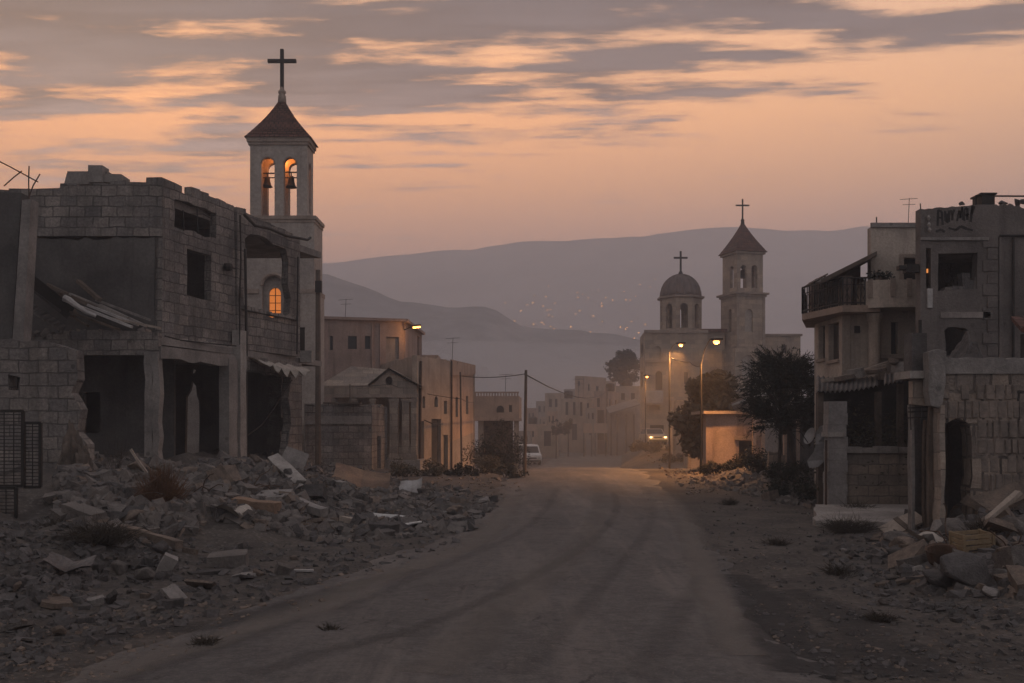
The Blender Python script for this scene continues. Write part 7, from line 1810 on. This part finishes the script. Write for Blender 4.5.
box_piece('concrete_plank', 'long grey plank leaning down from the doorway of the shop', 'plank', 287, 478, (1.5, .3, .07), (20, 24, -48), 'concrete_pale', lift=.2)
box_piece('square_panel', 'square grey panel propped upright beside the leaning plank', 'panel', 294, 472, (.62, .08, .62), (-20, 22, 14), 'concrete', lift=.22)
box_piece('concrete_beam', 'short pale beam end at the toe of the heap, left of the white strips', 'beam', 354, 529, (.6, .2, .16), (2, 8, -20), 'wood_pale', lift=.08)
box_piece('pale_pole', 'thin pale stick standing up from the heap left of the dry bush', 'stick', 141, 480, (.05, .05, .75), (8, -32, 0), 'wood_pale', lift=.3)
box_piece('grey_block', 'large flat grey block among the scattered stones at the lower left', 'block', 228, 566, (.56, .42, .2), (6, -3, 8), 'stone', lift=.1)
box_piece('grey_block', 'bluish white broken block standing tilted at the lower left', 'block', 167, 575, (.2, .2, .3), (10, 24, 20), 'stone_pale', lift=.12)
box_piece('grey_block', 'long pale block lying below the clay lump at the left', 'block', 83, 522, (.7, .32, .22), (6, 14, -24), 'stone', lift=.12)
box_piece('white_lath', 'short white lath lying on the dirt beside the road at the left', 'lath', 302, 573, (.32, .07, .03), (0, 0, 4), 'sheet_pale', lift=.03)
box_piece('tan_beam', 'long tan beam lying flat in the dirt below the dry bush', 'beam', 150, 541, (1.25, .16, .13), (0, 9, -26), 'stone_warm', lift=.06)
rgb = random.Random(19)
for px, py, lab in ((250, 492, 'bent rusty bars poking out of the main heap near the timber baulk'), (335, 500, 'thin rusty bar curling over the right part of the main heap'), (205, 497, 'rusty bar sticking up right of the round dry bush'), (428, 512, 'rusty bar lying at the roadside end of the main heap'), (120, 508, 'rusty bars bent over the long pale block at the left'), (955, 545, 'rusty bars tangled left of the yellowed crate'), (1012, 553, 'rusty bar rising at the right margin behind the crate')):
    m = MB(); c = hit(px, py)
    for k in range(rgb.choice((1, 2, 3))):
        a = rgb.uniform(0, 6.28); q = [c + Vector((rgb.uniform(-.1, .1), 0, -.05))]; d = Vector((math.cos(a) * .5, math.sin(a) * .3, .8))
        for j in range(4): q.append(q[-1] + d * rgb.uniform(.14, .26)); d = (d + Vector((rgb.gauss(0, .4), rgb.gauss(0, .3), rgb.gauss(-.28, .3))))
        m.tube(q, .011, 5)
    o = m.build('bent_rebar', 'rust', None, origin=c); tag(o, lab, 'rebar', 'bent bars in the rubble')
for px, py, w_, d_, mt_, lab in ((236, 520, .7, .5, 'cloth', 'dirty cloth scrap draped over the main heap below the timber baulk'), (70, 575, .6, .4, 'sheet', 'crumpled dark sheet on the dirt at the lower left'), (925, 545, .55, .4, 'cloth', 'dirty cloth scrap caught in the stones left of the bucket')):
    bent_sheet('cloth_scrap' if mt_ == 'cloth' else 'metal_sheet', lab, 'cloth' if mt_ == 'cloth' else 'metal sheet', px, py, w_, d_, mt_, (12, 8, px % 60), .2, px, lift=.12)
# right hand heap
c = hit(972, 556)
t = thing('plastic_crate', 'yellowed slatted crate standing in the rubble at the right', 'crate', c); t.rotation_euler = (R(4), R(-3), R(8)); t['_org'] = Vector((0, 0, 0))
m = MB()
for i in range(4):
    z = .04 + i * .085
    m.box(-.24, .24, -.17, -.15, z, z + .055); m.box(-.24, .24, .15, .17, z, z + .055); m.box(-.24, -.22, -.149, .149, z, z + .055); m.box(.22, .24, -.149, .149, z, z + .055)
m.build('side_slats', 'crate', t)
for sx in (-1, 1):
    for sy in (-1, 1): MB().box(sx * .235 - .02, sx * .235 + .02, sy * .165 - .02, sy * .165 + .02, 0, .36).build('corner_post', 'crate', t)
MB().box(-.21, .21, -.145, .145, .02, .04).build('bottom', 'crate', t)
o = box_piece('pale_board', 'pale board with dark crossing laths leaning on the right heap', 'board', 902, 533, (.82, .42, .05), (26, -24, 4), 'wood_pale', lift=.16)
b = MB().obox((-.05, -.22, .028), (.1, 0, 0), (0, .44, 0), (0, 0, .02)).build('lath', 'wood', o)
b['_org'] = Vector((0, 0, 0))
box_piece('thin_plank', 'long dark splintered plank lying at the foot of the right heap', 'plank', 912, 583, (1.05, .1, .04), (0, -8, 8), 'wood', lift=.05)
box_piece('thin_plank', 'narrow plank slanting up against the ashlar wall stones', 'plank', 1000, 528, (.9, .1, .07), (10, -38, 10), 'wood_pale', lift=.3)
box_piece('thin_plank', 'thin dark plank lying level behind the rusty bucket', 'plank', 935, 556, (1.1, .09, .04), (0, 2, -4), 'wood', lift=.12)
c = hit(941, 566); t2 = MB(); o = MB().lathe((0, 0, 0), [(.17, 0), (.21, .2), (.22, .21), (.19, .19), (.16, .02)], 16).build('rusty_bucket', 'rust', None); o.location = c + Vector((0, 0, .06)); o.rotation_euler = (R(14), R(-8), 0); tag(o, 'rusty dark bucket sunk in the rubble left of the yellowed crate', 'bucket')
for px, py, s, kk, ms, lab in ((962, 520, .72, 'stone', 'stone', 'big rounded boulder below the doorway of the ashlar wall'), (952, 538, .7, 'stone', 'stone', 'big grey boulder just left of the crate'), (1003, 512, 1.05, 'slab', 'stone_warm', 'large tilted slab against the ashlar wall'), (1004, 535, .8, 'slab', 'stone_warm', 'flat tan slab behind the yellowed crate'),
                         (920, 574, .3, 'stone', 'stone_pale', 'small pale stone left of the rusty bucket'), (970, 590, .95, 'stone', 'stone_dark', 'broad dark mound of mortar below the crate'), (940, 590, .6, 'stone', 'stone_dark', 'rounded dark lump at the lowest edge of the right heap'), (1014, 570, .55, 'block', 'stone', 'pale squared block right of the crate'), (992, 598, .3, 'stone', 'stone_pale', 'whitish stone at the lowest right of the heap'), (1010, 588, .4, 'block', 'stone_warm', 'tan squared block low at the right margin')):
    o = put(kk, ms, hit(px, py), s, rg, lab, None, flat=True)
    if lab.startswith('large tilted'): o.rotation_euler = (R(30), R(-24), R(10)); o.location.z += .25

for px, s_, lab in ROOF_LUMPS: put('stone', 'stone_dark', P(px, 205.5, 24.6), s_, rg, lab, 'rubble lumps on the roof')
for i, (px, py, s_, kk, lab) in enumerate(((840, 380, .8, 'slab', 'broken plaster slab lying on the shed roof, leftmost'), (856, 376, .45, 'block', 'plaster lump in the middle of the shed roof'), (874, 372, .7, 'slab', 'pale plaster piece at the foot of the corner column'), (900, 371, .6, 'block', 'broken plaster piece under the bowed balcony house ledge'), (892, 366, .5, 'stone', 'rounded plaster lump under the bowed balcony house ledge'))):
    put(kk, 'stone_pale' if i % 2 else 'stone_warm', P(px, py, 27.7), s_, rg, lab, 'plaster chunks on the shed')
def stuff_rubble():
    """the small bits that nobody could count"""
    rng = random.Random(99); m = MB()
    def bit(p, s):
        a = rng.uniform(0, 6.28); ax = Vector((math.cos(a), math.sin(a), rng.uniform(-.4, .4))).normalized(); ay = ax.cross(Vector((rng.gauss(0, .7), rng.gauss(0, .7), 1))).normalized(); az = ax.cross(ay)
        sx, sy, sz = s * rng.uniform(.6, 1.25), s * rng.uniform(.45, .95), s * rng.uniform(.25, .85); o = len(m.v)
        for i in (-1, 1):
            for j in (-1, 1):
                for k in (-1, 1): m.v.append(p + (ax * sx * i + ay * sy * j + az * sz * k) * .5 * rng.uniform(.65, 1.15))
        m.f += [tuple(o + q for q in f) for f in ((0, 1, 3, 2), (4, 6, 7, 5), (0, 4, 5, 1), (2, 3, 7, 6), (0, 2, 6, 4), (1, 5, 7, 3))]
    def fill(n, poly, s0, s1, pw=2.6):
        xs = [p[0] for p in poly]; ys = [p[1] for p in poly]; k = 0
        while k < n:
            px, py = rng.uniform(min(xs), max(xs)), rng.uniform(min(ys), max(ys))
            if not inside(px, py, poly): continue
            k += 1; bit(hit(px, py), lerp(s0, s1, rng.random() ** pw))
    mats = []
    fill(3000, ZONES[0][1], .05, .40, 3); fill(1800, ZONES[1][1], .05, .4, 3); fill(500, ZONES[3][1], .06, .3); fill(700, ZONES[6][1], .07, .34)
    a = m.build('rubble', 'stone', None); a['kind'] = 'stuff'; a['label'] = 'small broken stones and chips filling the heaps'
    m.v, m.f = [], []; fill(2200, ZONES[0][1], .05, .34, 3); fill(1300, ZONES[1][1], .05, .34, 3)
    fill(1500, [(0, 575), (60, 550), (300, 545), (470, 530), (440, 560), (330, 580), (240, 610), (60, 660), (0, 683)], .03, .17, 3); fill(1500, ZONES[4][1], .04, .26)
    fill(900, [(0, 520), (110, 520), (200, 540), (60, 600), (0, 620)], .04, .2); fill(1500, [(700, 490), (800, 500), (870, 540), (1024, 605), (1024, 683), (800, 683), (735, 590), (690, 530)], .012, .10, 3.2); fill(420, [(800, 530), (880, 540), (900, 600), (1024, 615), (1024, 640), (860, 600)], .03, .16, 2.5)
    b = m.build('rubble', 'stone_dark', None); b['kind'] = 'stuff'; b['label'] = 'dark chips of masonry strewn over the dirt'
    m.v, m.f = [], []; fill(1200, ZONES[0][1], .05, .3, 3); fill(500, ZONES[1][1], .05, .3, 3); fill(500, ZONES[4][1], .04, .24, 3)
    fill(700, [(0, 620), (240, 600), (480, 530), (510, 490), (520, 492), (470, 545), (330, 600), (120, 683), (0, 683)], .015, .09, 3)
    fill(500, [(700, 490), (790, 500), (880, 560), (1024, 610), (1024, 683), (800, 683), (735, 590), (690, 530)], .012, .06, 3)
    fill(160, [(520, 480), (690, 480), (720, 560), (780, 683), (160, 683), (460, 560)], .015, .06, 3)
    fill(420, [(480, 462), (520, 462), (520, 500), (430, 500), (400, 490)], .05, .22, 3)
    fill(420, [(640, 455), (700, 462), (730, 490), (690, 496), (660, 470)], .05, .25, 3)
    c_ = m.build('gravel', 'stone_warm', None); c_['kind'] = 'stuff'; c_['label'] = 'loose gravel on the verge and the road'
stuff_rubble()
